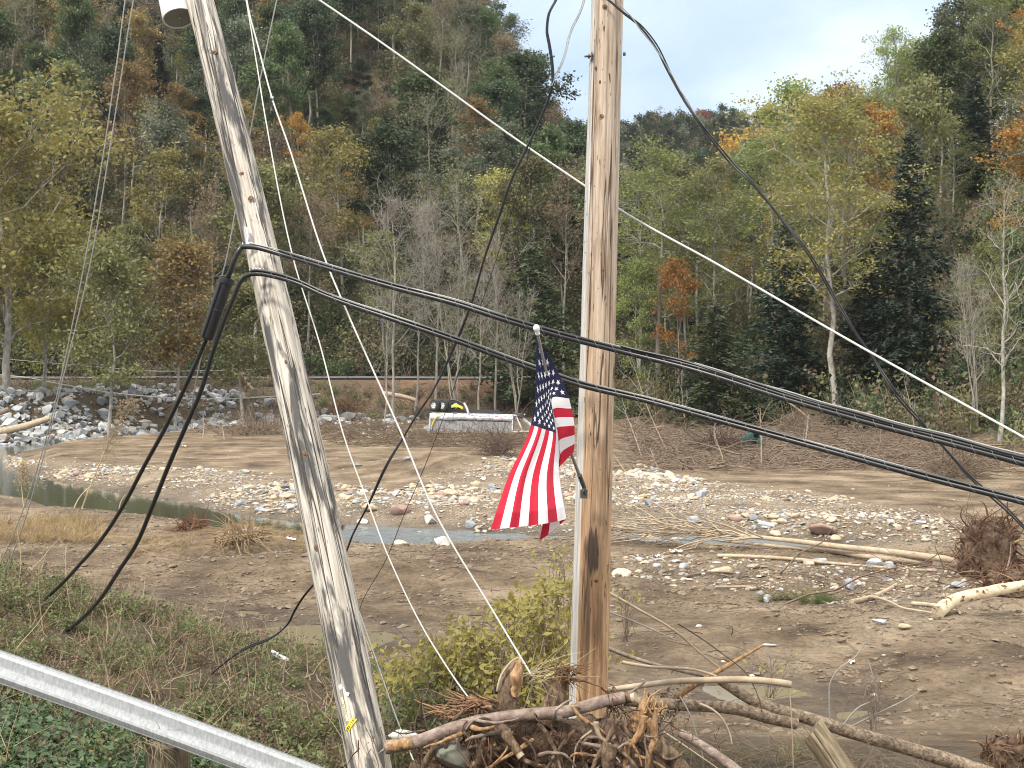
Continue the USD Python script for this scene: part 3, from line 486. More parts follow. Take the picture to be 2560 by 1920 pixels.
def hemlock_mesh(seed, Ht=19.0, rad=.17, leaves=7000, lsize=.4, low=.06):
    g = np.random.default_rng(seed); zz = np.linspace(0, 1, 8); tp = np.c_[np.cumsum(g.normal(size=(8, 2)) * .04, axis=0), Ht * zz]; T = [tubes(tp[None], (.2 * (1 - .93 * zz))[None], 6)]
    n = 120; h = low + (1 - low) * np.linspace(0, 1, n) ** .9 * .985; th = np.arange(n) * 2.39996 + g.normal(size=n) * .3; L = rad * Ht * (1 - h) ** .75 * g.uniform(.6, 1.15, n) + .25
    D = np.stack([np.cos(th), np.sin(th), np.full(n, .12)], 1); base = np.c_[np.interp(h, zz, tp[:, 0]), np.interp(h, zz, tp[:, 1]), h * Ht]
    P, R = limbs(g, base, D, L, np.full(n, .035), K=5, droop=.32, wob=.05); T.append(tubes(P, R, 3))
    w = L ** 1.5; ii = g.choice(n, leaves, p=w / w.sum()); s = g.beta(1.6, 1.1, leaves) * (P.shape[1] - 1); i0 = np.clip(s.astype(int), 0, 3); c = P[ii, i0] + (P[ii, i0 + 1] - P[ii, i0]) * (s - i0)[:, None]
    side = np.stack([-np.sin(th[ii]), np.cos(th[ii]), np.zeros(leaves)], 1); c = c + side * (g.normal(size=leaves) * .13 * L[ii] * (1.15 - s / 4) * 1.6)[:, None] + [0, 0, -.1] + g.normal(size=(leaves, 3)) * .12
    c[:, 2] -= np.abs(g.normal(size=leaves)) * .22
    return join(*T), quads(c, g.normal(size=(leaves, 3)) * .4 + [0, 0, .8], lsize * g.uniform(.6, 1.4, leaves), 2.2, -.08, g)

KIND = {}
def kind(name, meshes, bark, leaf):
    path = f'{KINDS}/{name}'; UsdGeom.Xform.Define(stage, path); tr, cr = meshes
    usdkit.mesh(stage, path + '/trunk', tr, MAT[bark], smooth=True)
    if cr is not None: usdkit.mesh(stage, path + '/crown', cr, MAT[leaf])
    KIND[name] = path; v = tr[0] if cr is None else np.vstack([tr[0], cr[0]]); KH[name] = float(np.percentile(v[:, 2], 99.5))
KH = {}
SP = []                                                            # (kind, species word, look words)
def add_kind(name, meshes, bark, leaf): kind(name, meshes, bark, leaf)
for i in range(3): add_kind(f'dark_oak_{i}', tree_mesh(10 + i, leaves=6200, lsize=.4, lspread=.55, nprim=20), 'bark_grey', 'leaf_dark')
for i in range(3): add_kind(f'green_maple_{i}', tree_mesh(20 + i, leaves=6000, lsize=.39, lspread=.55), 'bark_grey', 'leaf_green')
for i in range(2): add_kind(f'grey_oak_{i}', tree_mesh(30 + i, leaves=5200, lsize=.37, lspread=.55, cb=.48), 'bark_grey', 'leaf_grey')
for i in range(3): add_kind(f'olive_beech_{i}', tree_mesh(40 + i, leaves=4800, lsize=.38, lspread=.55), 'bark_grey', 'leaf_olive')
for i in range(2): add_kind(f'yellow_poplar_{i}', tree_mesh(50 + i, leaves=4600, lsize=.34, lspread=.65, cb=.3), 'bark_pale', 'leaf_yellow')
for i in range(2): add_kind(f'rust_oak_{i}', tree_mesh(60 + i, leaves=4800, lsize=.36, lspread=.5), 'bark_grey', 'leaf_rust')
for i in range(2): add_kind(f'brown_oak_{i}', tree_mesh(70 + i, leaves=3400, lsize=.28, lspread=.6, nter=2), 'bark_grey', 'leaf_brown')
add_kind('orange_maple', tree_mesh(80, leaves=5200, lsize=.36, lspread=.55, cb=.25, spread=.27), 'bark_grey', 'leaf_orange')
add_kind('red_maple', tree_mesh(82, leaves=4600, lsize=.36, lspread=.5, cb=.35), 'bark_grey', 'leaf_red')
for i in range(3): add_kind(f'bare_tree_{i}', tree_mesh(90 + i, leaves=0, nprim=14, nsec=5, nter=4, twigs=3, spread=.24, cb=.35, elev=(40, 72), r=.14), 'bark_grey', None)
add_kind('bare_tree_clump', tree_mesh(97, leaves=0, nprim=10, nsec=4, nter=3, twigs=2, spread=.2, cb=.3, elev=(45, 75), trunks=4, r=.12), 'bark_grey', None)
for i in range(2): add_kind(f'thin_leaf_tree_{i}', tree_mesh(100 + i, leaves=1100, lsize=.3, nprim=13, nsec=4, nter=4, twigs=1, spread=.24, cb=.4, r=.13), 'bark_grey', 'leaf_olive')
for i in range(2): add_kind(f'hemlock_{i}', hemlock_mesh(110 + i), 'bark_dark', 'leaf_hemlock')
add_kind('hemlock_light', hemlock_mesh(113, Ht=14, rad=.26, leaves=6000, lsize=.42), 'bark_dark', 'leaf_hemlock_light')
add_kind('sycamore_0', tree_mesh(120, Ht=18, leaves=11000, lsize=.36, lspread=.8, cb=.14, spread=.34, r=.24, nprim=18, nsec=6, nter=1), 'bark_pale', 'leaf_yellow')
add_kind('sycamore_1', tree_mesh(121, Ht=16, leaves=8000, lsize=.33, lspread=.7, cb=.28, spread=.26, r=.17, nprim=16, nter=1), 'bark_pale', 'leaf_olive')
add_kind('sycamore_2', tree_mesh(122, Ht=16, leaves=6500, lsize=.32, lspread=.65, cb=.3, spread=.2, r=.15, nprim=18, nter=2, elev=(45, 70)), 'bark_pale', 'leaf_rust')
for i in range(3): add_kind(f'locust_{i}', tree_mesh(130 + i, Ht=24, leaves=8500, lsize=.27, lspread=.6, flat=.35, cb=.3, spread=.22, r=.26, nprim=22, nsec=6, nter=2, elev=(15, 55), up=1.0), 'bark_grey', ['leaf_lime', 'leaf_olive', 'leaf_lime'][i])
add_kind('lime_maple', tree_mesh(140, leaves=6500, lsize=.3, lspread=.6, cb=.2), 'bark_grey', 'leaf_lime')
add_kind('walnut', tree_mesh(150, Ht=28, leaves=9500, lsize=.29, lspread=.6, flat=.4, cb=.35, spread=.2, r=.27, nprim=24, nsec=6, nter=3, twigs=1, elev=(20, 60), up=.9), 'bark_pale', 'leaf_yellow')
add_kind('snag_tree', tree_mesh(151, Ht=26, leaves=1500, lsize=.27, cb=.25, spread=.2, r=.24, nprim=20, nsec=5, nter=3, twigs=1, elev=(20, 60)), 'bark_pale', 'leaf_lime')

def plant(kindname, name, label, cat, x, y, height_, rot=None, group=None, widen=1.0, dz=-.25):
    path = '/World/' + numbered(name); X = UsdGeom.Xform.Define(stage, path); s = height_ / KH[kindname]
    X.AddTranslateOp().Set(Gf.Vec3d(float(x), float(y), float(H(x, y)) + dz)); X.AddRotateZOp().Set(float(rng.uniform(0, 360) if rot is None else rot)); X.AddScaleOp().Set(Gf.Vec3f(s * widen, s * widen, s))
    X.GetPrim().GetReferences().AddInternalReference(KIND[kindname]); X.GetPrim().SetInstanceable(True); tag(X, label, cat, group); TREES.append((x, y)); return path
TREES = []
def plant_px(kindname, name, label, px, pyb, pyt, Y=None, cat='tree', widen=1.0, rot=None, dz=-.25):
    """A single tree standing where the photograph shows its foot (px, pyb), as tall as its top (pyt) there."""
    p = ground_at(px, pyb, 20) if Y is None else None
    if p is None: q = W(px, pyb, Y); p = np.array([q[0], Y, float(H(q[0], Y))])
    top = W(px, pyt, p[1])[2]; return plant(kindname, name, label, cat, p[0], p[1], top - p[2], rot, None, widen, dz)

# trees one can point at
plant_px('sycamore_0', 'sycamore_tree', 'big yellow-leaved sycamore with pale limbs at the left edge of the photo', 20, 1010, 190, 124, widen=1.1)
plant_px('sycamore_0', 'sycamore_tree', 'wide yellow sycamore bough low beside the left edge above the riprap', 110, 960, 500, 128, widen=1.0)
plant_px('sycamore_1', 'sycamore_tree', 'yellow-green sycamore on the riprap, first from the left with a bare foot', 272, 1045, 590, 120, widen=1.0)
plant_px('sycamore_2', 'sycamore_tree', 'rust-leaved slender sycamore on the riprap behind the hanging cables', 438, 1015, 585, 124, widen=1.1)
plant_px('sycamore_1', 'sycamore_tree', 'small yellow-green tree on the bank just left of the leaning pole', 606, 1000, 700, 126, widen=1.2)
plant_px('red_maple', 'maple_tree', 'crimson maple high on the left hillside right of the guy wires', 882, 345, 185, 232, widen=1.1)
plant_px('orange_maple', 'maple_tree', 'orange maple on the hillside between the leaning pole and the guy wires', 745, 430, 280, 200, widen=.9)
plant_px('orange_maple', 'maple_tree', 'small orange maple above the cables in the middle of the left hillside', 900, 560, 420, 185, widen=1.0)
plant_px('orange_maple', 'maple_tree', 'orange maple glowing at the foot of the hill just right of the upright pole', 1700, 1010, 640, 131, widen=.7)
plant_px('walnut', 'walnut_tree', 'tall pale-trunked tree with sparse yellow-green crown on the right bank', 2093, 1080, 195, 118, widen=1.15)
plant_px('snag_tree', 'birch_tree', 'thin grey-barked tree with few leaves nearest the right edge', 2497, 1130, 420, 94, widen=1.0)
plant_px('hemlock_0', 'hemlock_tree', 'tall dark hemlock cone in front of the right hillside, lower of two', 2275, 1060, 335, 117, widen=1.15)
plant_px('hemlock_1', 'hemlock_tree', 'dark hemlock cone highest on the right hillside near the edge', 2435, 560, 185, 150, widen=1.7)
plant_px('hemlock_light', 'hemlock_tree', 'broad low dark hemlock at the right bank beside the upright pole', 1790, 1075, 760, 122, widen=1.6)
plant_px('hemlock_1', 'hemlock_tree', 'dark hemlock mass behind the pale-trunked tree on the right bank', 1960, 1060, 560, 128, widen=1.7)
plant_px('hemlock_0', 'hemlock_tree', 'dark hemlock filling the gap between the two pale trunks on the right', 2180, 1060, 600, 122, widen=1.9)
plant_px('hemlock_light', 'hemlock_tree', 'dark green hemlock sapling behind the flag and left of the upright pole', 1330, 985, 600, 140, widen=1.2)
plant_px('lime_maple', 'maple_tree', 'green maple standing right behind the upright pole at cable height', 1600, 1010, 640, 138, widen=.8)
plant_px('orange_maple', 'maple_tree', 'orange maple high on the right hillside left of the hemlock cones', 2200, 640, 250, 165, widen=.9)
plant_px('orange_maple', 'maple_tree', 'orange maple on the right hillside directly beneath the higher hemlock cone', 2140, 700, 400, 150, widen=.9)
plant_px('orange_maple', 'maple_tree', 'orange maple at roadside on the left hill behind the hanging wires', 130, 330, 150, 215, widen=.9)
plant_px('locust_0', 'locust_tree', 'tall yellow-green locust with layered leaves right of the upright pole', 1640, 980, 350, 140, widen=1.1)
plant_px('locust_1', 'locust_tree', 'olive-leaved locust between the upright pole and the black drop cable', 1790, 990, 380, 138, widen=1.1)
plant_px('locust_2', 'locust_tree', 'yellow-green locust under the skyline notch on the right', 1930, 990, 330, 140, widen=1.2)
for k, (px, pyb, pyt, Y, lab) in enumerate([(985, 1040, 430, 131, 'grey leafless trunk left in the thicket behind the overturned truck'), (1092, 1030, 480, 133, 'thickest pale leafless trunk behind the wheels of the overturned truck'), (1035, 1035, 560, 134, 'leafless tree between two pale trunks behind the overturned truck'),
        (1140, 1030, 600, 132, 'leafless tree above the middle of the overturned truck'), (1195, 1030, 640, 131, 'thin dark leafless trunk above the right half of the overturned truck'), (1240, 1025, 560, 136, 'leafless tree behind the flag'), (960, 1035, 700, 129, 'slim leafless tree by the fallen log left of the truck'), (1290, 1020, 700, 133, 'leafless sapling just left of the upright pole')]):
    plant_px(['bare_tree_0', 'bare_tree_1', 'bare_tree_2', 'bare_tree_clump'][k % 4], 'bare_tree', lab, px, pyb, pyt, Y, widen=1.15)
plant_px('bare_tree_clump', 'bare_tree', 'bare bleached tree low on the right edge beside the grey-barked tree', 2440, 1090, 620, 100)
for k, (px, pyt, Y, kn, lab) in enumerate([(1215, 70, 268, 'dark_oak_0', 'round-crowned tree standing out against the sky on the left ridge'), (1290, 130, 262, 'green_maple_1', 'small dark crown against the sky at the end of the left ridge'), (1335, 145, 262, 'dark_oak_1', 'last dark crown of the left ridge, just left of the black drop cable'),
        (1150, -10, 275, 'thin_leaf_tree_0', 'airy tree with sky showing through at the top of the left ridge'), (1245, 110, 268, 'bare_tree_1', 'bare twiggy tree on the left ridge against the sky')]):
    x = (px - 1280) / FPX * Y; gz = float(H(x, Y)); plant(kn, 'ridge_tree', lab, 'tree', x, Y, max(10, W(px, pyt, Y)[2] - gz), None, None, 1.0)

# the hillside woods: every tree an individual
LOOKWORD = {'dark_oak': 'dark green broadleaf', 'green_maple': 'mid-green broadleaf', 'grey_oak': 'grey-green broadleaf', 'olive_beech': 'olive broadleaf', 'yellow_poplar': 'yellow broadleaf', 'rust_oak': 'rust-brown broadleaf', 'brown_oak': 'thin brown-leaved tree',
            'orange_maple': 'orange-leaved tree', 'bare_tree': 'leafless grey tree', 'thin_leaf_tree': 'half-bare olive tree', 'hemlock': 'dark conical hemlock', 'hemlock_light': 'light green low hemlock', 'locust': 'layered yellow-green tree', 'lime_maple': 'bright yellow-green tree', 'sycamore': 'pale-limbed yellow tree', 'red_maple': 'crimson-leaved tree'}
TYPE = {'hemlock': 'hemlock_tree', 'hemlock_light': 'hemlock_tree', 'bare_tree': 'bare_tree', 'thin_leaf_tree': 'half_bare_tree', 'locust': 'locust_tree'}
def family(k):
    b = k.rstrip('0123456789').rstrip('_'); return 'bare_tree' if b == 'bare_tree_clump' else b
COLS = [(150, 'at the left edge'), (330, 'behind the hanging grey wires'), (480, 'left of the leaning pole'), (640, 'behind the leaning pole'), (780, 'by the guy wires'), (950, 'right of the guy wires'), (1130, 'under the white wire'), (1300, 'left of the drop cable'), (1480, 'behind the flag'), (1620, 'beside the upright pole'),
        (1800, 'right of the upright pole'), (1980, 'left of the pale-trunked tree'), (2150, 'behind the pale-trunked tree'), (2330, 'by the hemlock cones'), (2470, 'above the cables'), (9999, 'at the right edge')]
def place_word(px, py, side):
    col = next(w for lim, w in COLS if px < lim)
    row = ('roadside' if py > 830 else 'low' if py > 690 else 'lower middle' if py > 550 else 'middle' if py > 410 else 'upper middle' if py > 270 else 'high' if py > 120 else 'topmost') if side == 'left' else ('lowest' if py > 850 else 'low' if py > 700 else 'middle' if py > 550 else 'upper middle' if py > 420 else 'high' if py > 290 else 'topmost')
    return f'{row} on {side} hill {col}'
def forest(cells, kinds, weights, side, hmin, hmax, group, mind):
    near = [np.array(t) for t in TREES]
    pick = np.random.default_rng(5 if side == 'left' else 6)
    for x, y in cells:
        if near and np.min(np.hypot(*(np.array(near) - [x, y]).T)) < mind: continue
        k = kinds(x, y, pick, weights); ht = pick.uniform(hmin, hmax) * (.8 if 'bare' in k or 'hemlock_light' in k else 1)
        z = float(H(x, y)); px, py = project(np.array([[x, y, z + ht * .6]])); px, py = float(px[0]), float(py[0])
        if not (-160 < px < 2720): continue
        pyt = float(project(np.array([[x, y, z + ht]]))[1][0])
        if float(project(np.array([[x, y, z]]))[1][0]) < -40: continue
        for p0, p1, Y0, pyb in KEEP:                                # lower trees only in front of the ones that can be pointed at
            if p0 - 30 < px < p1 + 30 and y < Y0 + 2 and pyt < pyb: ht = max(7.0, z * 0 + ht * .45)
        fam = family(k); nm = TYPE.get(fam, 'broadleaf_tree'); lab = f'{LOOKWORD[fam]} {place_word(px, py, side)}'
        plant(k, nm, lab, 'tree', x, y, ht, None, f'{LOOKWORD[fam]}s {place_word(px, py, side)}', pick.uniform(.85, 1.15))
        near.append(np.array([x, y]))
KEEP = [(2195, 2350, 118, 1000), (2060, 2130, 118, 1000), (1640, 1765, 131, 1000), (2365, 2500, 150, 480), (835, 930, 230, 300), (700, 790, 198, 400), (2150, 2250, 163, 420)]
def jitter(x0, x1, y0, y1, dx, dy, seed):
    g = np.random.default_rng(seed); out = []
    for j, y in enumerate(np.arange(y0, y1, dy)):
        for x in np.arange(x0 + (j % 2) * dx / 2, x1, dx): out.append((x + g.uniform(-.35, .35) * dx, y + g.uniform(-.35, .35) * dy))
    return out
def k_left(x, y, g, w):
    n = meshkit.noise(np.array([[x / 26, y / 26, .3]]), 3)[0]; px = 1280 + FPX * x / y
    roadside = y < 170
    if roadside and px < 700: names, w = ['yellow_poplar_0', 'yellow_poplar_1', 'olive_beech_0', 'green_maple_0', 'hemlock_light', 'olive_beech_2', 'brown_oak_0'], [3, 3, 3, 3, 2, 3, 1]
    elif roadside: names, w = ['bare_tree_0', 'bare_tree_1', 'thin_leaf_tree_0', 'hemlock_light', 'green_maple_1', 'olive_beech_1', 'brown_oak_1', 'yellow_poplar_1'], [2, 2, 2, 2, 2, 2, 2, 1]
    else:
        names = ['dark_oak_0', 'dark_oak_1', 'dark_oak_2', 'green_maple_0', 'green_maple_1', 'green_maple_2', 'grey_oak_0', 'grey_oak_1', 'olive_beech_0', 'olive_beech_1', 'rust_oak_0', 'rust_oak_1', 'brown_oak_0', 'brown_oak_1', 'bare_tree_0', 'bare_tree_2', 'thin_leaf_tree_0', 'thin_leaf_tree_1', 'hemlock_0', 'yellow_poplar_0', 'orange_maple']
        w = np.array([2.4, 2.4, 2.4, 1.8, 1.8, 1.8, 2.2, 2.2, 2.2, 2.2, 1.2, 1.2, 1.5, 1.5, 1.3, 1.3, 1.6, 1.6, 1.2, .9, .45], float)
        if n > .58 or px < 420: w[10:14] *= 2.0; w[20] *= 3
        if n < .42: w[:3] *= 1.8; w[18] *= 1.6
        if px > 900: w[6:8] *= 1.6
    w = np.array(w, float); return names[g.choice(len(names), p=w / w.sum())]
def k_right(x, y, g, w):
    px = 1280 + FPX * x / y; d = 1
    names = ['locust_0', 'locust_1', 'locust_2', 'lime_maple', 'olive_beech_0', 'green_maple_0', 'green_maple_2', 'hemlock_0', 'hemlock_1', 'orange_maple', 'thin_leaf_tree_1', 'bare_tree_1', 'grey_oak_0', 'yellow_poplar_0']
    w = np.array([3, 2.5, 3, 3, 1.5, 2, 2, 1, 1, .5, 1, .8, 1.2, 1.2], float)
    if px > 2200: w[5:7] *= 2; w[3] *= 1.5
    if 2100 < px < 2350: w[9] *= 2.5; w[13] *= 2
    return names[g.choice(len(names), p=w / w.sum())]
cells = [c for c in jitter(-125, 32, 157, 300, 7.4, 7.2, 1) if -.40 * c[1] - 4 < c[0] < .06 * c[1] + 8 and c[0] < 9 + (c[1] - 157) * .10]
forest(cells, k_left, None, 'left', 16, 25, 'woods of the left hillside', 4.2)
cells = [c for c in jitter(8, 130, 95, 290, 7.0, 7.0, 2) if toe_distance(np.array([c[0]]), np.array([c[1]]), VALLEY)[0] > (4 if c[1] > 128 else 7) and c[0] < .40 * c[1] + 3]
forest(cells, k_right, None, 'right', 17, 26, 'woods of the right hillside', 4.5)

def instancer(path, protos, P, idx_, S, yaw, label, cat=None, tilt=None, kind_='stuff', parent=None):
    pi = UsdGeom.PointInstancer.Define(stage, path); targets = []
    for k, (nm, ms) in enumerate(protos):
        pp = f'{path}/kinds/{nm}'
        if len(ms) == 1: usdkit.mesh(stage, pp, ms[0][0], ms[0][1], smooth=ms[0][2] if len(ms[0]) > 2 else False)
        else:
            UsdGeom.Xform.Define(stage, pp)
            for q, m in enumerate(ms): usdkit.mesh(stage, f'{pp}/{["stems", "leaves", "tips"][q]}', m[0], m[1], smooth=m[2] if len(m) > 2 else False)
        targets.append(pp)
    pi.CreatePrototypesRel().SetTargets([Sdf.Path(t) for t in targets])
    pi.CreatePositionsAttr(Vt.Vec3fArray.FromNumpy(np.asarray(P, np.float32))); pi.CreateProtoIndicesAttr(Vt.IntArray.FromNumpy(np.asarray(idx_, np.int32)))
    S = np.asarray(S, np.float32); S = np.repeat(S[:, None], 3, 1) if S.ndim == 1 else S; pi.CreateScalesAttr(Vt.Vec3fArray.FromNumpy(S))
    h = np.asarray(yaw) / 2; q = np.c_[np.cos(h), np.zeros_like(h), np.zeros_like(h), np.sin(h)]
    if tilt is not None:                                            # tilt about x first, then the turn about z
        t = np.asarray(tilt) / 2; q = np.c_[np.cos(h) * np.cos(t), np.cos(h) * np.sin(t), np.sin(h) * np.sin(t), np.sin(h) * np.cos(t)]
    pi.CreateOrientationsAttr(Vt.QuathArray([Gf.Quath(float(a), float(b), float(c), float(d)) for a, b, c, d in q]))
    tag(pi, label, cat, None, kind_); return pi

# far ridge in the gap: a wood that reads as one mass
g = np.random.default_rng(31); n = 900; yy = g.uniform(320, 640, n); xx = yy * g.uniform(-.02, .30, n)
ok = (H(xx, yy) > 3); xx, yy = xx[ok], yy[ok]
fk = [('dark', tree_mesh(200, leaves=1600, lsize=.75, lspread=.8, nter=0, nprim=12, nsec=3)), ('grey', tree_mesh(201, leaves=1500, lsize=.75, lspread=.8, nprim=12, nsec=3)), ('bare', tree_mesh(202, leaves=300, lsize=.5, nprim=12, nsec=4, nter=2)), ('rust', tree_mesh(203, leaves=1400, lsize=.7, lspread=.8, nprim=12, nsec=3)), ('fir', hemlock_mesh(204, leaves=1500, lsize=.9))]
fm = {'dark': 'leaf_dark', 'grey': 'leaf_grey', 'bare': 'leaf_brown', 'rust': 'leaf_red', 'fir': 'leaf_hemlock'}
instancer('/World/distant_forest', [(a, [(b[0], MAT['bark_grey'], True), (b[1], MAT[fm[a]])]) for a, b in fk], np.c_[xx, yy, H(xx, yy) - .3], g.choice(5, len(xx), p=[.38, .25, .15, .05, .17]), g.uniform(.75, 1.15, len(xx)), g.uniform(0, 6.28, len(xx)), 'hazy mixed wood on the far ridge in the gap between the hills', 'forest')

# shrubs and saplings under the woods
g = np.random.default_rng(33)
def shrub(seed, h=1.6, n=420, ls=.2, stems=9):
    q = np.random.default_rng(seed); d = nrm(np.c_[q.normal(size=(stems, 2)) * .5, np.ones(stems)]); P, R = limbs(q, np.zeros((stems, 3)) + q.normal(size=(stems, 3)) * [.15, .15, 0], d, h * q.uniform(.6, 1.1, stems), np.full(stems, .018), K=4)
    c = P[q.integers(0, stems, n), q.integers(1, 4, n)] + q.normal(size=(n, 3)) * .3 * h / 1.6; return tubes(P, R, 3), quads(c, q.normal(size=(n, 3)) + [0, 0, .7], ls * q.uniform(.6, 1.3, n), 1.7, .05, q)
N = 6200; xx = np.r_[g.uniform(-105, 14, 3900), g.uniform(8, 85, N - 3900)]; yy = np.r_[g.uniform(155.5, 290, 3900), g.uniform(88, 230, N - 3900)]
yy[:800] = g.uniform(155.5, 168, 800)
d = toe_distance(xx, yy, VALLEY); ok = np.where(xx < 9, yy > 155, d > 1.5) & (np.abs(xx) < .41 * yy); xx, yy = xx[ok], yy[ok]
instancer('/World/undergrowth', [(f'shrub_{i}', [(a, MAT['twig']), (b, MAT[m])]) for i, (m, (a, b)) in enumerate(zip(['leaf_green', 'leaf_olive', 'leaf_brown', 'leaf_dark', 'leaf_dead'], [shrub(300 + i, n=[420, 380, 240, 420, 120][i]) for i in range(5)]))], np.c_[xx, yy, H(xx, yy) - .05], g.choice(5, len(xx), p=[.22, .2, .2, .2, .18]), g.uniform(.7, 2.4, len(xx)), g.uniform(0, 6.28, len(xx)), 'low shrubs and saplings under the trees of both hillsides', 'undergrowth')
#PART3
# ---------------------------------------------------------------- stones
def stone(seed, sub=2, flat=.62, ang=.5):
    """ang > .4: a broken angular block; else a water-worn cobble."""
    g = np.random.default_rng(seed); sc = np.array([g.uniform(.95, 1.3), g.uniform(.7, 1.0), flat * g.uniform(.8, 1.2)])
    if ang > .4:
        h = trimesh.convex.convex_hull(nrm(g.normal(size=(int(g.integers(9, 15)), 3))) * g.uniform(.8, 1.05, (1, 3))); m = h.subdivide().subdivide() if sub > 2 else h.subdivide() if sub > 1 else h; v = m.vertices.copy()
        n = nrm(v); v = v - n * (.10 * np.clip(np.linalg.norm(v, axis=1, keepdims=True) - .82, 0, 1) * 3)           # blunt the corners
    else:
        h = trimesh.convex.convex_hull(nrm(g.normal(size=(16, 3)))); m = h.subdivide() if sub > 1 else h; m = m.subdivide() if sub > 2 else m; v = m.vertices.copy()
        if sub > 1: v = .55 * v + .45 * nrm(v)
    v = v * (1 + .16 * (meshkit.fbm(v * 2.2 + seed, 3, seed)[:, None] - .5)) * sc
    return v * .5, m.faces
ROCK_KINDS = '/World/rock_kinds'; stage.CreateClassPrim(ROCK_KINDS)
def rock_kind(nm, ms, mat):
    p = f'{ROCK_KINDS}/{nm}'; UsdGeom.Xform.Define(stage, p); usdkit.mesh(stage, p + '/rock', ms, MAT[mat], smooth=28); return p
RK = {m: [rock_kind(f'{m}_{i}', stone(400 + 10 * j + i, 3, .68 if 'rip' in m else .6, .5 if ('rip' in m or 'grey' in m or 'white' in m) else .3), m) for i in range(4)] for j, m in enumerate(['stone_mixed', 'stone_tan', 'stone_grey', 'stone_riprap', 'stone_red', 'stone_white', 'stone_dark'])}
def put_rock(name, label, cat, mat, x, y, size, group=None, z=None, sink=.22, squash=1.0, g=rng):
    path = '/World/' + numbered(name); X = UsdGeom.Xform.Define(stage, path); zz = float(H(x, y)) if z is None else z
    X.AddTranslateOp().Set(Gf.Vec3d(float(x), float(y), zz + size * (.34 - sink) * squash)); X.AddRotateXYZOp().Set(Gf.Vec3f(*[float(q) for q in (g.uniform(-14, 14), g.uniform(-14, 14), g.uniform(0, 360))])); X.AddScaleOp().Set(Gf.Vec3f(size, size, size * squash))
    X.GetPrim().GetReferences().AddInternalReference(RK[mat][int(g.integers(0, 4))]); X.GetPrim().SetInstanceable(True); tag(X, label, cat, group)
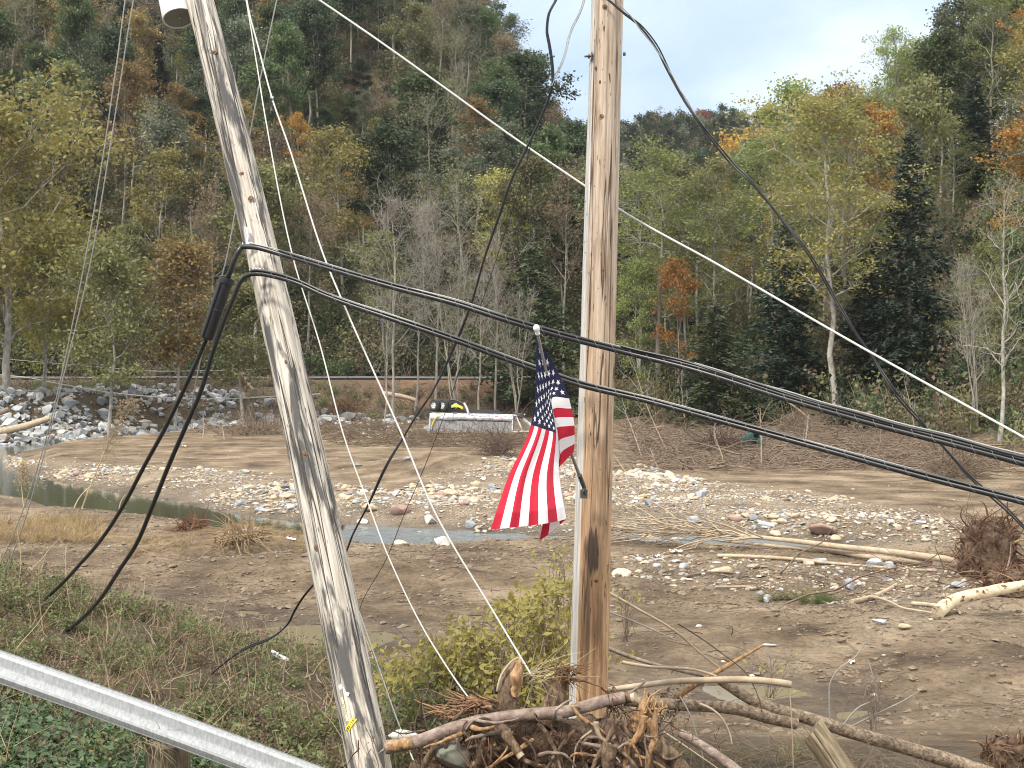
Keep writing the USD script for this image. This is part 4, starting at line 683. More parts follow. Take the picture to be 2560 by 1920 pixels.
BIG = [  # px, py of the foot, width in px, material, squash, label
    (1452, 1262, 62, 'stone_white', 1.0, 'big white angular boulder tucked between the flag and the upright pole'), (1420, 1248, 40, 'stone_red', .9, 'purplish stone leaning against the white boulder by the flag'), (1002, 1284, 62, 'stone_red', .75, 'dark brown block on the gravel between the guy wires'),
    (1104, 1362, 44, 'stone_white', 1.0, 'white stone standing alone in the riffle'), (1000, 1362, 46, 'stone_tan', .55, 'flat tan stone awash in the riffle left of the white one'), (1048, 1358, 18, 'stone_tan', .6, 'small tan stone awash between the two riffle stones'),
    (2058, 1336, 100, 'stone_red', .55, 'large flat reddish slab on the gravel bar right of the pole'), (1838, 1300, 40, 'stone_red', .7, 'rusty red stone on the gravel bar left of the reddish slab'), (1735, 1308, 42, 'stone_grey', .9, 'blue-grey boulder near the left end of the fallen trunks'), (1915, 1318, 45, 'stone_grey', .8, 'grey boulder on the gravel just above the fallen trunks'),
    (1880, 1300, 34, 'stone_grey', 1.0, 'pointed blue-grey stone in the middle of the right gravel bar'), (1955, 1305, 38, 'stone_grey', .9, 'squarish grey stone left of the reddish slab'), (2115, 1472, 66, 'stone_grey', 1.0, 'large split grey rock below the fallen trunks'), (2190, 1418, 52, 'stone_grey', 1.0, 'blue-grey rock under the trunk near the root plate'),
    (2225, 1422, 36, 'stone_grey', 1.2, 'narrower grey rock right of the one under the trunk'), (2050, 1412, 48, 'stone_grey', .8, 'grey rock beneath the middle of the fallen trunks'), (1923, 1505, 44, 'stone_grey', 1.0, 'pointed grey rock by the green grass tuft'), (2195, 1560, 50, 'stone_grey', .8, 'pale blue rock alone on the mud at right'),
    (2262, 1570, 36, 'stone_tan', .6, 'flat pale stone right of the pale blue rock'), (1552, 1440, 56, 'stone_tan', .6, 'pale folded rock half buried right beside the upright pole'), (1790, 1432, 34, 'stone_tan', .8, 'yellow-brown stone on the near shore left of the grey rocks'), (1812, 1432, 40, 'stone_tan', .8, 'pale tan stone beside the yellow-brown one on the near shore'),
    (1628, 1350, 48, 'stone_tan', .9, 'orange-tan rock standing in the water under the fallen branches'), (1590, 1352, 30, 'stone_grey', .8, 'blue-grey rock left of the orange-tan one in the water'), (1690, 1352, 38, 'stone_grey', .5, 'flat grey rock in the water right of the orange-tan one'), (930, 1275, 44, 'stone_tan', .8, 'tan rock at the water line left of the brown block'),
    (905, 1308, 40, 'stone_white', .6, 'white rock at the water line beside the guy wire'), (1075, 1308, 60, 'stone_white', .7, 'long whitish rock at the water line above the riffle'), (1175, 1318, 34, 'stone_grey', .9, 'grey rock at the water line left of the flag'), (600, 1262, 36, 'stone_grey', .8, 'blue-grey stone at the pool edge left of the leaning pole'),
    (650, 1278, 34, 'stone_grey', .8, 'pale blue stone at the pool edge touching the leaning pole'), (712, 1222, 32, 'stone_dark', .8, 'dark stone on the gravel just left of the leaning pole'), (190, 1180, 34, 'stone_grey', .6, 'grey stone alone on the left tip of the gravel bar'), (830, 1215, 26, 'stone_dark', .8, 'dark bluish stone right of the leaning pole'),
    (893, 1166, 24, 'stone_dark', .8, 'bluish stone on the sand right of the guy wire'), (1630, 1178, 24, 'stone_grey', .9, 'grey stone at the edge of the drift brush right of the pole'), (1755, 1240, 44, 'stone_grey', .8, 'grey boulder at the far edge of the right gravel bar'), (1340, 1215, 40, 'stone_tan', .8, 'tan boulder on the gravel behind the flag'),
    (1020, 1150, 26, 'stone_grey', .8, 'grey stone by the brush tangle left of the flag'), (1130, 1240, 34, 'stone_tan', .8, 'tan boulder left of the striped end of the flag'), (1165, 1262, 30, 'stone_red', .8, 'pinkish stone close to the flag edge'), (1210, 1200, 30, 'stone_white', .6, 'white flat stone left of the middle of the flag')]
g = np.random.default_rng(41)
for px, py, w, m, sq, lab in BIG:
    p = ground_at(px, py, 20); 
    put_rock('boulder', lab, 'boulder', m, p[0], p[1], w * p[1] / FPX, squash=sq * 1.25, g=g, z=max(p[2], -.05))
# gravel: the stones that show largest are things, the rest one mass
def scatter(poly, n, x0, x1, y0, y1, seed):
    q = np.random.default_rng(seed); x, y = q.uniform(x0, x1, n), q.uniform(y0, y1, n); px, py = project(np.stack([x, y, H(x, y)], -1)); ok = contains_xy(poly, px, py); return x[ok], y[ok]
gx, gy = scatter(GRAVEL_PX, 230000, -45, 38, 44, 112, 51); q = np.random.default_rng(52)
pp = meshkit.fbm(np.stack([gx / 3, gy / 3, gx * 0], -1), 3, 5); edge_ = distance(GRAVEL_PX.exterior, shp_points(*project(np.stack([gx, gy, H(gx, gy)], -1))))
keep = (q.uniform(size=len(gx)) < np.clip(.34 + 1.9 * (pp - .38) + .25 * (gx > 6), .08, 1) * np.clip(edge_ / 22, .15, 1)); gx, gy = gx[keep], gy[keep]
srt = meshkit.fbm(np.stack([gx / 5, gy / 4, gx * 0], -1), 3, 15); gs = np.clip(.10 * np.clip(.45 + 2.6 * (srt - .30), .45, 1.5) * q.lognormal(0, .55, len(gx)), .045, .62) * np.clip(gy / 62, .8, 1.5) 
gz = H(gx, gy)
order = np.argsort(-gs / gy); ind, rest = order[:170], order[170:]
GROUPWORD = ['left of the leaning pole', 'between the leaning pole and the flag', 'right of the upright pole']
for i in ind:
    px = float(project(np.array([[gx[i], gy[i], gz[i]]]))[0][0]); m = ['stone_tan', 'stone_grey', 'stone_tan', 'stone_white', 'stone_mixed', 'stone_red'][q.choice(6, p=[.36, .2, .14, .12, .13, .05])]; wd = GROUPWORD[0 if px < 760 else 1 if px < 1330 else 2]
    cw = {'stone_tan': 'tan', 'stone_grey': 'grey', 'stone_white': 'whitish', 'stone_mixed': 'pale', 'stone_red': 'reddish'}[m]
    put_rock('river_stone', f'{cw} rounded stone among the gravel {wd}', 'stone', m, gx[i], gy[i], gs[i] * .95, f'{cw} gravel stones {wd}', z=max(float(gz[i]), -.03), g=q)
SM = [(f'stone_{i}', [(stone(600 + i, 1, .6, .3), MAT['stone_mixed'], True)]) for i in range(7)]
sx, sy = scatter(Polygon([(0, 1130), (2560, 1130), (2560, 1800), (1500, 1700), (0, 1450)]), 4200, -45, 40, 24, 110, 53)
nx_, ny_ = scatter(NEARGRAVEL_PX, 8000, 2, 22, 33, 52, 54); fx_, fy_ = scatter(FARGRAVEL_PX, 2600, -24, -4, 95, 150, 55)
ax = np.r_[gx[rest], sx, nx_, fx_]; ay = np.r_[gy[rest], sy, ny_, fy_]
as_ = np.r_[gs[rest], np.clip(.05 * q.lognormal(0, .6, len(sx)), .02, .22), np.clip(.075 * q.lognormal(0, .6, len(nx_)), .03, .4), np.clip(.16 * q.lognormal(0, .5, len(fx_)), .06, .5)]
az = H(ax, ay); ok = az > -.12; ax, ay, az, as_ = ax[ok], ay[ok], az[ok], as_[ok]
instancer('/World/gravel', SM, np.c_[ax, ay, az + as_ * .1], q.integers(0, 7, len(ax)), as_[:, None] * np.c_[q.uniform(.8, 1.4, len(ax)), q.uniform(.8, 1.2, len(ax)), q.uniform(.8, 1.2, len(ax))], q.uniform(0, 6.28, len(ax)), 'loose pale gravel and cobbles strewn over the river bars', 'gravel', tilt=q.uniform(-.25, .25, len(ax)))

# riprap along the far left bank
q = np.random.default_rng(61); N = 8500; x = q.uniform(-56, -6, N); y = q.uniform(98, 141, N); d = toe_distance(x, y); pr = meshkit.fbm(np.stack([x / 5, y / 5, x * 0], -1), 3, 7)
amax = 4.5 + 9.5 * smooth((-12 - x) / 14)
ok = (d > -1.6) & (d < amax) & (y < 136) & (q.uniform(size=N) < np.where(x < -26, .95, np.clip(3.2 * (pr - .34), .04, .9))); x, y, d = x[ok], y[ok], d[ok]; s = np.clip(.55 * q.lognormal(0, .45, len(x)), .22, 1.7); z = H(x, y); px, py = project(np.stack([x, y, z], -1)); sh = px > -40; x, y, s, z, px = x[sh], y[sh], s[sh], z[sh], px[sh]
order = np.argsort(-s); ind, rest = order[:150], order[150:]
for i in ind:
    wd = 'left of the first bare-footed sycamore' if px[i] < 262 else 'between the two sycamores' if px[i] < 470 else 'behind the leaning pole'
    sz = 'large' if s[i] > 1.15 else 'middling'; put_rock('riprap_rock', f'{sz} angular grey riprap rock on the far bank {wd}', 'rock', 'stone_riprap', x[i], y[i], s[i], f'{sz} riprap rocks {wd}', g=q, sink=.12, squash=1.15)
RR = [(f'rock_{i}', [(stone(700 + i, 2, .75, .5), MAT['stone_riprap'], 28)]) for i in range(6)]
instancer('/World/riprap', RR, np.c_[x[rest], y[rest], z[rest] + .12], q.integers(0, 6, len(rest)), s[rest], q.uniform(0, 6.28, len(rest)), 'smaller angular grey stones packed between the riprap rocks', 'riprap', tilt=q.uniform(-.5, .5, len(rest)))
for px_, py_, w_, m_, lab in [(168, 1008, 34, 'stone_tan', 'yellowish boulder on top of the left riprap'), (222, 1040, 30, 'stone_grey', 'pale blue block at the top edge of the left riprap'), (250, 1046, 36, 'stone_grey', 'long blue-grey block beside the foot of the first sycamore'), (690, 1012, 22, 'stone_white', 'white chunk on the bank left of the leaning pole')]:
    p = ground_at(px_, py_, 60); put_rock('boulder', lab, 'boulder', m_, p[0], p[1], w_ * p[1] / FPX, g=q, squash=1.3)

# ---------------------------------------------------------------- drift: sticks, brush, roots
def sticks(n, x0, x1, y0, y1, ok_fn, Lm, r, seed, up=.12, K=6, curl=.25, dirx=1.6, z_off=.02):
    g = np.random.default_rng(seed); x, y = g.uniform(x0, x1, n), g.uniform(y0, y1, n); k = ok_fn(x, y, g); x, y = x[k], y[k]; N = len(x)
    D = nrm(np.c_[g.normal(size=N) * dirx, g.normal(size=N), np.abs(g.normal(size=N)) * up]); L = Lm * g.lognormal(0, .5, N); t = np.linspace(0, 1, K)
    P = np.stack([x, y, np.zeros(N)], -1)[:, None] + D[:, None] * (L[:, None] * t)[:, :, None] + np.cumsum(g.normal(size=(N, K, 3)) * [1, 1, .6], axis=1) * (curl * .3 * L)[:, None, None]
    zg = H(P[..., 0], P[..., 1]); P[..., 2] = np.maximum(P[..., 2] - P[:, :1, 2], -.0) + zg[:, :1] + z_off; P[..., 2] = np.maximum(P[..., 2], zg + .01)
    return tubes(P, (r * g.lognormal(0, .4, N))[:, None] * np.linspace(1, .35, K)[None], 4)
def inpx(poly, soft=0.0):
    def ok(x, y, g):
        P = Polygon(poly); px, py = project(np.stack([x, y, H(x, y)], -1)); k = contains_xy(P, px, py)
        return k & (g.uniform(size=len(px)) < np.clip(distance(P.exterior, shp_points(px, py)) / soft, .02, 1)) if soft else k
    return ok
BRUSH_R = [(1530, 1060), (1700, 1075), (1900, 1085), (2080, 1060), (2300, 1080), (2450, 1120), (2570, 1140), (2570, 1225), (2400, 1210), (2150, 1190), (1950, 1165), (1750, 1165), (1560, 1150)]
BRUSH_R2 = [(x_, y_ - 25 if y_ < 1150 else y_ + 45) for x_, y_ in BRUSH_R]
solo('drift_sticks', sticks(7500, 5, 40, 75, 131, inpx(BRUSH_R2, 60), 2.1, .026, 71, up=.10), MAT['stick'], 'tangled grey-brown flood drift strewn along the right bank below the trees', 'driftwood', kind='stuff')
solo('drift_brush', sticks(9000, 5, 40, 75, 133, inpx(BRUSH_R2, 80), .9, .016, 72, up=.4), MAT['stick_dark'], 'fine dark brush caught among the flood drift on the right bank', 'brush', kind='stuff')
solo('drift_litter', sticks(6000, -26, 6, 95, 140, inpx([(780, 1080), (900, 1060), (1060, 1080), (1330, 1090), (1340, 1150), (1200, 1170), (1000, 1130), (850, 1110)]), 1.1, .018, 73, up=.5), MAT['stick_dark'], 'brown twigs and dead weeds washed up round the overturned truck', 'driftwood', kind='stuff')
solo('bank_twigs', sticks(4200, -58, 4, 108, 146.3, inpx([(0, 985), (300, 965), (600, 965), (900, 960), (1270, 960), (1290, 1060), (900, 1075), (700, 1085), (560, 1110), (300, 1010), (0, 1010)]), 1.3, .022, 74, up=.8), MAT['stick'], 'broken branches and roots hanging on the washed-out bank under the road', 'branches', kind='stuff')
solo('mud_twigs', sticks(5000, -14, 22, 22, 54, inpx([(0, 1430), (700, 1340), (1500, 1400), (2560, 1420), (2560, 1800), (1600, 1800), (700, 1620), (0, 1480)]), .35, .006, 75, up=.1), MAT['stick'], 'small twigs scattered over the near mud', 'twigs', kind='stuff')
solo('shore_branches', sticks(1300, 6, 24, 34, 50, inpx([(1600, 1400), (2000, 1440), (2300, 1420), (2560, 1440), (2560, 1560), (2200, 1550), (1900, 1500), (1600, 1470)]), 1.1, .014, 76, up=.3, K=7), MAT['stick'], 'pale bare branches littering the near shore below the fallen trunks', 'branches', kind='stuff')

q = np.random.default_rng(66); N = 70000; x, y = q.uniform(-18, 18, N), q.uniform(20, 56, N); cl = meshkit.fbm(np.stack([x / 2.2, y / 1.5, x * 0], -1), 4, 21); z = H(x, y); ok = (q.uniform(size=N) < np.clip(3.4 * (cl - .36), .06, 1)) & (y > crest(x) + 5) & (z > .2) & (np.abs(x) < .4 * y); x, y, z = x[ok], y[ok], z[ok]
for m_ in puddle_polys: k = ~contains_xy(m_.buffer(.3), x, y); x, y, z = x[k], y[k], z[k]
ramp_noise('mud_clod', [(.3, (.10, .075, .05)), (.5, (.18, .14, .098)), (.7, (.27, .215, .157))], nscale=3, bump=.8, bdist=.05)
instancer('/World/mud_clods', [(f'clod_{i}', [(stone(760 + i, 1, .7, .5), MAT['mud_clod'], 30)]) for i in range(5)], np.c_[x, y, z], q.integers(0, 5, len(x)), np.clip(.07 * q.lognormal(0, .6, len(x)), .025, .34), q.uniform(0, 6.28, len(x)), 'crumbled clods of brown mud turned up on the near river flat', 'mud', tilt=q.uniform(-.4, .4, len(x)))
q = np.random.default_rng(67); N = 420; x = q.uniform(-58, 7, N); y = np.where(q.uniform(size=N) < .3, q.uniform(141, 143.5, N), q.uniform(132, 142, N)); y = np.where(x > -8, np.minimum(y, 146), y); ok = np.abs(x) < .41 * y; x, y = x[ok], y[ok]
instancer('/World/bank_growth', [(f'shrub_{i}', [(a_, MAT['twig']), (b_, MAT[m])]) for i, (m, (a_, b_)) in enumerate(zip(['leaf_dead', 'leaf_brown', 'leaf_olive', 'leaf_green'], [shrub(350 + i, 1.0, [120, 220, 240, 240][i], .17, 12) for i in range(4)]))], np.c_[x, y, H(x, y) - .1], q.choice(4, len(x), p=[.42, .3, .16, .12]), q.uniform(.5, 1.1, len(x)), q.uniform(0, 6.28, len(x)), 'dead weeds and shrubs hanging on the torn bank below the far road', 'undergrowth')

def tangle(seed, c, rad, n, L, r, mat_, name, label, cat, z_lift=.0):
    g = np.random.default_rng(seed); p = nrm(g.normal(size=(n, 3))) * g.uniform(.3, 1, (n, 1)) * rad; p[:, 2] = np.abs(p[:, 2]); D = nrm(np.cross(p, g.normal(size=(n, 3))) + p * .5); P, R = limbs(g, p, D, L * g.lognormal(0, .4, n), np.full(n, r) * g.lognormal(0, .4, n), K=6, wob=.5, droop=.2)
    P = P + c; P[..., 2] = np.maximum(P[..., 2], H(P[..., 0], P[..., 1]) + .01); return solo(name, tubes(P, R, 4), MAT[mat_], label, cat)
for k, (px, py, w, h, lab) in enumerate([(1240, 1140, 95, 60, 'brown root-and-twig tangle on the sand left of the flag'), (2390, 1195, 150, 45, 'brushy drift heap under the cables towards the right edge'), (1800, 1130, 120, 45, 'drift heap with dark branches beside the teal bin'), (1700, 1060, 110, 40, 'dark brush heap under the trees right of the upright pole'),
        (640, 1088, 120, 30, 'low drift heap with bleached twigs on the sandbar'), (860, 1040, 70, 40, 'red-brown root tangle between the leaning pole and guy wire'), (1990, 1085, 100, 40, 'root tangle at the foot of the pale-trunked tree'), (600, 1345, 110, 16, 'matted reed heap at the pool edge beside the leaning pole'), (480, 1318, 60, 14, 'small dark driftwood lump on the near pool shore')]):
    p = ground_at(px, py, 20); s = p[1] / FPX; tangle(80 + k, p, np.array([w / 2 * s, 1.0 + w / 4 * s, h * s]), 330, w * s * .4, .016 * max(1, p[1] / 90), ['stick', 'stick_dark', 'stick_dark', 'stick_dark', 'stick', 'root_fibre', 'stick', 'straw_grass', 'root_fibre'][k], 'brush_heap', lab, 'brush heap')

def sapling(px, py, px2, py2, lab, r=.03, Y=None, seed=0, bl=5):
    p = ground_at(px, py, 20); top = W(px2, py2, p[1] + .3); g = np.random.default_rng(900 + seed); mid = (p + top) / 2 + g.normal(size=3) * .04 * np.linalg.norm(top - p); P = spline([p - [0, 0, .2], mid, top], 9); ms = [frame_tube(P, r * np.linspace(1, .3, 9), 6)]
    h = np.linalg.norm(top - p); st = P[g.integers(3, 9, bl)]; D = nrm(nrm(top - p) + g.normal(size=(bl, 3)) * [.5, .4, .3]); B, R = limbs(g, st, D, h * g.uniform(.25, .5, bl), np.full(bl, r * .5), K=5); ms.append(tubes(B, R, 4)); st2 = B[g.integers(0, bl, bl * 2), g.integers(1, 4, bl * 2)]; B2, R2 = limbs(g, st2, nrm(D[g.integers(0, bl, bl * 2)] + g.normal(size=(bl * 2, 3)) * .4), h * g.uniform(.1, .25, bl * 2), np.full(bl * 2, r * .3), K=4); ms.append(tubes(B2, R2, 3))
    t = thing('bare_sapling', lab, 'sapling', p); part(t, 'stem', (ms[0][0] - p, ms[0][1]), MAT['barkless'], True); b = join(*ms[1:]); part(t, 'branches', (b[0] - p, b[1]), MAT['twig'], True)
for k, a in enumerate([(1608, 1148, 1558, 1020, 'bent pale sapling between the pole and the teal bin, leftmost one'), (1675, 1132, 1590, 930, 'tall forked sapling curving left, right of the upright pole'), (1903, 1165, 1900, 1020, 'straight bleached sapling right of the teal bin'), (1815, 1160, 1785, 1085, 'short leaning stick left of the teal bin'), (1650, 1170, 1625, 1120, 'short pale stick among the stones right of the pole'), (1570, 1180, 1530, 1130, 'pale stick leaning towards the pole over the gravel'), (505, 1095, 508, 1040, 'small bleached sapling on the sandbar near the hanging cables'), (562, 1100, 556, 1062, 'short forked white twig on the sandbar'), (2010, 1110, 2020, 1050, 'thin stick by the pale-trunked tree'), (1720, 1085, 1705, 930, 'thin whitish sapling right of the forked one'), (2290, 1110, 2262, 960, 'thin sapling beneath the upper cable at right')]):
    sapling(*a, r=.045, seed=k)

def log(name, label, cat, pts, r0, r1, matn, sides=14, rough=.06, seed=0, tip=None, parts_=()):
    P = pspline(pts, max(14, 6 * len(pts))); v, f = frame_tube(P, np.linspace(r0, r1, len(P)), sides); c = np.repeat(P, sides, 0); s = max(r0, .02)
    v = c + (v - c) * (1 + rough * 4 * (meshkit.fbm(v / (s * 2.5) + seed, 3, seed) - .5)[:, None]); o = np.asarray(pts[0], float); t = thing(name, label, cat, o); part(t, 'trunk', (v - o, f), MAT[matn], 50)
    return t, P, o
def gp(px, py, lift=0.0, y0=18): p = ground_at(px, py, y0); return p + [0, 0, lift]

# two long fallen trunks reaching from the root plate over the water
A = [gp(2385, 1424, .25), W(2150, 1372, 39.5), W(1990, 1353, 41), W(1800, 1334, 43), W(1560, 1322, 45.5)]
t, P, o = log('fallen_tree', 'long pale fallen tree lying from the root plate across the river, upper of two', 'fallen tree', A, .10, .03, 'barkless', seed=1)
g = np.random.default_rng(91); k = 60; st = P[g.integers(len(P) // 2, len(P), k)]; B, R = limbs(g, st, nrm(np.c_[-1.2 + g.normal(size=k) * .35, g.normal(size=k) * .5, g.normal(size=k) * .18]), g.uniform(1.0, 3.4, k), np.full(k, .03), K=6, wob=.1); b = tubes(B, R, 4); part(t, 'branches', (b[0] - o, b[1]), MAT['barkless'], True)
k = 120; st = B[g.integers(0, 60, k), g.integers(2, 6, k)]; B, R = limbs(g, st, nrm(np.c_[-1 + g.normal(size=k) * .5, g.normal(size=k) * .5, g.normal(size=k) * .3]), g.uniform(.4, 1.3, k), np.full(k, .012), K=4); b = tubes(B, R, 3); part(t, 'twigs', (b[0] - o, b[1]), MAT['twig'], True, kind='stuff')
A = [gp(2330, 1418, .12), W(2200, 1395, 39.2), W(2080, 1378, 40.3), W(1950, 1366, 41.5), W(1800, 1352, 43)]
log('fallen_tree', 'shorter fallen trunk half hidden beneath the upper one over the water', 'fallen tree', A, .085, .04, 'barkless', seed=2)
for k, (pts, r, m, lab) in enumerate([([(1795, 1395), (1950, 1402), (2100, 1416), (2330, 1432)], .06, 'barkless', 'thin pale pole lying parallel below the two fallen trunks'), ([(2128, 1512), (2190, 1496), (2265, 1424)], .07, 'barkless', 'greenish forked branch propped in front of the root plate'), ([(2280, 1516), (2360, 1524), (2400, 1540)], .05, 'barkless', 'straight pale stick before the root plate'), ([(1788, 1475), (1860, 1474), (1925, 1474)], .03, 'barkless', 'slim pale stick lying on the mud left of the grass tuft'), ([(1705, 1450), (1790, 1436), (1840, 1440)], .035, 'stick', 'crooked branch on the near shore right of the pole'), ([(2170, 1500), (2250, 1525), (2330, 1540)], .04, 'barkless', 'bent pale branch lying before the forked one')]):
    log('branch', lab, 'branch', [gp(a, b, .06) for a, b in pts], r, r * .5, m, 8, seed=5 + k)
p = gp(2345, 1540, .08); A = [p, W(2400, 1496, p[1] + .4), W(2470, 1480, p[1] + .6), W(2570, 1462, p[1] + .9)]
log('birch_log', 'mottled birch log arching out of the drift at the right edge', 'log', A, .15, .11, 'bark_birch', seed=11)
for k, (pts, r, m, lab, Y) in enumerate([([(-20, 1082), (60, 1066), (126, 1044)], .35, 'barkless', 'tree trunk lying on the left riprap by the water', 113), ([(-20, 1040), (22, 1022)], .28, 'bark_log', 'brown trunk end poking in at the left edge over the riprap', 118), ([(955, 984), (1000, 990), (1038, 1000)], .28, 'barkless', 'pale log on the bank left of the overturned truck', 137), ([(592, 910), (612, 945), (636, 980)], .22, 'barkless', 'broken pale trunk leaning against the far road left of the pole', 140), ([(1555, 1086), (1620, 1074), (1660, 1066)], .16, 'barkless', 'fallen trunk lying in the brush right of the upright pole', 122), ([(2050, 1078), (1960, 1000), (1900, 975)], .1, 'barkless', 'dead limb leaning across the dark hemlocks', 121), ([(690, 1275), (760, 1262), (800, 1258)], .22, 'bark_log', 'dark sodden log at the pool edge behind the leaning pole', 62)]):
    log('driftwood_log', lab, 'log', [W(a, b, Y) for a, b in pts], r, r * .7, m, 10, seed=20 + k)

def root_plate(name, label, px, py, wpx, hpx, seed, n=700, Y0=18, core='root_soil', fibre='root_fibre', L=.7):
    p = ground_at(px, py, Y0); s = p[1] / FPX; rx_, rz_ = wpx / 2 * s, hpx / 2 * s; g = np.random.default_rng(seed); t = thing(name, label, 'root plate', p)
    m = trimesh.creation.icosphere(4); v = np.sign(m.vertices) * np.abs(m.vertices) ** .75 * [rx_ * .85, rx_ * .5, rz_ * .95] * (1 + 1.1 * (meshkit.fbm(m.vertices * 2.2 + seed, 4, seed)[:, None] - .5)); part(t, 'soil', (v + [0, 0, rz_ * .8], m.faces), MAT[core], 60)
    st = v[g.integers(0, len(v), n)] * .95 + [0, 0, rz_ * .8]; D = nrm((st - [0, .2, rz_ * .7]) * .6 + g.normal(size=(n, 3)) * .9 * rx_); P, R = limbs(g, st, D, L * rx_ * g.lognormal(-.5, .6, n), .012 * g.lognormal(0, .5, n) * s / .011, K=6, wob=.5, droop=.25); part(t, 'roots', tubes(P, R, 4), MAT[fibre], True)
    for k in range(16):
        i_ = int(g.integers(0, len(v))); p0 = v[i_] * .9 + [0, 0, rz_ * .8]; dd = nrm((p0 - [0, .3, rz_ * .5]) + g.normal(size=3) * .5 * rx_); Pq = spline([p0, p0 + dd * rx_ * .45 + g.normal(size=3) * .12 * rx_, p0 + dd * rx_ * g.uniform(.6, 1.0) + g.normal(size=3) * .3 * rx_], 12); part(t, 'root', frame_tube(Pq, np.linspace(.05, .012, 12) * rx_, 7), MAT[['stump_bark', 'bark_log', 'broken_wood'][k % 3]], True)
    return t, p, s
root_plate('root_plate', 'upturned red-brown root plate at the right edge at the foot of the fallen trunks', 2470, 1440, 160, 150, 3)
root_plate('root_plate', 'dark low root mass behind the birch log at the right edge', 2530, 1490, 130, 70, 4, 320)
root_plate('root_plate', 'dark root clump in the bottom right corner of the photo', 2525, 1935, 140, 100, 5, 380, 10)

# ---------------------------------------------------------------- overturned truck
c = ground_at(1175, 1080, 60); yaw = math.radians(-4); Rz = np.array([[math.cos(yaw), -math.sin(yaw), 0], [math.sin(yaw), math.cos(yaw), 0], [0, 0, 1]])
s = c[1] / FPX; u = lambda px: (px - 1175) * s
t = thing('overturned_truck', 'silver box truck lying upside down, half buried in drift, twin wheels in the air', 'truck', c + [0, 0, -.05], Rz @ np.array(trimesh.transformations.rotation_matrix(.02, [0, 1, 0])[:3, :3]))
L0, L1 = u(1072), u(1282); top = 47 * s; dep = 2.3
part(t, 'box_body', box([L1 - L0, dep, top * .70], [(L0 + L1) / 2, dep / 2, top * .35 - .3 + .15]), MAT['truck_panel'], False)
for k in range(14):
    x = L0 + (L1 - L0) * (k + .5) / 14; part(t, 'panel_rib', box([.045, .03, top * .66], [x, -.012, top * .33]), MAT['truck_panel'], False)
vs = []; nsk = 24; xs = np.linspace(L0, L1, nsk); g = np.random.default_rng(8); zb = top * .70 + .05 * g.normal(size=nsk) * .6; yb = -.03 - .05 * np.abs(g.normal(size=nsk))
vv = np.vstack([np.c_[xs, yb, zb], np.c_[xs, yb - .05, zb + .14], np.c_[xs, .15 + .05 * g.normal(size=nsk), np.full(nsk, top * .97) + .03 * g.normal(size=nsk)], np.c_[xs, np.full(nsk, dep), np.full(nsk, top * .97)]]); a = np.arange(nsk - 1)
ff = np.vstack([np.vstack([np.c_[r * nsk + a, r * nsk + a + 1, (r + 1) * nsk + a + 1], np.c_[r * nsk + a, (r + 1) * nsk + a + 1, (r + 1) * nsk + a]]) for r in range(3)])
part(t, 'crumpled_floor_skin', (vv, ff), MAT['truck_skirt'], False)
part(t, 'corner_post', box([.09, .10, top * .95], [L1 - .03, -.04, top * .46]), MAT['truck_skirt'], False); part(t, 'corner_post', box([.12, .1, top * .72], [L0 + .05, -.045, top * .36]), MAT['truck_skirt'], False)
for k in range(9):
    x = u(1180) + k * (u(1262) - u(1180)) / 8.0; part(t, 'reflector_strip', box([.28, .03, .055], [x, -.04, top * .90 + .04 * math.sin(k * 1.7)]), MAT['tape_red' if k % 2 == 0 else 'truck_white'], False, label='red reflective strip' if k % 2 == 0 else 'white reflective strip')
def wheel(cx, cy, cz, r, w, ang, label=None):
    ax_ = np.array([math.cos(ang), math.sin(ang), 0]); prof = [(r * .55, -w / 2), (r * .9, -w / 2), (r, -w * .35), (r, w * .35), (r * .9, w / 2), (r * .55, w / 2), (r * .5, 0), (r * .55, -w / 2)]; m = trimesh.creation.revolve(np.array(prof), sections=28); B = basis(ax_, (0, 0, 1)); tv = m.vertices @ B.T + [cx, cy, cz]; tp = part(t, 'tyre', (tv, m.faces), MAT['rubber'], 35, label=label)
    pr = [(0, -w * .18), (r * .2, -w * .2), (r * .24, -w * .34), (r * .45, -w * .2), (r * .64, -w * .52), (r * .64, w * .1), (0, w * .1)]; m = trimesh.creation.revolve(np.array(pr), sections=28); part(tp, 'rim', (m.vertices @ B.T + [cx, cy, cz], m.faces), MAT['rim_white'], 30)
    for q_ in range(6):
        a_ = q_ * math.pi / 3; hc = np.array([cx, cy, cz]) + B @ np.array([r * .36 * math.cos(a_), r * .36 * math.sin(a_), -w * .3]); part(tp, 'hand_hole', box([.045, .045, .06], hc, B), MAT['chassis_black'], False)
zt_ = 64 * s; ang = math.radians(58)
for px_ in (1083, 1105):
    for off in (0.0, .42, 1.75): wheel(u(px_) + off * math.cos(ang), .35 + off * math.sin(ang) * .9, zt_ + .08, .48, .3, ang)
for px_ in (1083, 1105): part(t, 'axle', cyl([u(px_), .3, zt_], [u(px_) + 1.9 * math.cos(ang), .35 + 1.9 * math.sin(ang), zt_ + .02], .09), MAT['chassis_black'])
part(t, 'frame_rail', box([6.2, .12, .22], [u(1150), .75, top * 1.02 + .16]), MAT['chassis_black'], False); part(t, 'frame_rail', box([6.2, .12, .22], [u(1150), 1.6, top * 1.02 + .16]), MAT['chassis_black'], False)
P = spline([[u(1112), .9, zt_ + .25], [u(1125), .8, zt_ + .52], [u(1145), .7, zt_ + .38], [u(1165), .6, zt_ - .05]], 14); part(t, 'leaf_spring', frame_tube(P, .09, 8), MAT['chassis_black'])
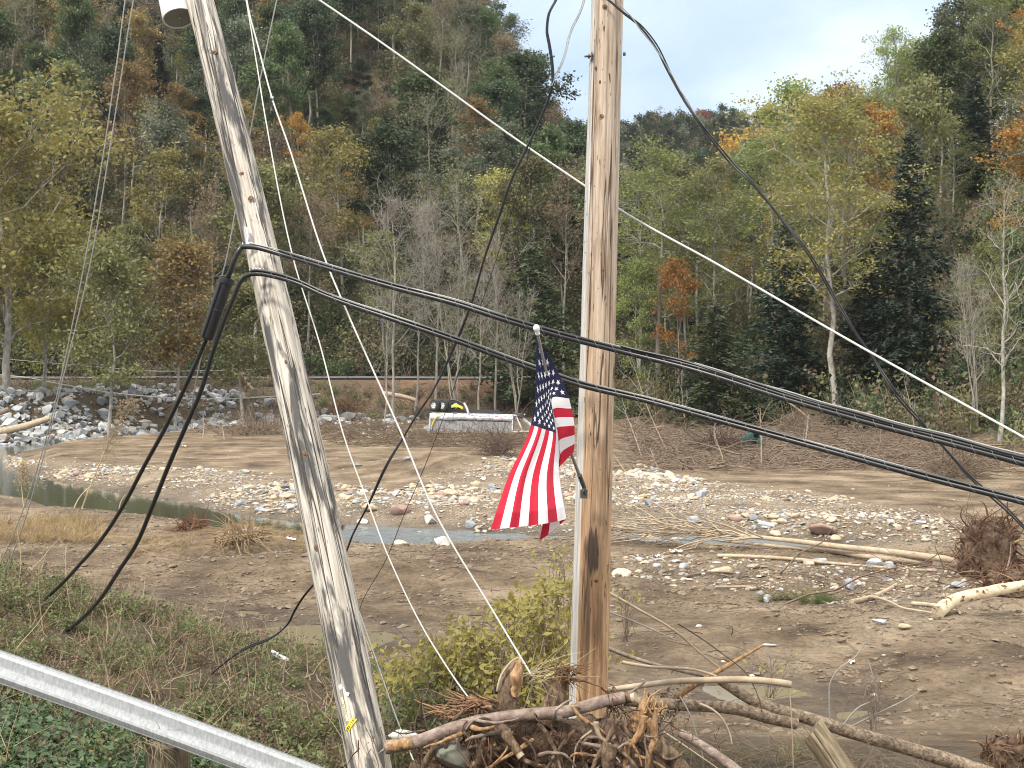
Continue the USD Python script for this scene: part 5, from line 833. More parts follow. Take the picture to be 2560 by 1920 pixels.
for k in range(3):
    P = spline([[u(1126), .45, zt_ + .05 - .07 * k], [u(1140), .4, zt_ + .12 - .06 * k], [u(1154), .4, zt_ - .1 - .05 * k]], 10); part(t, 'yellow_hose', frame_tube(P, .055, 8), MAT['strap_yellow'])
P = spline([[u(1078), -.1, .15], [u(1082), -.12, top * .5], [u(1092), -.14, top * .82], [u(1105), -.1, top * 1.0]], 12); part(t, 'yellow_strap', frame_tube(P, .05, 6), MAT['strap_yellow'])
P = spline([[u(1158), .2, zt_ + .3], [u(1163), .1, zt_ + .05], [u(1170), .0, top * 1.02]], 8); part(t, 'white_hose', frame_tube(P, .09, 8), MAT['truck_white'])
part(t, 'fuel_tank', (lambda m: (m.vertices @ np.array([[0, 0, 1], [0, 1, 0], [-1, 0, 0]]).T * [1, .8, .9] + [u(1123), -.02, top * .82], m.faces))(trimesh.creation.cylinder(radius=.32, height=.55, sections=24)), MAT['truck_white'])
v = np.array([[u(1058), -.1, .35], [u(1072), -.08, .62], [u(1072), -.02, -.12], [u(1058), -.16, .3], [u(1058), -.04, .35], [u(1072), -.02, .62], [u(1072), .04, -.12]]); part(t, 'bent_door', (v, np.array([[0, 2, 1], [4, 5, 6], [0, 1, 5], [0, 5, 4], [1, 2, 6], [1, 6, 5], [0, 4, 6], [0, 6, 2]])), MAT['truck_skirt'], False)
part(t, 'mud_flap', box([.12, .5, .5], [u(1069), .1, top * .85]), MAT['chassis_black'], False)
for (a0, a1, mat_, r, nm) in [((u(1296), .2, .9 * top), (u(1322), .0, .12 * top), 'old_timber', .11, 'cab_pillar'), ((u(1290), .1, top * .92), (u(1308), -.1, top * .1), 'truck_white', .06, 'cab_pillar'), ((u(1284), 0, top * .95), (u(1312), .1, top * 1.02), 'truck_white', .06, 'cab_rail'), ((u(1284), -.1, top * .1), (u(1322), -.1, top * .14), 'truck_white', .06, 'bumper'), ((u(1305), .3, top * .8), (u(1330), .6, top * .35), 'truck_skirt', .16, 'cab_pillar')]:
    part(t, nm, cyl(a0, a1, r, 8), MAT[mat_])
m = trimesh.creation.revolve(np.array([(0, 0), (.40, 0), (.44, .06), (.40, .14), (0, .16)]), sections=24); part(t, 'fifth_wheel_plate', (m.vertices + [u(1299), .3, top * .98], m.faces), MAT['chassis_black'])

# teal bin, pipes, litter
p = ground_at(1852, 1122, 60); t = thing('plastic_bin', 'dark teal plastic bin half buried in the drift on the right bank', 'bin', p); m = trimesh.creation.revolve(np.array([(.30, 0), (.33, .02), (.42, 1.0), (.46, 1.02), (.46, 1.08), (.40, 1.08), (.38, 1.0), (.30, .06), (0, .05)]), sections=30); R = trimesh.transformations.euler_matrix(1.15, .35, .6)[:3, :3]; part(t, 'shell', (m.vertices * 1.15 @ R.T + [.2, 0, .42], m.faces), MAT['plastic_teal'])
p = ground_at(712, 1650, 11); a0, a1 = W(680, 1634, p[1]), W(742, 1662, p[1]); t = thing('white_pipe', 'short white plastic pipe lying in the weeds left of the leaning pole', 'pipe', a0); part(t, 'pipe', cyl([0, 0, 0], a1 - a0, .032), MAT['plastic_white']); d_ = nrm(a1 - a0); part(t, 'coupling', cyl(-d_ * .02, d_ * .07, .042), MAT['plastic_white'])
def rag(px, py, w, lab, seed, y0=18, mat_='plastic_white'):
    p = ground_at(px, py, y0); s = w * p[1] / FPX; g = np.random.default_rng(seed); n = 14; uu, vv_ = np.meshgrid(np.linspace(-.5, .5, n), np.linspace(-.5, .5, n)); z = .5 * s * meshkit.fbm(np.stack([uu * 4 + seed, vv_ * 4, uu * 0], -1), 3, seed); x = uu * s * (1 + .3 * g.normal()); y = vv_ * s * .7
    i = np.arange(n * n).reshape(n, n); qd = np.stack([i[:-1, :-1], i[:-1, 1:], i[1:, 1:], i[1:, :-1]], -1).reshape(-1, 4); v = np.stack([x, y, z], -1).reshape(-1, 3); zz = H(v[:, 0] + p[0], v[:, 1] + p[1]); v[:, 2] += zz - p[2] + .005; solo_ = thing('plastic_scrap', lab, 'litter', p); part(solo_, 'sheet', (v, qd), MAT[mat_], True)
for k, a in enumerate([(580, 1338, 34, 'grey-white plastic sheet on the near pool shore, left of two'), (625, 1332, 36, 'bright white plastic sheet on the near pool shore, right of two'), (728, 1350, 20, 'white scrap on the shore touching the leaning pole'), (178, 1535, 22, 'white plastic bag where the two black cables end'), (272, 1368, 12, 'small white scrap on the mud bank by the left cable'), (460, 1118, 18, 'white scrap on the sandbar between the cables'), (620, 1085, 26, 'greenish sheet caught in the sandbar drift'), (1690, 1385, 40, 'white sheet on the near shore right of the pole'), (1640, 1395, 30, 'crumpled pale scrap on the shore by the pole'), (2130, 1660, 26, 'pale wrapper on the mud at right'), (1880, 1695, 26, 'white scraps on the mud behind the white log')]):
    rag(a[0], a[1], a[2] * .7, a[3], seed=200 + k, y0=12, mat_='plastic_teal' if 'greenish' in a[3] else 'plastic_white')
# chevron sign by the far road and the wires there
p = W(240, 906, 157.5); t = thing('road_sign', 'yellow chevron bend sign half hidden in leaves beside the far road', 'sign', [p[0], p[1], float(H(p[0], p[1]))]); zc = p[2] - float(H(p[0], p[1])); part(t, 'panel', box([.62, .03, .78], [0, 0, zc]), MAT['sign_yellow'], False)
part(t, 'chevron', (lambda q_: (q_.vertices @ np.array([[1, 0, 0], [0, 0, -1], [0, 1, 0]]).T + [0, -.018, zc], q_.faces))(trimesh.creation.extrude_polygon(Polygon([(-.22, .33), (-.02, .33), (.22, 0), (-.02, -.33), (-.22, -.33), (.02, 0)]), .006, engine='earcut')), MAT['ink'], False); part(t, 'post', cyl([0, .05, -.3], [0, .05, zc + .3], .04), MAT['steel_bracket'])
#PART4
# ---------------------------------------------------------------- the two utility poles
def pole_mesh(r_of_t, L, n=120, sides=56, notch=None, seed=0, bump=.004, bow=0.0):
    g = np.random.default_rng(seed); zz = np.linspace(0, L, n); th = np.arange(sides) * 2 * np.pi / sides; Z, T = np.meshgrid(zz, th, indexing='ij'); R = r_of_t(Z / L)
    R = R + bump * 2 * (meshkit.fbm(np.stack([np.cos(T) * 5, np.sin(T) * 5, Z * .9], -1), 4, seed) - .5) * 2
    R = R + .006 * np.maximum(0, np.sin(T * 3 + Z * .4 + seed)) * .5
    if notch: 
        for t0, w, dpt, wav in notch:
            dd = (T - t0 - wav * np.sin(Z * .9 + seed) + np.pi) % (2 * np.pi) - np.pi; R = R - dpt * np.exp(-(dd / w) ** 2)
    v = np.stack([R * np.cos(T) + bow * 4 * (Z / L) * (1 - Z / L), R * np.sin(T), Z], -1).reshape(-1, 3); i, j = np.meshgrid(np.arange(n - 1), np.arange(sides), indexing='ij'); j2 = (j + 1) % sides
    return v, np.stack([i * sides + j, i * sides + j2, (i + 1) * sides + j2, (i + 1) * sides + j], -1).reshape(-1, 4)

# leaning pole: from its foot near the guardrail up and away to the left
LB, LT = W(917, 1960, 11.35), W(462, -140, 14.55); BOW = .10
ld = nrm(LT - LB); LEN = float(np.linalg.norm(LT - LB)); LR = basis(ld, (1, 0, 0))
pole1 = thing('utility_pole', 'leaning weathered grey utility pole with black streaks, carrying a grey transformer', 'utility pole', LB - ld * 1.4, LR)
r1 = lambda t: .178 - .044 * t
part(pole1, 'pole_shaft', pole_mesh(r1, LEN + 1.4, notch=[(-1.25, .05, .012, .06), (-1.9, .035, .008, .05), (-.9, .03, .008, .04)], seed=3, bow=BOW), MAT['pole_weathered'], 50)
def on_pole(px, py, off=0.0, pole=1):
    """Local frame of a point of the pole's camera side seen at px, py: centre on the surface, outward normal."""
    o, d, base, Rm, Lr = (EYE, ray(px, py), LB - ld * 1.4, LR, LEN + 1.4) if pole == 1 else (EYE, ray(px, py), RB, RR_, RLEN)
    d = nrm(d); ol = Rm.T @ (o - base); bw = BOW if pole == 1 else 0.0; zq = (Rm.T @ (W(px, py, 12.5) - base))[2] / Lr; ol = ol - [bw * 4 * zq * (1 - zq), 0, 0]; dl = Rm.T @ d
    rf = r1 if pole == 1 else r2
    rr = .14
    for _ in range(4):
        a = dl[0] ** 2 + dl[1] ** 2; b = 2 * (ol[0] * dl[0] + ol[1] * dl[1]); c_ = ol[0] ** 2 + ol[1] ** 2 - rr ** 2; disc = max(b * b - 4 * a * c_, 0); s_ = (-b - math.sqrt(disc)) / (2 * a); p = ol + dl * s_; rr = float(rf(np.clip(p[2] / Lr, 0, 1))) + off
    n = np.array([p[0], p[1], 0]); n /= np.linalg.norm(n); return p + [bw * 4 * zq * (1 - zq), 0, 0], n
def knot(pole_path, px, py, w, h, pole=1):
    p, n = on_pole(px, py, .002, pole); B = np.stack([np.cross([0, 0, 1.0], n), [0, 0, 1.0], n], 1); m = trimesh.creation.torus(1.0, .32, 20, 8); part(pole_path, 'knot', ((m.vertices * [w, h, .012]) @ B.T + p, m.faces), MAT['knot'], True); m = trimesh.creation.icosphere(2); part(pole_path, 'knot_heart', ((m.vertices * [w * .62, h * .62, .012]) @ B.T + p, m.faces), MAT['stump_bark'], True)
for a in [(534, 131, .028, .02), (604, 434, .02, .016), (628, 498, .022, .03), (762, 1136, .02, .028), (540, 210, .014, .01), (790, 1370, .014, .025), (715, 905, .010, .018)]: knot(pole1, *a)
def plate(pole_path, px, py, w, h, mat_, nm, ang=0.0, off=.006, label=None, pole=1, text=None, th_=None):
    p, n = on_pole(px, py, off, pole); X = np.cross([0, 0, 1.0], n); Zv = np.array([0, 0, 1.0]); c_, s_ = math.cos(ang), math.sin(ang); A, Bv = c_ * X + s_ * Zv, -s_ * X + c_ * Zv; B = np.stack([A, Bv, n], 1)
    k = 9; r_ = .145; xs = np.linspace(-w / 2, w / 2, k); vv = []
    for yy_ in (-h / 2, h / 2):
        for zz_ in (0, .0025): vv.append(np.c_[xs, np.full(k, yy_), zz_ - (xs * c_) ** 2 / (2 * r_)])
    v = np.vstack(vv); a_ = np.arange(k - 1); f = []
    for q0, q1 in ((1, 3), (2, 0), (0, 1), (3, 2)): f.append(np.c_[q0 * k + a_, q0 * k + a_ + 1, q1 * k + a_ + 1]); f.append(np.c_[q0 * k + a_, q1 * k + a_ + 1, q1 * k + a_])
    pp_ = part(pole_path, nm, (v @ B.T + p, np.vstack(f)), MAT[mat_], False, label=label)
    if text:
        txt, hh, rot = text; m = meshkit.text_mesh(txt, hh, .0015, bold=True); tv = m.vertices.copy(); tv[:, :2] -= (tv[:, :2].max(0) + tv[:, :2].min(0)) / 2
        if rot: tv = np.c_[-tv[:, 1], tv[:, 0], tv[:, 2]] if rot == 1 else np.c_[tv[:, 1], -tv[:, 0], tv[:, 2]]
        tv[:, 2] += .0028 - (tv[:, 0] * c_) ** 2 / (2 * r_); part(pp_, 'lettering', (tv @ B.T + p, m.faces), MAT['ink'], False)
plate(pole1, 876, 1811, .128, .042, 'tag_yellow', 'number_tag', ang=.62, text=('181-150', .022, 0), label='yellow number tag')
plate(pole1, 862, 1773, .018, .20, 'tag_pale', 'letter_tag', ang=.02, text=('0 L 5 0 0 N', .012, 2), label='pale yellow vertical tag')
plate(pole1, 869, 1735, .026, .026, 'tag_white', 'small_tag', ang=.9, label='small white diamond tag'); plate(pole1, 851, 1718, .038, .042, 'tag_blue', 'small_tag', ang=.2, label='blue-white square tag')
# transformer tank on the far left side of the pole
tc_ = LR.T @ (W(447, 46, 14.35) - (LB - ld * 1.4)); TR = .162
tm = trimesh.creation.revolve(np.array([(0, .012), (TR - .02, .012), (TR - .012, 0), (TR, 0), (TR, .62), (TR + .012, .63), (TR + .012, .66), (TR - .02, .70), (0, .73)]), sections=48)
tp_ = part(pole1, 'transformer', (tm.vertices + tc_, tm.faces), MAT['tank_paint'], 35, label='grey cylindrical transformer tank')
bm = trimesh.creation.cylinder(radius=TR - .014, height=.006, sections=40); part(tp_, 'bottom_plate', (bm.vertices + tc_ + [0, 0, .008], bm.faces), MAT['tank_base'], False); part(tp_, 'drain_bolt', cyl(tc_ + [.01, -.01, .012], tc_ + [.01, -.01, -.012], .010), MAT['steel_bracket'])
part(tp_, 'mounting_bracket', box([.3, .05, .06], tc_ + [(-tc_[0]) * .55 + .0, (-tc_[1]) * .4, .25]), MAT['steel_bracket'], False); part(tp_, 'bushing', cyl(tc_ + [0, 0, .7], tc_ + [0, 0, .95], .035), MAT['tank_base'])
# suspension clamps that carry the cables
def local1(px, py, Y): return LR.T @ (W(px, py, Y) - (LB - ld * 1.4))
def Ypole(py): return float((LB + (LT - LB) * np.clip((1960 - py) / 2100.0, 0, 1))[1])
Y1, Y2 = 13.02, 12.86
a, b = local1(618, 576, Y1 + .02), local1(617, 612, Y1 - .02); part(pole1, 'cable_bracket', frame_tube(np.array([local1(616, 570, Y1 + .06), a, local1(621, 592, Y1), b]), [.012, .02, .016, .014], 8), MAT['steel_bracket'], label='upper cable bracket'); part(pole1, 'bracket_clamp', cyl(local1(606, 611, Y1 - .03), local1(632, 609, Y1 - .03), .017), MAT['steel_bracket']); part(pole1, 'bracket_bolt', cyl(local1(611, 606, Y1 - .1), local1(611, 613, Y1 - .1), .012), MAT['steel_dark']); part(pole1, 'guy_grip', frame_tube(pspline([local1(655, 617, Y1 - .06), local1(675, 622, Y1 - .06), local1(698, 632, Y1 - .07)], 8), [.008, .012, .013, .014, .014, .013, .012, .009], 8), MAT['wire_pale'], label='white preformed grip')
part(pole1, 'cable_bracket', frame_tube(np.array([local1(624, 676, Y2 - .06), local1(640, 673, Y2 - .06), local1(660, 674, Y2 - .06)]), .015, 8), MAT['steel_bracket'], label='lower cable clamp')
for px in (628, 636, 645, 655): part(pole1, 'bracket_bolt', cyl(local1(px, 680, Y2 - .07), local1(px, 671, Y2 - .07), .009), MAT['steel_dark'])
part(pole1, 'cable_tie', frame_tube(np.array([local1(627, 687, Y2 - .115), local1(641, 683, Y2 - .115)]), .017, 8), MAT['tag_yellow'], label='yellow cable marker')
part(pole1, 'binding_wire', frame_tube(spline([local1(670, 686, Y2 - .11), local1(688, 682, Y2 - .1), local1(703, 684, Y2 - .02), local1(690, 688, Y2 - .1)], 12), .003, 5), MAT['wire_grey'])

# upright pole
RB, RTp = W(1468, 1850, 12.15), W(1522, -160, 12.6); RB = RB.copy()
rd_ = nrm(RTp - RB); RLEN = float(np.linalg.norm(RTp - RB)); RR_ = basis(rd_, (1, 0, 0))
r2 = lambda t: .166 - .028 * t
pole2 = thing('utility_pole', 'upright tan utility pole with a split grey flake down its left side, behind the flag', 'utility pole', RB, RR_)
part(pole2, 'pole_shaft', pole_mesh(r2, RLEN, notch=[(-2.28, .055, .022, .012), (-1.3, .02, .004, .03), (-1.75, .016, .004, .04), (-.75, .02, .004, .03)], seed=5, bump=.0035), MAT['pole_fresh'], 50)
for a in [(1512, 17, .018, .02), (1504, 292, .018, .019), (1500, 205, .007, .014), (1490, 170, .011, .014), (1508, 675, .008, .008), (1490, 1452, .014, .012)]: knot(pole2, *a, pole=2)
def local2(px, py, Y): return RR_.T @ (W(px, py, Y) - RB)
part(pole2, 'through_bolt', cyl(local2(1461, 141, 12.45), local2(1490, 140, 12.45), .009, 10), MAT['steel_dark']); part(pole2, 'bolt_nut', cyl(local2(1470, 141, 12.45), local2(1474.5, 141, 12.45), .020, 6), MAT['steel_dark'])
part(pole2, 'washer_plate', box([.008, .06, .07], local2(1479, 141, 12.45)), MAT['steel_dark'], False); part(pole2, 'bolt_nut', cyl(local2(1558, 135, 12.45), local2(1564, 135, 12.45), .017, 6), MAT['steel_dark'])
# a dark burn above the flake line and small nail heads
g = np.random.default_rng(17)
for k in range(36):
    p, n = on_pole(1462 + g.uniform(0, 60), g.uniform(150, 1700), .001, 2); part(pole2, 'nail', cyl(p, p + n * .004, .0045, 6), MAT['steel_dark'])

# ---------------------------------------------------------------- cables
def strand(parent, o, pts, r, m, nm='strand', n=None, sides=10, off=(0, 0, 0), wob=0.0, seed=0, label=None):
    P = pspline(pts, n or max(60, 8 * len(pts))); g = np.random.default_rng(seed)
    if wob: 
        s = np.linspace(0, 1, len(P)); P = P + np.stack([np.sin(s * 40 + seed) * wob * .3, np.sin(s * 23 + seed * 2) * wob, np.cos(s * 31 + seed) * wob], 1)
    return part(parent, nm, frame_tube(P + off - o, r, sides), MAT[m], True, label=label)
def lash(parent, o, P, r, turns, m='wire_grey'):
    t = np.linspace(0, 1, turns * 8); s = np.linspace(0, 1, len(P)); C = np.stack([np.interp(t, s, P[:, k]) for k in range(3)], 1); tg = nrm(np.gradient(C, axis=0)); a = nrm(np.cross(tg, [0, 0, 1.0])); b = np.cross(tg, a); ph = t * turns * 2 * np.pi
    part(parent, 'lashing_wire', frame_tube(C + r * (np.cos(ph)[:, None] * a + np.sin(ph)[:, None] * b) - o, .0016, 4), MAT[m], True)
UP = [(604, 617, 12.86), (625, 617, 12.82), (700, 635, 12.72), (810, 668, 12.5), (984, 719, 12.2), (1140, 760, 11.98), (1273, 803, 11.86), (1400, 840, 11.80), (1551, 878, 11.72), (1736, 925, 11.45), (1967, 998, 11.0), (2199, 1064, 10.5), (2400, 1116, 10.1), (2700, 1198, 9.5)]
UP = np.array([W(*a) for a in UP]); t = thing('comms_cable', 'upper thick black overhead cable running from the leaning pole across to the right edge', 'cable', UP[0]); o = UP[0]
strand(t, o, UP, .023, 'cable_black', n=120, sides=12)
strand(t, o, UP[2:], .013, 'cable_black', n=110, off=(0, -.012, .028), wob=.002, seed=1); strand(t, o, UP[8:], .010, 'cable_black', n=80, off=(.0, -.02, .045), wob=.004, seed=2)
strand(t, o, UP[1:], .0055, 'cable_steel', 'messenger_wire', n=110, off=(0, -.014, .036), wob=.003, seed=3); strand(t, o, UP[9:], .006, 'wire_grey', 'messenger_wire', n=70, off=(0, -.01, .060), wob=.003, seed=4)
lash(t, o, pspline(UP[2:], 120) + [0, -.006, .012], .030, 46)
LO = [(600, 706, 12.72), (612, 692, 12.70), (628, 685, 12.68), (645, 684, 12.66), (672, 688, 12.62), (740, 707, 12.5), (810, 738, 12.4), (984, 799, 12.15), (1157, 858, 11.98), (1331, 922, 11.86), (1447, 962, 11.79), (1620, 1003, 11.6), (1852, 1067, 11.2), (2083, 1130, 10.8), (2315, 1194, 10.35), (2560, 1256, 9.9), (2720, 1298, 9.6)]
LO = np.array([W(*a) for a in LO]); TAIL2 = np.array([W(*a) for a in [(169, 1576, 15.9), (202, 1549, 15.6), (253, 1494, 15.1), (299, 1424, 14.6), (342, 1358, 14.2), (381, 1266, 13.8), (428, 1149, 13.4), (467, 1060, 13.2), (502, 978, 13.05), (537, 866, 12.9), (560, 803, 12.82), (587, 737, 12.75)]])
t = thing('comms_cable', 'lower thick black overhead cable whose cut end hangs down left into the weeds', 'cable', LO[0]); o = LO[0]; FULL = np.vstack([TAIL2, LO])
strand(t, o, FULL, .022, 'cable_black', n=200, sides=12); strand(t, o, LO[2:], .012, 'cable_black', n=110, off=(0, -.014, .027), wob=.003, seed=5); strand(t, o, LO[3:], .0055, 'cable_steel', 'messenger_wire', n=110, off=(0, -.012, .036), wob=.002, seed=6); lash(t, o, pspline(LO[3:], 120) + [0, -.006, .012], .028, 44)
TAIL1 = np.array([W(*a) for a in [(604, 617, 12.86), (594, 632, 12.84), (586, 650, 12.84), (576, 678, 12.86), (566, 702, 12.9)]]); TAIL1b = np.array([W(*a) for a in [(516, 848, 12.95), (508, 866, 13.0), (478, 935, 13.1), (412, 1072, 13.5), (365, 1157, 13.9), (307, 1266, 14.4), (249, 1354, 15.0), (202, 1408, 15.5), (155, 1459, 16.1), (82, 1523, 16.8), (70, 1532, 16.9)]])
t = thing('hanging_cable', 'black cable dropping from the upper bracket through the splice sleeve into the left weeds', 'cable', TAIL1[0]); o = TAIL1[0]
strand(t, o, TAIL1, .024, 'cable_black', n=30, sides=12); strand(t, o, TAIL1b, .021, 'cable_black', n=90, sides=12); lash(t, o, pspline(TAIL1, 40), .026, 12, 'cable_black')
# the splice sleeve
A, B_ = W(566, 700, 12.88), W(515, 850, 12.93); d_ = nrm(B_ - A); t = thing('splice_closure', 'black cylindrical splice sleeve on the hanging cable left of the leaning pole', 'splice closure', A, basis(-d_, (1, 0, 0))); Ls = float(np.linalg.norm(B_ - A))
pr = [(.055, .0), (.060, -.03), (.060, .02), (.070, .022), (.072, .012), (.072, -.03), (.066, -.034), (.066, -Ls * .48), (.0685, -Ls * .485), (.0685, -Ls * .5), (.066, -Ls * .505), (.065, -Ls * .93), (.058, -Ls * .975), (.03, -Ls), (0, -Ls)]; m = trimesh.creation.revolve(np.array(pr), sections=40); part(t, 'sleeve', m, MAT['cable_black'], 35)
m = trimesh.creation.cylinder(radius=.058, height=.01, sections=32); part(t, 'end_seal', (m.vertices + [0, 0, -.02], m.faces), MAT['rubber'], False); part(t, 'seam_clamp', box([.012, .02, Ls * .9], [-.03, -.062, -Ls * .5]), MAT['cable_black'], False)

def wire(name, label, pts, r, m, n=None, wob=0.0, two=None, nm='strand', sides=8):
    P = np.array([W(*a) for a in pts]); t = thing(name, label, 'wire', P[0]); strand(t, P[0], P, r, m, nm, n or 80, sides, wob=wob)
    if two: strand(t, P[0], P, r * .8, two[0], nm, n or 80, sides, off=two[1], wob=two[2], seed=9)
    return t, P
wire('overhead_wire', 'white overhead wire slanting from top left behind the upright pole to the right edge', [(770, -18, 13.6), (798, 0, 13.6), (960, 111, 13.4), (1111, 219, 13.3), (1273, 336, 13.2), (1467, 468, 13.0), (1553, 526, 12.9), (1794, 661, 12.4), (2141, 861, 11.6), (2560, 1094, 10.8), (2700, 1172, 10.5)], .0098, 'wire_pale', 140)
t, P = wire('guy_wire', 'pale guy wire right of the leaning pole, right one of the pair from the top', [(612, -30, 14.0), (625, 40, 13.9), (641, 100, 13.85), (680, 245, 13.6), (723, 369, 13.4), (809, 638, 13.0), (860, 762, 12.8), (1005, 1087, 12.3), (1087, 1280, 12.0), (1231, 1525, 11.7), (1330, 1690, 11.4)], .0078, 'wire_pale', 100)
part(t, 'wire_clip', cyl(W(676, 243, 13.58) - P[0], W(683, 246, 13.58) - P[0], .016), MAT['steel_bracket'])
wire('guy_wire', 'pale guy wire right of the leaning pole, left one of the pair from the top', [(610, -30, 14.0), (624, 50, 13.9), (641, 155, 13.8), (663, 292, 13.5), (731, 638, 13.0), (800, 862, 12.7), (860, 1091, 12.4), (916, 1246, 12.2), (970, 1389, 12.0), (1079, 1607, 11.7), (1180, 1755, 11.2)], .0062, 'wire_pale', 100)
wire('guy_wire', 'lower grey guy wire emerging from behind the leaning pole down to the root mass', [(780, 1200, 13.2), (877, 1470, 12.7), (940, 1650, 12.3), (1002, 1824, 11.9), (1060, 1960, 11.6)], .0058, 'wire_pale', 60)
wire('guy_wire', 'thin grey wire crossing behind the leaning pole from top to the splice sleeve', [(698, -30, 15.5), (692, 0, 15.5), (657, 167, 15.6), (622, 350, 15.7), (591, 513, 15.8), (568, 638, 15.9), (530, 780, 16.2), (486, 975, 16.8), (476, 1060, 17.3)], .007, 'wire_grey', 80)
wire('guy_wire', 'left one of two thin grey wires hanging down the left side', [(318, -30, 15.5), (313, 0, 15.5), (290, 171, 15.5), (264, 350, 15.6), (218, 622, 15.8), (152, 947, 16.2), (128, 1048, 16.4), (89, 1184, 16.7), (40, 1320, 17.1), (-10, 1430, 17.5)], .007, 'wire_grey', 90)
wire('guy_wire', 'right one of two thin grey wires hanging down the left side', [(340, -30, 15.3), (334, 0, 15.3), (299, 218, 15.4), (270, 400, 15.5), (233, 622, 15.7), (158, 945, 16.1), (130, 1060, 16.3), (95, 1190, 16.6), (52, 1330, 17.0), (12, 1430, 17.4)], .007, 'wire_grey', 90)
DL = [(1398, -20, 12.2), (1389, 0, 12.2), (1369, 43, 12.2), (1366, 78, 12.2), (1372, 113, 12.2), (1379, 163, 12.2), (1381, 202, 12.2), (1371, 245, 12.25), (1351, 295, 12.3), (1313, 377, 12.35), (1281, 443, 12.4), (1247, 540, 12.5), (1212, 640, 12.6), (1177, 760, 12.7), (1138, 858, 12.75), (1079, 982, 12.8), (1040, 1040, 12.85), (1005, 1099, 12.9), (967, 1161, 12.9), (916, 1270, 12.95), (880, 1340, 13.0), (862, 1385, 13.0), (820, 1430, 13.05), (785, 1461, 13.1), (754, 1498, 13.2), (735, 1529, 13.3), (719, 1560, 13.35), (684, 1591, 13.4), (606, 1626, 13.6), (529, 1686, 13.8)]
wire('drop_cable', 'twisted black drop cable looping from the upright pole down behind the leaning pole', DL, .0085, 'cable_black', 220, .003, ('cable_black', (.012, 0, .012), .006))
wire('drop_wire', 'thin dark wire joining the black drop cable at the top left of the upright pole', [(1466, -20, 12.25), (1462, 0, 12.25), (1450, 35, 12.25), (1429, 78, 12.25), (1410, 148, 12.2), (1385, 202, 12.2), (1379, 215, 12.2)], .005, 'wire_grey', 40, .0, ('wire_grey', (-.012, 0, .004), .004))
wire('drop_wire', 'hair-thin black wire hanging below the drop cable to the ground by the leaning pole', [(1345, 305, 12.35), (1332, 338, 12.4), (1317, 404, 12.5), (1258, 595, 12.8), (1180, 830, 13.2), (1110, 1040, 13.5), (1048, 1200, 13.7), (1013, 1280, 13.8), (970, 1389, 14.0), (897, 1537, 14.3), (896, 1570, 14.4)], .0035, 'cable_black', 60)
DR = [(1500, -12, 12.35), (1519, 0, 12.32), (1561, 35, 12.3), (1596, 62, 12.3), (1639, 117, 12.3), (1666, 171, 12.3), (1710, 253, 12.25), (1750, 311, 12.2), (1817, 397, 12.2), (1883, 463, 12.1), (1941, 533, 12.1), (2023, 640, 12.0), (2069, 718, 12.0), (2131, 823, 11.9), (2182, 897, 11.9), (2236, 982, 11.8), (2306, 1064, 11.8), (2357, 1118, 11.75), (2427, 1196, 11.7), (2520, 1280, 11.6), (2600, 1365, 11.5)]
wire('drop_cable', 'twisted black drop cable curving from the top of the upright pole to the right edge', DR, .0085, 'cable_black', 200, .003, ('cable_black', (.014, 0, .006), .007))
wire('drop_wire', 'thin dark wire beside the right drop cable at the top of the upright pole', [(1540, -20, 12.35), (1546, 0, 12.3), (1581, 47, 12.3), (1620, 97, 12.3), (1664, 160, 12.3), (1710, 240, 12.25), (1760, 318, 12.2)], .0055, 'wire_grey', 50, .004)
wire('fallen_wire', 'grey fallen cable sagging over the far riprap from the left edge to the leaning pole', [(-40, 936, 132), (60, 943, 131), (150, 960, 130), (300, 984, 128), (430, 995, 128), (560, 997, 129), (700, 990, 131), (800, 985, 134)], .045, 'wire_pale', 60)
wire('fallen_wire', 'thin sagging wire beside the far road left of the leaning pole', [(-40, 893, 152), (100, 905, 152), (250, 918, 152), (400, 928, 152), (560, 926, 152), (700, 918, 152)], .03, 'wire_grey', 40)
wire('far_wire', 'thin far wire across the dark hemlocks on the right', [(1540, 925, 124), (1900, 906, 124), (2250, 884, 124), (2600, 860, 124)], .02, 'cable_black', 30)
wire('transformer_lead', 'short black lead wire looping left of the transformer', [(335, -15, 14.2), (345, 0, 14.2), (362, 9, 14.2), (380, 10, 14.2), (391, 0, 14.2), (393, -15, 14.2)], .006, 'cable_black', 24)

# ---------------------------------------------------------------- the flag on its staff
C5 = lambda x, y: (850 + x / 2.572, 640 + y / 2.572)
S0, S1 = W(*C5(1268, 486), 11.15), W(*C5(1556, 1452), 11.92)
flag = thing('flag', 'red, white and blue flag hanging from a short grey staff on the upright pole', 'flag', S1); o = S1
bend = spline([S1, (S0 + S1) / 2 + np.array([-.03, -.02, .0]), S0], 30); part(flag, 'staff', frame_tube(bend - o, np.linspace(.0145, .0115, 30), 14), MAT['staff_grey'], True)
m = trimesh.creation.revolve(np.array([(0, .062), (.014, .058), (.024, .045), (.027, .03), (.024, .015), (.016, .004), (.0165, -.004), (.02, -.006), (.02, -.022), (.012, -.03), (0, -.03)]), sections=28); part(flag, 'finial', (m.vertices @ basis(nrm(S0 - bend[-4]), (1, 0, 0)).T + S0 - o, m.faces), MAT['finial_white'], True)
bx = W(*C5(1556, 1452), 11.92) - o; bd = nrm(bend[0] - bend[3]); part(flag, 'socket', frame_tube(np.array([-bd * .07, [0, 0, 0], bd * .05, bd * .075]), [.019, .0195, .019, .016], 12), MAT['steel_dark'], True); part(flag, 'collar', frame_tube(np.array([-bd * .078, -bd * .07]), .023, 12), MAT['steel_dark'], True)
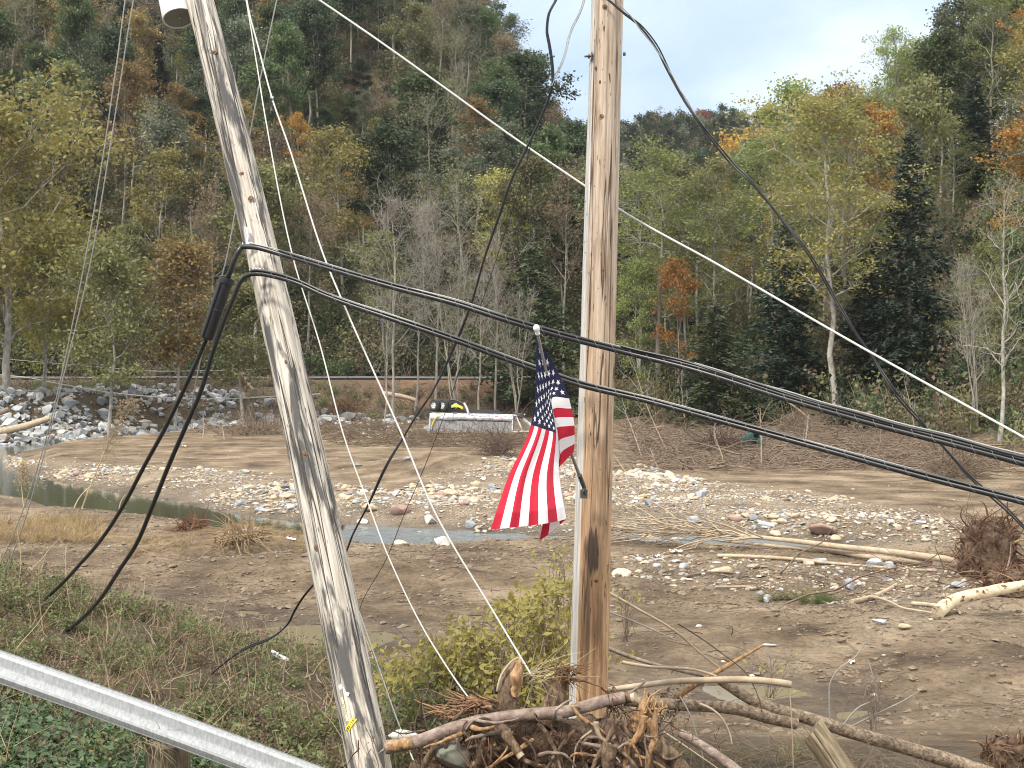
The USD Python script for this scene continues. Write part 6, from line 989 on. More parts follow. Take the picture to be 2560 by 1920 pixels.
p2 = W(*C5(1568, 1530), 11.96) - o; part(flag, 'bracket_plate', box([.062, .018, .075], p2), MAT['steel_dark'], False); part(flag, 'bracket_arm', frame_tube(np.array([bd * .06, p2 + [0, -.01, .01]]), [.018, .015], 10), MAT['steel_dark'], True); part(flag, 'wing_screw', box([.01, .02, .014], -bd * .02 + np.array([-.022, -.01, 0])), MAT['steel_bracket'], False)
UN = [0, .13, .25, .4, .7, 1.0]; VN = [0, .27, .538, .615, .77, .846, 1.0]
CT = {0: [(1264, 540), (1385, 716), (1472, 915), (1488, 980), (1507, 1090), (1509, 1150), (1502, 1262)], .13: [(1261, 680), (1335, 850), (1364, 914), (1370, 985), (1384, 1110), (1410, 1185), (1440, 1325)], .25: [(1256, 850), (1318, 975), (1374, 1030), (1392, 1075), (1410, 1190), (1412, 1250), (1392, 1385)],
      .4: [(1228, 1085), (1310, 1112), (1389, 1140), (1402, 1150), (1405, 1300), (1392, 1370), (1380, 1480)], .7: [(1082, 1420), (1215, 1430), (1372, 1425), (1412, 1420), (1375, 1500), (1340, 1540), (1310, 1600)], 1.0: [(968, 1758), (1180, 1738), (1400, 1706), (1456, 1690), (1340, 1790), (1282, 1830), (1370, 1760)]}
DT = {0: [.02, .01, -.05, -.06, -.05, -.03, .0], .13: [-.01, .0, -.05, -.08, -.07, -.05, .0], .25: [-.04, -.03, -.07, .0, .03, .05, .05], .4: [-.06, -.07, -.07, .01, .06, .07, .08], .7: [-.05, -.10, -.07, .0, .06, .07, .09], 1.0: [-.05, -.09, -.06, .0, .05, .07, .10]}
cx = np.array([[CT[u_][k][0] for k in range(7)] for u_ in UN], float); cy = np.array([[CT[u_][k][1] for k in range(7)] for u_ in UN], float); cd = np.array([DT[u_] for u_ in UN], float)
def surf(u_, v_):
    u_, v_ = np.broadcast_arrays(np.asarray(u_, float), np.asarray(v_, float)); out = []
    for Cg in (cx, cy, cd):
        rows = PchipInterpolator(VN, Cg, axis=1)(v_.ravel()); colsn = PchipInterpolator(UN, rows, axis=0); out.append(np.array([colsn_ for colsn_ in [0]]) if False else rows)
    uu = u_.ravel(); res = []
    for rows in out:
        # rows: (len(UN), N); interpolate each column at its own u (cubic Hermite on the fly)
        un = np.array(UN); h = np.diff(un); dl = np.diff(rows, axis=0) / h[:, None]; mslope = np.zeros_like(rows); mslope[1:-1] = (dl[:-1] + dl[1:]) / 2; mslope[0] = dl[0]; mslope[-1] = dl[-1]
        i = np.clip(np.searchsorted(un, uu, 'right') - 1, 0, len(un) - 2); t_ = (uu - un[i]) / h[i]; n_ = np.arange(len(uu)); r0, r1_, m0, m1 = rows[i, n_], rows[i + 1, n_], mslope[i, n_] * h[i], mslope[i + 1, n_] * h[i]
        res.append((2 * t_ ** 3 - 3 * t_ ** 2 + 1) * r0 + (t_ ** 3 - 2 * t_ ** 2 + t_) * m0 + (-2 * t_ ** 3 + 3 * t_ ** 2) * r1_ + (t_ ** 3 - t_ ** 2) * m1)
    X, Y_, D_ = res; ripple = .020 * np.sin(v_.ravel() * 21 + 1.5 * uu) * np.clip(uu * 1.6, 0.1, 1) + .010 * np.sin(v_.ravel() * 43 + uu * 5) * np.clip(uu, .1, 1) + .012 * np.sin(uu * 9 + v_.ravel() * 6) * np.clip(uu, 0, 1)
    base_Y = 11.15 + .62 * np.clip((Y_ - 486) / 966, 0, 1.0) * np.clip(1 - uu * 1.1, 0, 1) + .16 * np.clip(uu * 1.1, 0, 1)
    return W(*C5(X, Y_), base_Y + D_ + ripple * np.where(v_.ravel() < .6, 1, .3)).reshape(u_.shape + (3,))
nu, nv = 110, 90; uu, vv = np.meshgrid(np.linspace(0, 1, nu), np.linspace(0, 1, nv), indexing='ij'); Pf = surf(uu, vv) - o; i = np.arange(nu * nv).reshape(nu, nv); qf = np.stack([i[:-1, :-1], i[:-1, 1:], i[1:, 1:], i[1:, :-1]], -1).reshape(-1, 4)
MAT['flag_cloth'] = usdkit.material(stage, f'{LOOKS}/flag_cloth', {'uv': ('uvmap', {'attribute': 'st'}), 's': ('separate_xyz', {}), 'm13': ('math', {'math_type': 'multiply', 'value2': 6.5}), 'fr': ('math', {'math_type': 'fraction'}), 'lt': ('math', {'math_type': 'less_than', 'value2': .5}), 'cu': ('math', {'math_type': 'less_than', 'value2': .4}), 'cv': ('math', {'math_type': 'less_than', 'value2': 7 / 13}), 'cc': ('math', {'math_type': 'multiply'}),
    'x1': ('mix_color', {'a': (.78, .77, .78), 'b': (.50, .018, .045)}), 'x2': ('mix_color', {'b': (.016, .018, .055)}), 'w': ('wave_texture', {'scale': 260.0}), 'b': ('bump', {'strength': .08, 'distance': .001}), 'p': ('principled_bsdf', {'roughness': .75, 'sheen_weight': .25, 'specular_ior_level': .2}), 't': ('translucent_bsdf', {}), 'mx': ('mix_closure', {'fac': .28})},
    [('uv.UV', 's.vector'), ('s.y', 'm13.value1'), ('m13.value', 'fr.value1'), ('fr.value', 'lt.value1'), ('s.x', 'cu.value1'), ('s.y', 'cv.value1'), ('cu.value', 'cc.value1'), ('cv.value', 'cc.value2'), ('lt.value', 'x1.fac'), ('cc.value', 'x2.fac'), ('x1.result', 'x2.a'), ('x2.result', 'p.base_color'), ('x2.result', 't.color'), ('uv.UV', 'w.vector'), ('w.fac', 'b.height'), ('b.normal', 'p.normal'), ('p.BSDF', 'mx.closure1'), ('t.BSDF', 'mx.closure2')], surface='mx.closure')
cloth = part(flag, 'cloth', (Pf.reshape(-1, 3), qf), MAT['flag_cloth'], True, uv=np.stack([uu, vv], -1).reshape(-1, 2))
plain('star_white', (.8, .8, .8), .8)
for r_ in range(9):
    for c_ in range(6 if r_ % 2 == 0 else 5):
        u0 = .4 * (2 * c_ + 1 + (r_ % 2)) / 12; v0 = (7 / 13) * (r_ + 1) / 10; R_ = .031; a_ = np.arange(10) * math.pi / 5; rad = np.where(np.arange(10) % 2 == 0, 1, .382) * R_
        du = rad * np.sin(a_) * (.91 / 1.52) ; dv = -rad * np.cos(a_); pu, pv = np.r_[u0, u0 + du], np.r_[v0, v0 + dv]; S = surf(np.clip(pu, 0, 1), np.clip(pv, 0, 1)); nm_ = nrm(np.cross(surf(u0 + .01, v0) - S[0], surf(u0, v0 + .01) - S[0])); nm_ = nm_ * (-1 if nm_ @ nrm(S[0] - EYE) > 0 else 1)
        part(cloth, 'star', (S - o + nm_ * .0022, np.array([[0, k + 1, (k + 1) % 10 + 1] for k in range(10)])), MAT['star_white'], False)

# ---------------------------------------------------------------- guardrail
G0, G1 = W(-60, 1650, 8.6), W(800, 1965, 8.3); gd = nrm(G1 - G0); GL = float(np.linalg.norm(G1 - G0))
up_ = nrm(np.array([0, .55, .83]) - gd * (gd @ np.array([0, .55, .83]))); out_ = np.cross(gd, up_)          # out_: towards the camera side
if out_ @ np.array([0, -1, 0.2]) < 0: out_ = -out_
guard = thing('guardrail', 'galvanised steel guardrail beam hanging askew across the bottom left corner', 'guardrail', G0)
pr = np.array([(.0, .118), (-.006, .112), (-.002, .104), (.010, .100), (.030, .082), (.034, .060), (.012, .012), (.010, .000), (.016, -.008), (.034, -.05), (.030, -.066), (.012, -.080), (0.0, -.086), (-.004, -.092)])
pr = pr * [1.1, .92]; K = 40; s = np.linspace(0, GL, K); sag = .01 * np.sin(s / GL * 3); pr2 = np.vstack([pr, (pr - [.005, 0])[::-1]]); n = len(pr2)
v = np.stack([gd * s_ + np.array([0, 0, float(sg)]) + out_ * a_ + up_ * b_ for s_, sg in zip(s, sag) for a_, b_ in pr2]); i, j = np.meshgrid(np.arange(K - 1), np.arange(n), indexing='ij'); j2 = (j + 1) % n
part(guard, 'beam', (v, np.stack([i * n + j, i * n + j2, (i + 1) * n + j2, (i + 1) * n + j], -1).reshape(-1, 4)), MAT['galvanised'], 25)
pc = W(412, 1905, 8.62) - G0; Bp = np.stack([gd, -out_, up_], 1); part(guard, 'block_post', box([.2, .2, .40], pc + [.0, .08, -.11], trimesh.transformations.rotation_matrix(.75, [0, 0, 1])[:3, :3]), MAT['old_timber'], False, label='dark timber post block under the beam')
g = np.random.default_rng(23); k = 40; st = W(385, 1850, 8.42) - G0 + g.normal(size=(k, 3)) * [.05, .02, .012]; B, R = limbs(g, st, nrm(np.c_[g.normal(size=k) * .8 + .3, g.normal(size=k) * .4 - .2, g.normal(size=k) * .5 - .2]), g.uniform(.06, .17, k), np.full(k, .0025), K=6, wob=.5, droop=.4); solo('root_wisp', (lambda b: (b[0] + G0, b[1]))(tubes(B, R, 4)), MAT['straw'], 'wisp of dry roots caught on the guardrail post', 'roots')
#PART5
# ---------------------------------------------------------------- torn stump and root mass at the foot of the upright pole
def gnarl(ms, amp, s, seed):
    v, f = np.asarray(ms[0], float), ms[1]; return v + amp * 2 * (np.stack([meshkit.fbm(v / s + k * 7.3 + seed, 4, seed + k) for k in range(3)], 1) - .5), f
sc0 = W(1335, 1885, 10.75); stump = thing('torn_stump', 'torn-up tree stump with splintered roots at the foot of the upright pole', 'stump', sc0)
m = trimesh.creation.icosphere(5); g = np.random.default_rng(31)
part(stump, 'root_mass', gnarl((m.vertices * [1.0, .42, .55] + [.02, .1, -.27], m.faces), .19, .2, 3), MAT['root_soil'], 60)
def L1(px, py, Y=10.5): return W(px, py, Y) - sc0
def stub(nm, pts, radii, mat_, seed, sides=20, amp=.02, label=None, n=26):
    P = pspline(pts, n); r = np.interp(np.linspace(0, 1, n), np.linspace(0, 1, len(radii)), radii); return part(stump, nm, gnarl(frame_tube(P, r, sides), amp, .06, seed), MAT[mat_], 60, label=label)
stub('stub', [L1(1275, 1800, 10.5), L1(1270, 1745, 10.48), L1(1282, 1690, 10.5), L1(1296, 1652, 10.52)], [.085, .082, .072, .03], 'stump_bark', 4, label='tallest stub, splintered to a tip')
stub('torn_face', [L1(1286, 1738, 10.43), L1(1292, 1695, 10.43), L1(1298, 1648, 10.47)], [.03, .05, .02], 'broken_wood', 5, 14)
stub('torn_edge', [L1(1243, 1728, 10.43), L1(1246, 1710, 10.42), L1(1268, 1665, 10.44), L1(1296, 1645, 10.46), L1(1308, 1660, 10.44)], [.007, .009, .008, .007, .005], 'barkless', 5, 8, .004)
stub('stub', [L1(1370, 1800, 10.6), L1(1385, 1755, 10.58), L1(1398, 1715, 10.6), L1(1408, 1692, 10.6)], [.10, .085, .07, .05], 'stump_bark', 6, label='shaggy stub with fibres')
stub('stub', [L1(1240, 1800, 10.55), L1(1205, 1770, 10.5), L1(1165, 1768, 10.5)], [.08, .06, .04], 'stump_bark', 7)
stub('stub', [L1(1600, 1820, 10.5), L1(1612, 1775, 10.45), L1(1628, 1758, 10.42)], [.10, .075, .05], 'broken_wood', 8)
stub('root', [L1(1250, 1818, 10.3), L1(1275, 1850, 10.22), L1(1300, 1890, 10.2)], [.05, .036, .03], 'stump_bark', 9, amp=.012); stub('root_end', [L1(1297, 1884, 10.19), L1(1304, 1893, 10.18)], [.027, .030], 'barkless', 10, 12, .003)
for k, (pts, r, mt) in enumerate([([(1612, 1790), (1598, 1835), (1570, 1870), (1560, 1930)], .030, 'broken_wood'), ([(1620, 1800), (1636, 1850), (1622, 1890), (1618, 1940)], .030, 'broken_wood'), ([(1545, 1800), (1520, 1850), (1495, 1890), (1476, 1935)], .022, 'stump_bark'), ([(1555, 1785), (1540, 1830), (1556, 1870), (1548, 1905)], .012, 'stump_bark'), ([(1575, 1850), (1595, 1885), (1605, 1915)], .010, 'broken_wood'), ([(1490, 1805), (1500, 1840), (1525, 1860)], .018, 'barkless'),
        ([(1479, 1828), (1450, 1850), (1436, 1890), (1430, 1935)], .007, 'barkless'), ([(1640, 1770), (1640, 1830), (1650, 1880)], .014, 'broken_wood'), ([(1528, 1860), (1520, 1910), (1530, 1940)], .06, 'stump_bark'), ([(1640, 1860), (1690, 1905), (1720, 1940)], .07, 'stump_bark'), ([(1210, 1830), (1200, 1880), (1185, 1930)], .03, 'root_soil'), ([(1095, 1850), (1070, 1890), (1050, 1935)], .02, 'stump_bark')]):
    stub('root', [L1(a, b, 10.25 - .02 * (k % 3)) for a, b in pts], [r, r * .9, r * .6], mt, 20 + k, 12, .01)
def fibres(nm, c, spread, n, dirv, L, r, mat_, seed, dj=.5, droop=.3):
    g = np.random.default_rng(seed); st = np.asarray(c) + g.normal(size=(n, 3)) * spread; D = nrm(np.asarray(dirv) + g.normal(size=(n, 3)) * dj); P, R = limbs(g, st, D, L * g.lognormal(0, .45, n), np.full(n, r) * g.lognormal(0, .4, n), K=6, wob=.35, droop=droop); part(stump, nm, tubes(P, R, 4), MAT[mat_], True, kind='stuff')
fibres('splinters', L1(1190, 1756, 10.45), [.09, .04, .02], 90, [-.9, -.1, .25], .075, .0075, 'splinter', 41, .22, .1); fibres('splinters', L1(1135, 1780, 10.42), [.07, .03, .018], 70, [-1, 0, .05], .07, .007, 'splinter', 42, .25, .2); fibres('splinters', L1(1628, 1775, 10.42), [.04, .03, .02], 90, [.15, -.1, 1], .065, .006, 'splinter', 43, .3, .0)
g = np.random.default_rng(55)
for k in range(70):                                                 # knotted roots standing proud of the soil
    px, py = g.uniform(1060, 1660), g.uniform(1795, 1915); r = g.uniform(.006, .022); p0 = L1(px, py, 10.34 - .1 * g.uniform()); d = nrm(np.array([g.normal() * .9, -.25 + g.normal() * .2, -.35 + g.normal() * .6])); Lr_ = g.uniform(.12, .4); stub('root', [p0, p0 + d * Lr_ * .5 + g.normal(size=3) * .04, p0 + d * Lr_ + g.normal(size=3) * .06 + [0, 0, -.05]], [r, r * .8, r * .35], ['stump_bark', 'root_soil', 'stump_bark', 'bark_log', 'broken_wood'][int(g.integers(0, 5))], 100 + k, 8, .012, n=12)
fibres('fibres', L1(1412, 1692, 10.55), [.05, .03, .04], 110, [.5, -.2, .5], .10, .004, 'root_fibre', 44, .8); fibres('fibres', L1(1195, 1825, 10.3), [.05, .03, .06], 120, [0, -.1, -1], .13, .003, 'root_fibre', 45, .6); fibres('fibres', L1(1330, 1690, 10.6), [.06, .04, .03], 40, [1, 0, .3], .25, .003, 'straw', 46, .4); fibres('fibres', L1(1530, 1745, 10.45), [.03, .03, .04], 60, [.2, -.2, -.6], .10, .004, 'root_fibre', 47, .6)
fibres('fibres', L1(1340, 1850, 10.35), [.55, .06, .10], 420, [0, -.3, -.6], .12, .0028, 'root_fibre', 48, .9); fibres('fibres', L1(1110, 1880, 10.35), [.12, .05, .05], 140, [0, -.2, -.8], .14, .003, 'root_fibre', 49, .7)
A = [W(963, 1868, 10.2), W(1044, 1853, 10.22), W(1122, 1825, 10.27), W(1200, 1803, 10.3), W(1316, 1787, 10.32), W(1414, 1779, 10.34), W(1472, 1764, 10.36), W(1523, 1750, 10.4), W(1560, 1745, 10.42)]
t, P, o = log('broken_branch', 'reddish-grey branch with torn bright left end lying across the stump', 'branch', A, .050, .044, 'bark_log', 18, .045, 51)
v, f = gnarl(frame_tube(pspline([A[0] - [.005, 0, 0], W(1000, 1862, 10.17), W(1030, 1857, 10.165)], 14), np.r_[.012, np.linspace(.036, .044, 12), .02], 14), .012, .03, 6); part(t, 'torn_end', (v - o, f), MAT['broken_wood'], 60)
part(t, 'tip_splinter', (lambda m: (m[0] - o, m[1]))(frame_tube(pspline([W(945, 1885, 10.2), W(970, 1868, 10.19), W(1010, 1850, 10.17)], 10), [.003, .006, .01, .012, .012, .012, .012, .012, .012, .01], 8)), MAT['bark_log'], True)
t, P, o = log('broken_branch', 'stubby broken branch end with pale cut, right end of the branch on the stump', 'branch', [W(1535, 1752, 10.5), W(1562, 1746, 10.46), W(1584, 1744, 10.42)], .042, .036, 'stump_bark', 14, .06, 52)
part(t, 'pale_end', (lambda m: (m[0] - o, m[1]))(gnarl(cyl(W(1580, 1745, 10.42), W(1589, 1743, 10.41), .036, 14), .008, .03, 3)), MAT['barkless'], 50)
log('branch', 'thin reddish stick angled up right from the branch on the stump', 'branch', [W(1560, 1742, 10.5), W(1590, 1722, 10.5), W(1612, 1704, 10.5)], .013, .009, 'bark_log', 10, .05, 53)
v, f = stone(4242, 4, .7, .2); p = W(1128, 1895, 10.28); rk = solo('boulder', (v * [.24, .24, .42] @ trimesh.transformations.rotation_matrix(.28, [0, 1, 0])[:3, :3].T + p, f), MAT['stone_dark'], 'smooth dark olive rock gripped under the branch on the stump', 'boulder', smooth=60)
v, f = stone(4243, 3, .7, .3); p = W(1008, 1840, 11.3); solo('boulder', (v * [.22, .2, .17] + p, f), MAT['stone_white'], 'pale rock between the leaning pole and the torn branch', 'boulder', smooth=50)

# logs and sticks right of the pole
t, P, o = log('fallen_log', 'long grey-brown ridged log slanting to the bottom right corner', 'log', [W(1800, 1697, 14.0), W(1894, 1756, 14.0), W(2030, 1799, 14.1), W(2167, 1842, 14.2), W(2300, 1880, 14.3), W(2420, 1917, 14.4), W(2500, 1945, 14.4)], .055, .078, 'bark_ridged', 18, .05, 61)
log('fallen_log', 'darker log forking into the ridged log from the left', 'log', [W(1560, 1752, 13.7), W(1700, 1762, 13.8), W(1836, 1771, 13.9), W(1933, 1795, 14.0), W(1990, 1806, 14.05)], .05, .07, 'bark_ridged', 16, .05, 62)
log('bare_log', 'smooth pale barkless log lying level right of the upright pole', 'log', [W(1505, 1727, 13.2), W(1600, 1714, 13.2), W(1710, 1702, 13.2), W(1850, 1699, 13.2), W(1977, 1711, 13.2)], .025, .034, 'barkless', 14, .04, 63)
log('broken_plank', 'splintered brown stake poking up right behind the pale log', 'plank', [W(1690, 1742, 13.4), W(1775, 1690, 13.4), W(1850, 1646, 13.4), W(1906, 1614, 13.4)], .035, .012, 'broken_wood', 8, .10, 64)
log('fallen_log', 'short bark-covered log low between the stump and the post stub', 'log', [W(1700, 1832, 12.2), W(1780, 1880, 12.1), W(1860, 1940, 12.0)], .036, .045, 'bark_log', 14, .05, 65)
for k, (pts, r, m_, lab, Y) in enumerate([([(1520, 1480), (1590, 1520), (1680, 1572), (1760, 1640), (1800, 1670)], .014, 'barkless', 'pale branch arching down to the right behind the pale log', 13.6), ([(1520, 1620), (1600, 1650), (1680, 1672), (1760, 1690)], .022, 'bark_log', 'rough grey branch just right of the pole below the arching one', 13.5), ([(1555, 1655), (1640, 1668), (1720, 1672), (1790, 1690)], .017, 'barkless', 'pale knobbly branch under the rough grey one', 13.3), ([(1510, 1525), (1600, 1560), (1690, 1600)], .009, 'twig', 'thin branch leaving the pole to the right', 13.8),
        ([(2075, 1800), (2073, 1720), (2090, 1680), (2140, 1640), (2165, 1600)], .009, 'twig', 'curly grey sapling rising from the ridged log, taller one', 13.9), ([(2110, 1812), (2145, 1770), (2195, 1740), (2185, 1700), (2170, 1650)], .010, 'twig', 'pale crooked twig rising from the ridged log', 13.9), ([(2130, 1815), (2200, 1780), (2270, 1745), (2310, 1715), (2300, 1710)], .007, 'twig', 'long thin twig reaching right above the ridged log', 13.9), ([(1695, 1560), (1800, 1630), (1870, 1690), (1905, 1780)], .006, 'stick_dark', 'dark bramble stem arching over the pale log', 13.2), ([(1700, 1742), (1730, 1800), (1745, 1850), (1760, 1900)], .008, 'twig', 'grey stem dropping past the dark log', 12.6), ([(1750, 1760), (1800, 1790), (1830, 1860)], .012, 'barkless', 'bent pale twig under the dark log', 12.8), ([(1660, 1830), (1720, 1870), (1800, 1925)], .008, 'barkless', 'pale stick slanting down from the stump', 11.8), ([(1975, 1735), (1980, 1820), (1983, 1920)], .006, 'barkless', 'thin upright reed stem before the ridged log', 13.0)]):
    log('branch', lab, 'branch', [W(a, b, Y) for a, b in pts], r, r * .6, m_ if m_ in MAT else 'twig', 8, .04, 70 + k)
# timber post stub
A, B_ = W(2035, 1822, 11.0), W(2145, 1985, 10.7); d_ = nrm(B_ - A); Rb = basis(-d_, (1, .25, 0)); t = thing('post_stub', 'square weathered timber post stub leaning in from the bottom right of centre', 'post', A, Rb); m = trimesh.creation.box([.125, .15, .9]); m = m.subdivide().subdivide().subdivide(); v = m.vertices + [0, 0, -.45]; v[:, 2] += np.where(v[:, 2] > -.01, .04 * v[:, 0] / .06, 0); part(t, 'post', gnarl((v, m.faces), .006, .05, 2), MAT['old_timber'], 30); part(t, 'side_board', box([.03, .13, .84], [-.082, .0, -.46]), MAT['old_timber'], False)

# ---------------------------------------------------------------- weeds, ivy, bush on the near bank
def weed(seed, h=.5, stems=5, nl=60, ls=.05, lean=.35):
    q = np.random.default_rng(seed); D = nrm(np.c_[q.normal(size=(stems, 2)) * lean, np.ones(stems)]); P, R = limbs(q, q.normal(size=(stems, 3)) * [.06, .06, 0], D, h * q.uniform(.5, 1.15, stems), np.full(stems, .0042), K=5, wob=.18, droop=.12); c = P[q.integers(0, stems, nl), q.integers(1, 5, nl)] + q.normal(size=(nl, 3)) * .05
    c[:, 2] = np.abs(c[:, 2]); return tubes(P, R, 3), quads(c, q.normal(size=(nl, 3)) * .7 + [0, -.2, .8], ls * q.uniform(.5, 1.4, nl), 2.0, .06, q)
def stalk(seed, h=.55, n=3, lean=.5):
    q = np.random.default_rng(seed); D = nrm(np.c_[q.normal(size=(n, 2)) * lean, np.ones(n)]); P, R = limbs(q, q.normal(size=(n, 3)) * [.08, .08, 0], D, h * q.uniform(.5, 1.2, n), np.full(n, .0065), K=6, wob=.25); return tubes(P, R, 4)
def ivy(seed, n=34, ls=.055):
    q = np.random.default_rng(seed); c = q.normal(size=(n, 3)) * [.16, .16, .05]; c[:, 2] = np.abs(c[:, 2]) + .05; return quads(c, q.normal(size=(n, 3)) * .45 + [0, -.35, .9], ls * q.uniform(.6, 1.5, n), 1.25, .08, q)
def grass(seed, h=.3, n=60, r=.0024):
    q = np.random.default_rng(seed); D = nrm(np.c_[q.normal(size=(n, 2)) * .5, np.ones(n)]); P, R = limbs(q, q.normal(size=(n, 3)) * [.1, .1, 0], D, h * q.uniform(.5, 1.3, n), np.full(n, r), K=4, wob=.15, droop=.35); return tubes(P, R, 3)
g = np.random.default_rng(77)
N = 17000; y = 9.2 + (g.uniform(size=N) ** .8) * 13; x = g.uniform(-.40, .40, N) * (y + 1.0); cl = meshkit.fbm(np.stack([x / 1.1, y / 1.1, x * 0], -1), 3, 9)
lim = crest(x) + np.where(x < -1.0, 2.2, .8); dens = np.where(x < -.8, 1.15, np.where(x < 1.2, .4, .26)) * np.clip(.5 + 2.2 * (cl - .4), .12, 1); ok = (y < lim) & (g.uniform(size=N) < dens); x, y, cl = x[ok], y[ok], cl[ok]
protos = [(f'green_weed_{i}', [(a, MAT['stick']), (b, MAT['leaf_weed'])]) for i, (a, b) in enumerate(weed(800 + i, .36, 5, 95, .062) for i in range(3))] + [(f'dead_weed_{i}', [(a, MAT['stick']), (b, MAT['leaf_dead'])]) for i, (a, b) in enumerate(weed(810 + i, .38, 6, 60, .055, .6) for i in range(3))] + [(f'stalk_{i}', [(stalk(820 + i), MAT['straw'])]) for i in range(2)] + [('green_grass', [(grass(830), MAT['green_grass'])]), ('straw_grass', [(grass(831, .34), MAT['straw_grass'])])]
pw = np.array([2.3, 2.3, 2.3, 3.6, 3.6, 3.6, .5, .5, .9, 1.6]); pr_ = g.choice(10, len(x), p=pw / pw.sum()); rightside = x > 1.0; pr_ = np.where(rightside & (g.uniform(size=len(x)) < .6), g.choice([3, 4, 5, 9], len(x)), pr_)
instancer('/World/bank_weeds', protos, np.c_[x, y, H(x, y) - .02], pr_, g.uniform(.4, .95, len(x)) * np.where(cl > .55, 1.0, .72) * np.where(x > 1, .7, 1), g.uniform(0, 6.28, len(x)), 'matted green and dead weeds covering the near bank', 'weeds')
N = 3600; y = g.uniform(8.8, 13.2, N); x = -.40 * (y + 1) + g.uniform(0, 1, N) * (y * .16 + .6); ok = (x < -1.9) & (g.uniform(size=N) < .7 * np.clip((12.4 - y) / 2.6, 0, 1)); x, y = x[ok], y[ok]; instancer('/World/ivy', [(f'ivy_{i}', [(ivy(840 + i), MAT['leaf_ivy'])]) for i in range(5)], np.c_[x, y, H(x, y) + .02], g.integers(0, 5, len(x)), g.uniform(.7, 1.2, len(x)), g.uniform(0, 6.28, len(x)), 'dark broad-leaved ivy under the guardrail at bottom left', 'ivy')
solo('dead_stalks', (lambda: (lambda q, xs, ys: tubes(*(lambda P, R: (P, R))(*limbs(q, np.c_[xs, ys, H(xs, ys)], nrm(np.c_[q.normal(size=(len(xs), 2)) * .75, np.abs(q.normal(size=len(xs))) * .9 + .35]), q.uniform(.10, .36, len(xs)), np.full(len(xs), .0085), K=5, wob=.14)), 4))(np.random.default_rng(5), np.random.default_rng(6).uniform(-5.4, -1.2, 620), np.random.default_rng(7).uniform(11.0, 17.2, 620)))(), MAT['straw'], 'pale broken stalks sticking out of the weeds left of the leaning pole', 'stalks', kind='stuff')
# tall thin stalks standing on the crest at left
for k, (px, pyb, pyt, dx) in enumerate([(35, 1500, 1330, 8), (185, 1560, 1365, -20), (230, 1590, 1440, 25), (455, 1585, 1500, -6), (500, 1590, 1510, 10), (110, 1590, 1420, -14), (310, 1590, 1490, -40), (415, 1680, 1555, 8), (265, 1610, 1500, -8), (640, 1640, 1560, 20)]):
    p = ground_at(px, pyb, 9); top = W(px + dx, pyt, p[1]); P = spline([p, (p + top) / 2 + g.normal(size=3) * .03, top], 10); q = np.random.default_rng(k); B, R = limbs(q, P[q.integers(4, 10, 5)], nrm(q.normal(size=(5, 3)) * [.6, .6, .2] + [0, 0, .6]), q.uniform(.08, .25, 5), np.full(5, .003), K=4); b = join(frame_tube(P, np.linspace(.007, .003, 10), 5), tubes(B, R, 3)); solo('dry_stalk', b, MAT['straw'], ['tall dry stalk at the left edge by the cable ends', 'tall dry stalk between the ends of the two black cables', 'dry stalk leaning right beside the right cable end', 'short dry stalk before the puddle, left of two', 'short dry stalk before the puddle, right of two', 'dry stalk below the left cable end', 'dry stalk leaning left under the right cable', 'bent dry stalk in the middle of the weeds', 'thin stalk right of the white plastic bag', 'bent stalk above the white pipe'][k], 'stalk')
# pale reeds at the pool
def reed(px, pyb, px2, pyt, lab, Y, plume, seed, r=.035):
    base = W(px, pyb, Y); base[2] = float(H(base[0], Y)); top = W(px2, pyt, Y + .4); q = np.random.default_rng(seed); P = spline([base, base + (top - base) * .55 + np.array([-.05, 0, .1]), top], 16); t = thing('tall_reed', lab, 'reed', base); part(t, 'stalk', (lambda m: (m[0] - base, m[1]))(frame_tube(P, np.linspace(r, r * .4, 16), 7)), MAT['straw'], True)
    n = plume; st = P[q.integers(8, 16, n)] + q.normal(size=(n, 3)) * .10; B, R = limbs(q, st, nrm(q.normal(size=(n, 3)) * [.7, .5, .5] + [.35, 0, .35]), q.uniform(.25, .75, n), np.full(n, .006), K=5, wob=.3, droop=.3); part(t, 'plume', (lambda m: (m[0] - base, m[1]))(tubes(B, R, 3)), MAT['straw'], True); c = B[q.integers(0, n, n * 3), q.integers(1, 5, n * 3)]; part(t, 'leaf_tufts', quads(c - base, q.normal(size=(n * 3, 3)), .10, 3.0, .1, q), MAT['straw'], False, kind='stuff')
reed(205, 1290, 325, 1003, 'tall pale feathery reed leaning right in front of the left pool', 55.5, 260, 1); reed(185, 1296, 232, 1212, 'bent reed stem crossing the tall feathery one', 55.0, 14, 2, .025); reed(60, 1305, 55, 1160, 'airy grey-tan seed-headed weed at the left edge of the pool', 55, 160, 3, .02); reed(298, 1290, 312, 1238, 'short bleached reed stem at the pool edge', 56, 4, 4, .03)
N = 620; px = np.r_[g.uniform(-30, 300, 220), g.uniform(300, 800, 400)]; py = np.r_[g.uniform(1300, 1345, 220), g.uniform(1335, 1385, 400)]; pts = on_plane(np.c_[px, py], .7); instancer('/World/dry_grass', [(f'tuft_{i}', [(grass(850 + i, .7, 45, .008), MAT['straw_grass'])]) for i in range(3)], np.c_[pts, H(pts[:, 0], pts[:, 1]) - .02], g.integers(0, 3, N), g.uniform(.5, 1.2, N) * np.where(px < 250, .8, .32), g.uniform(0, 6.28, N), 'tan dry grass along the near shore of the pool', 'grass')
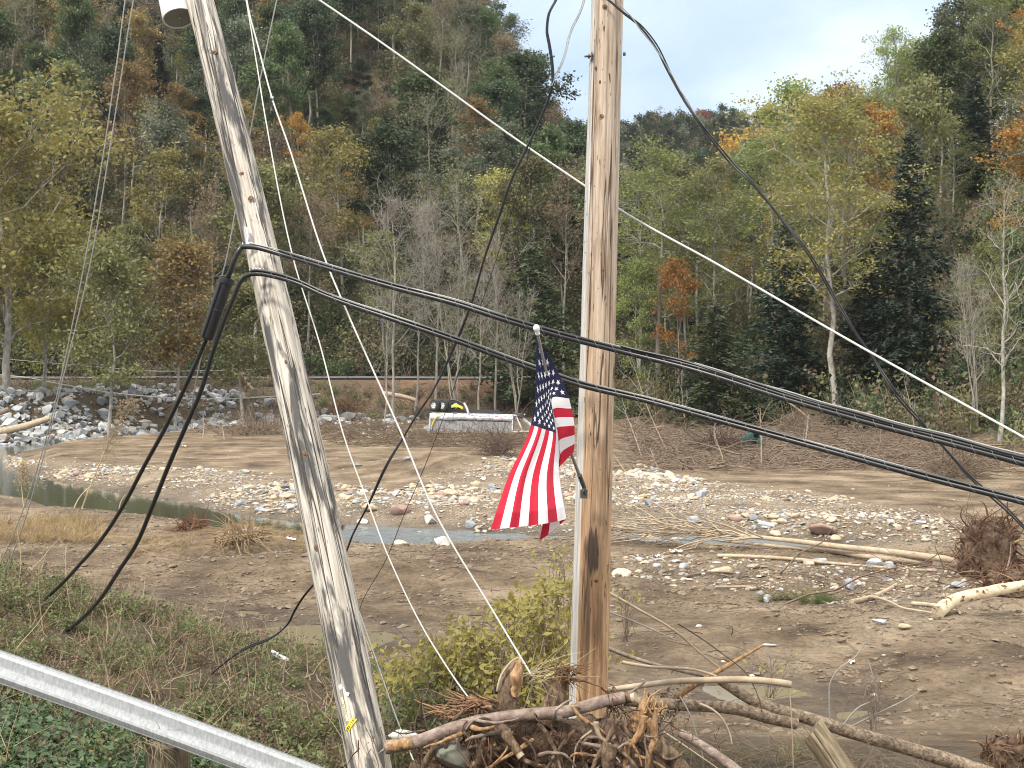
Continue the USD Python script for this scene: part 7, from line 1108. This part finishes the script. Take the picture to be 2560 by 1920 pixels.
p = ground_at(2010, 1505, 20); N = 16; xx = p[0] + g.normal(size=N) * .5; yy = p[1] + g.normal(size=N) * .4; instancer('/World/grass_tuft', [('blades', [(grass(861, .8, 90, .005), MAT['green_grass'])]), ('dry', [(grass(862, 1.0, 40, .006), MAT['straw_grass'])])], np.c_[xx, yy, H(xx, yy)], (g.uniform(size=N) < .3).astype(int), g.uniform(.3, .6, N), g.uniform(0, 6.28, N), 'lone green grass tuft on the near shore among the sticks', 'grass')
# the bush behind the stump
def bush(px0, px1, py0, py1, Y0, Y1, nstem, nleaf, lab, seed, ls=.05, leaf='leaf_bush'):
    q = np.random.default_rng(seed); px = q.uniform(px0, px1, nstem); Yd = q.uniform(Y0, Y1, nstem); w_ = (px - px0) / (px1 - px0); topp = py0 + (py1 - py0) * (1 - np.clip(w_ * 1.25, 0, 1) ** 1.3) * .62 + q.uniform(0, 60, nstem); tops = np.stack([W(a, b, c_) for a, b, c_ in zip(px, topp, Yd)]); base = np.c_[tops[:, 0] + q.normal(size=nstem) * .25 + .1, Yd + q.normal(size=nstem) * .1, np.zeros(nstem)]; base[:, 2] = H(base[:, 0], base[:, 1]) - .05
    P = np.stack([spline([b, b + (t_ - b) * .5 + q.normal(size=3) * .12, t_], 8) for b, t_ in zip(base, tops)]); B, R = limbs(q, P[q.integers(0, nstem, nstem * 6), q.integers(2, 8, nstem * 6)], nrm(q.normal(size=(nstem * 6, 3)) + [0, 0, .3]), q.uniform(.12, .4, nstem * 6), np.full(nstem * 6, .004), K=4, wob=.25); o = base.mean(0); t = thing('bush', lab, 'bush', o); s_ = join(tubes(P, np.full((nstem, 8), .009) * np.linspace(1, .4, 8), 5), tubes(B, R, 3)); part(t, 'stems', (s_[0] - o, s_[1]), MAT['bark_log'], True)
    c = B[q.integers(0, nstem * 6, nleaf), q.integers(1, 4, nleaf)] + q.normal(size=(nleaf, 3)) * .045; part(t, 'leaves', (lambda m: (m[0] - o, m[1]))(quads(c, q.normal(size=(nleaf, 3)) * .6 + [0, -.5, .6], ls * q.uniform(.6, 1.5, nleaf), 1.9, .05, q)), MAT[leaf], False)
bush(955, 1450, 1478, 1800, 13.2, 15.0, 120, 7600, 'yellowing leafy bush between the guy wires and the upright pole', 1, .072); bush(900, 1120, 1700, 1840, 12.6, 13.6, 40, 1500, 'low dark green bush behind the torn branch', 2, .055, 'leaf_weed')
for k, (a, b, n, lab, lf) in enumerate([((1395, 1370), (1400, 1470), 60, 'sparse yellow-leaved sprig left of the upright pole', 'leaf_yellow'), ((1560, 1460), (1570, 1560), 40, 'yellow-leaved sprig right of the upright pole', 'leaf_yellow'), ((2180, 1700), (2190, 1780), 36, 'withered leaves hanging on the crooked twig', 'leaf_dead'), ((1900, 1660), (1960, 1700), 20, 'few yellow leaves on the brambles by the broken stake', 'leaf_yellow'), ((1560, 1700), (1700, 1800), 160, 'dead brambles tangled under the pale log', 'leaf_dead')]):
    q = np.random.default_rng(500 + k); Yk = 13.9; pxs = q.uniform(a[0] - 15, b[0] + 15, 14); P = np.stack([spline([W((a[0] + b[0]) / 2 + q.normal() * 8, b[1] + 45, Yk), W(x_, (a[1] + b[1]) / 2 + q.normal() * 20, Yk + q.normal() * .1), W(x_ + q.normal() * 30, a[1] + q.uniform(0, 60), Yk + q.normal() * .15)], 6) for x_ in pxs]); o = P[:, 0].mean(0); t = thing('sprig', lab, 'sprig', o); m_ = tubes(P, np.full((14, 6), .0028), 4); part(t, 'stems', (m_[0] - o, m_[1]), MAT['bark_log'], True); c = P[q.integers(0, 14, n), q.integers(2, 6, n)] + q.normal(size=(n, 3)) * .06; part(t, 'leaves', quads(c - o, q.normal(size=(n, 3)) * .6 + [0, -.5, .5], .055 * q.uniform(.6, 1.3, n), 1.9, .05, q), MAT[lf], False)
N = 340; q = np.random.default_rng(99); xs = q.uniform(.8, 4.6, N); ys = 12.2 + q.uniform(0, 3.6, N); B, R = limbs(q, np.c_[xs, ys, H(xs, ys)], nrm(np.c_[q.normal(size=N) * 1.3, q.normal(size=N) * .6, np.abs(q.normal(size=N)) * .7]), q.uniform(.2, 1.0, N), np.full(N, .0045), K=7, wob=.3, droop=.2); solo('brambles', tubes(B, R, 4), MAT['stick'], 'tangle of thin bare brambles right of the upright pole', 'brambles', kind='stuff')

# ---------------------------------------------------------------- the air of the valley
HAZE = 0.00006
hz = usdkit.material(stage, f'{LOOKS}/haze', {'v': ('principled_volume', {'color': (.80, .86, .95), 'density': HAZE, 'anisotropy': .2})}, [], volume='v.volume')
hb = trimesh.creation.box([2300, 860, 340]); solo('haze', (hb.vertices + [0, 370, 168.4], hb.faces), hz, 'thin pale haze filling the valley between the hills', 'haze', kind='stuff', smooth=False)
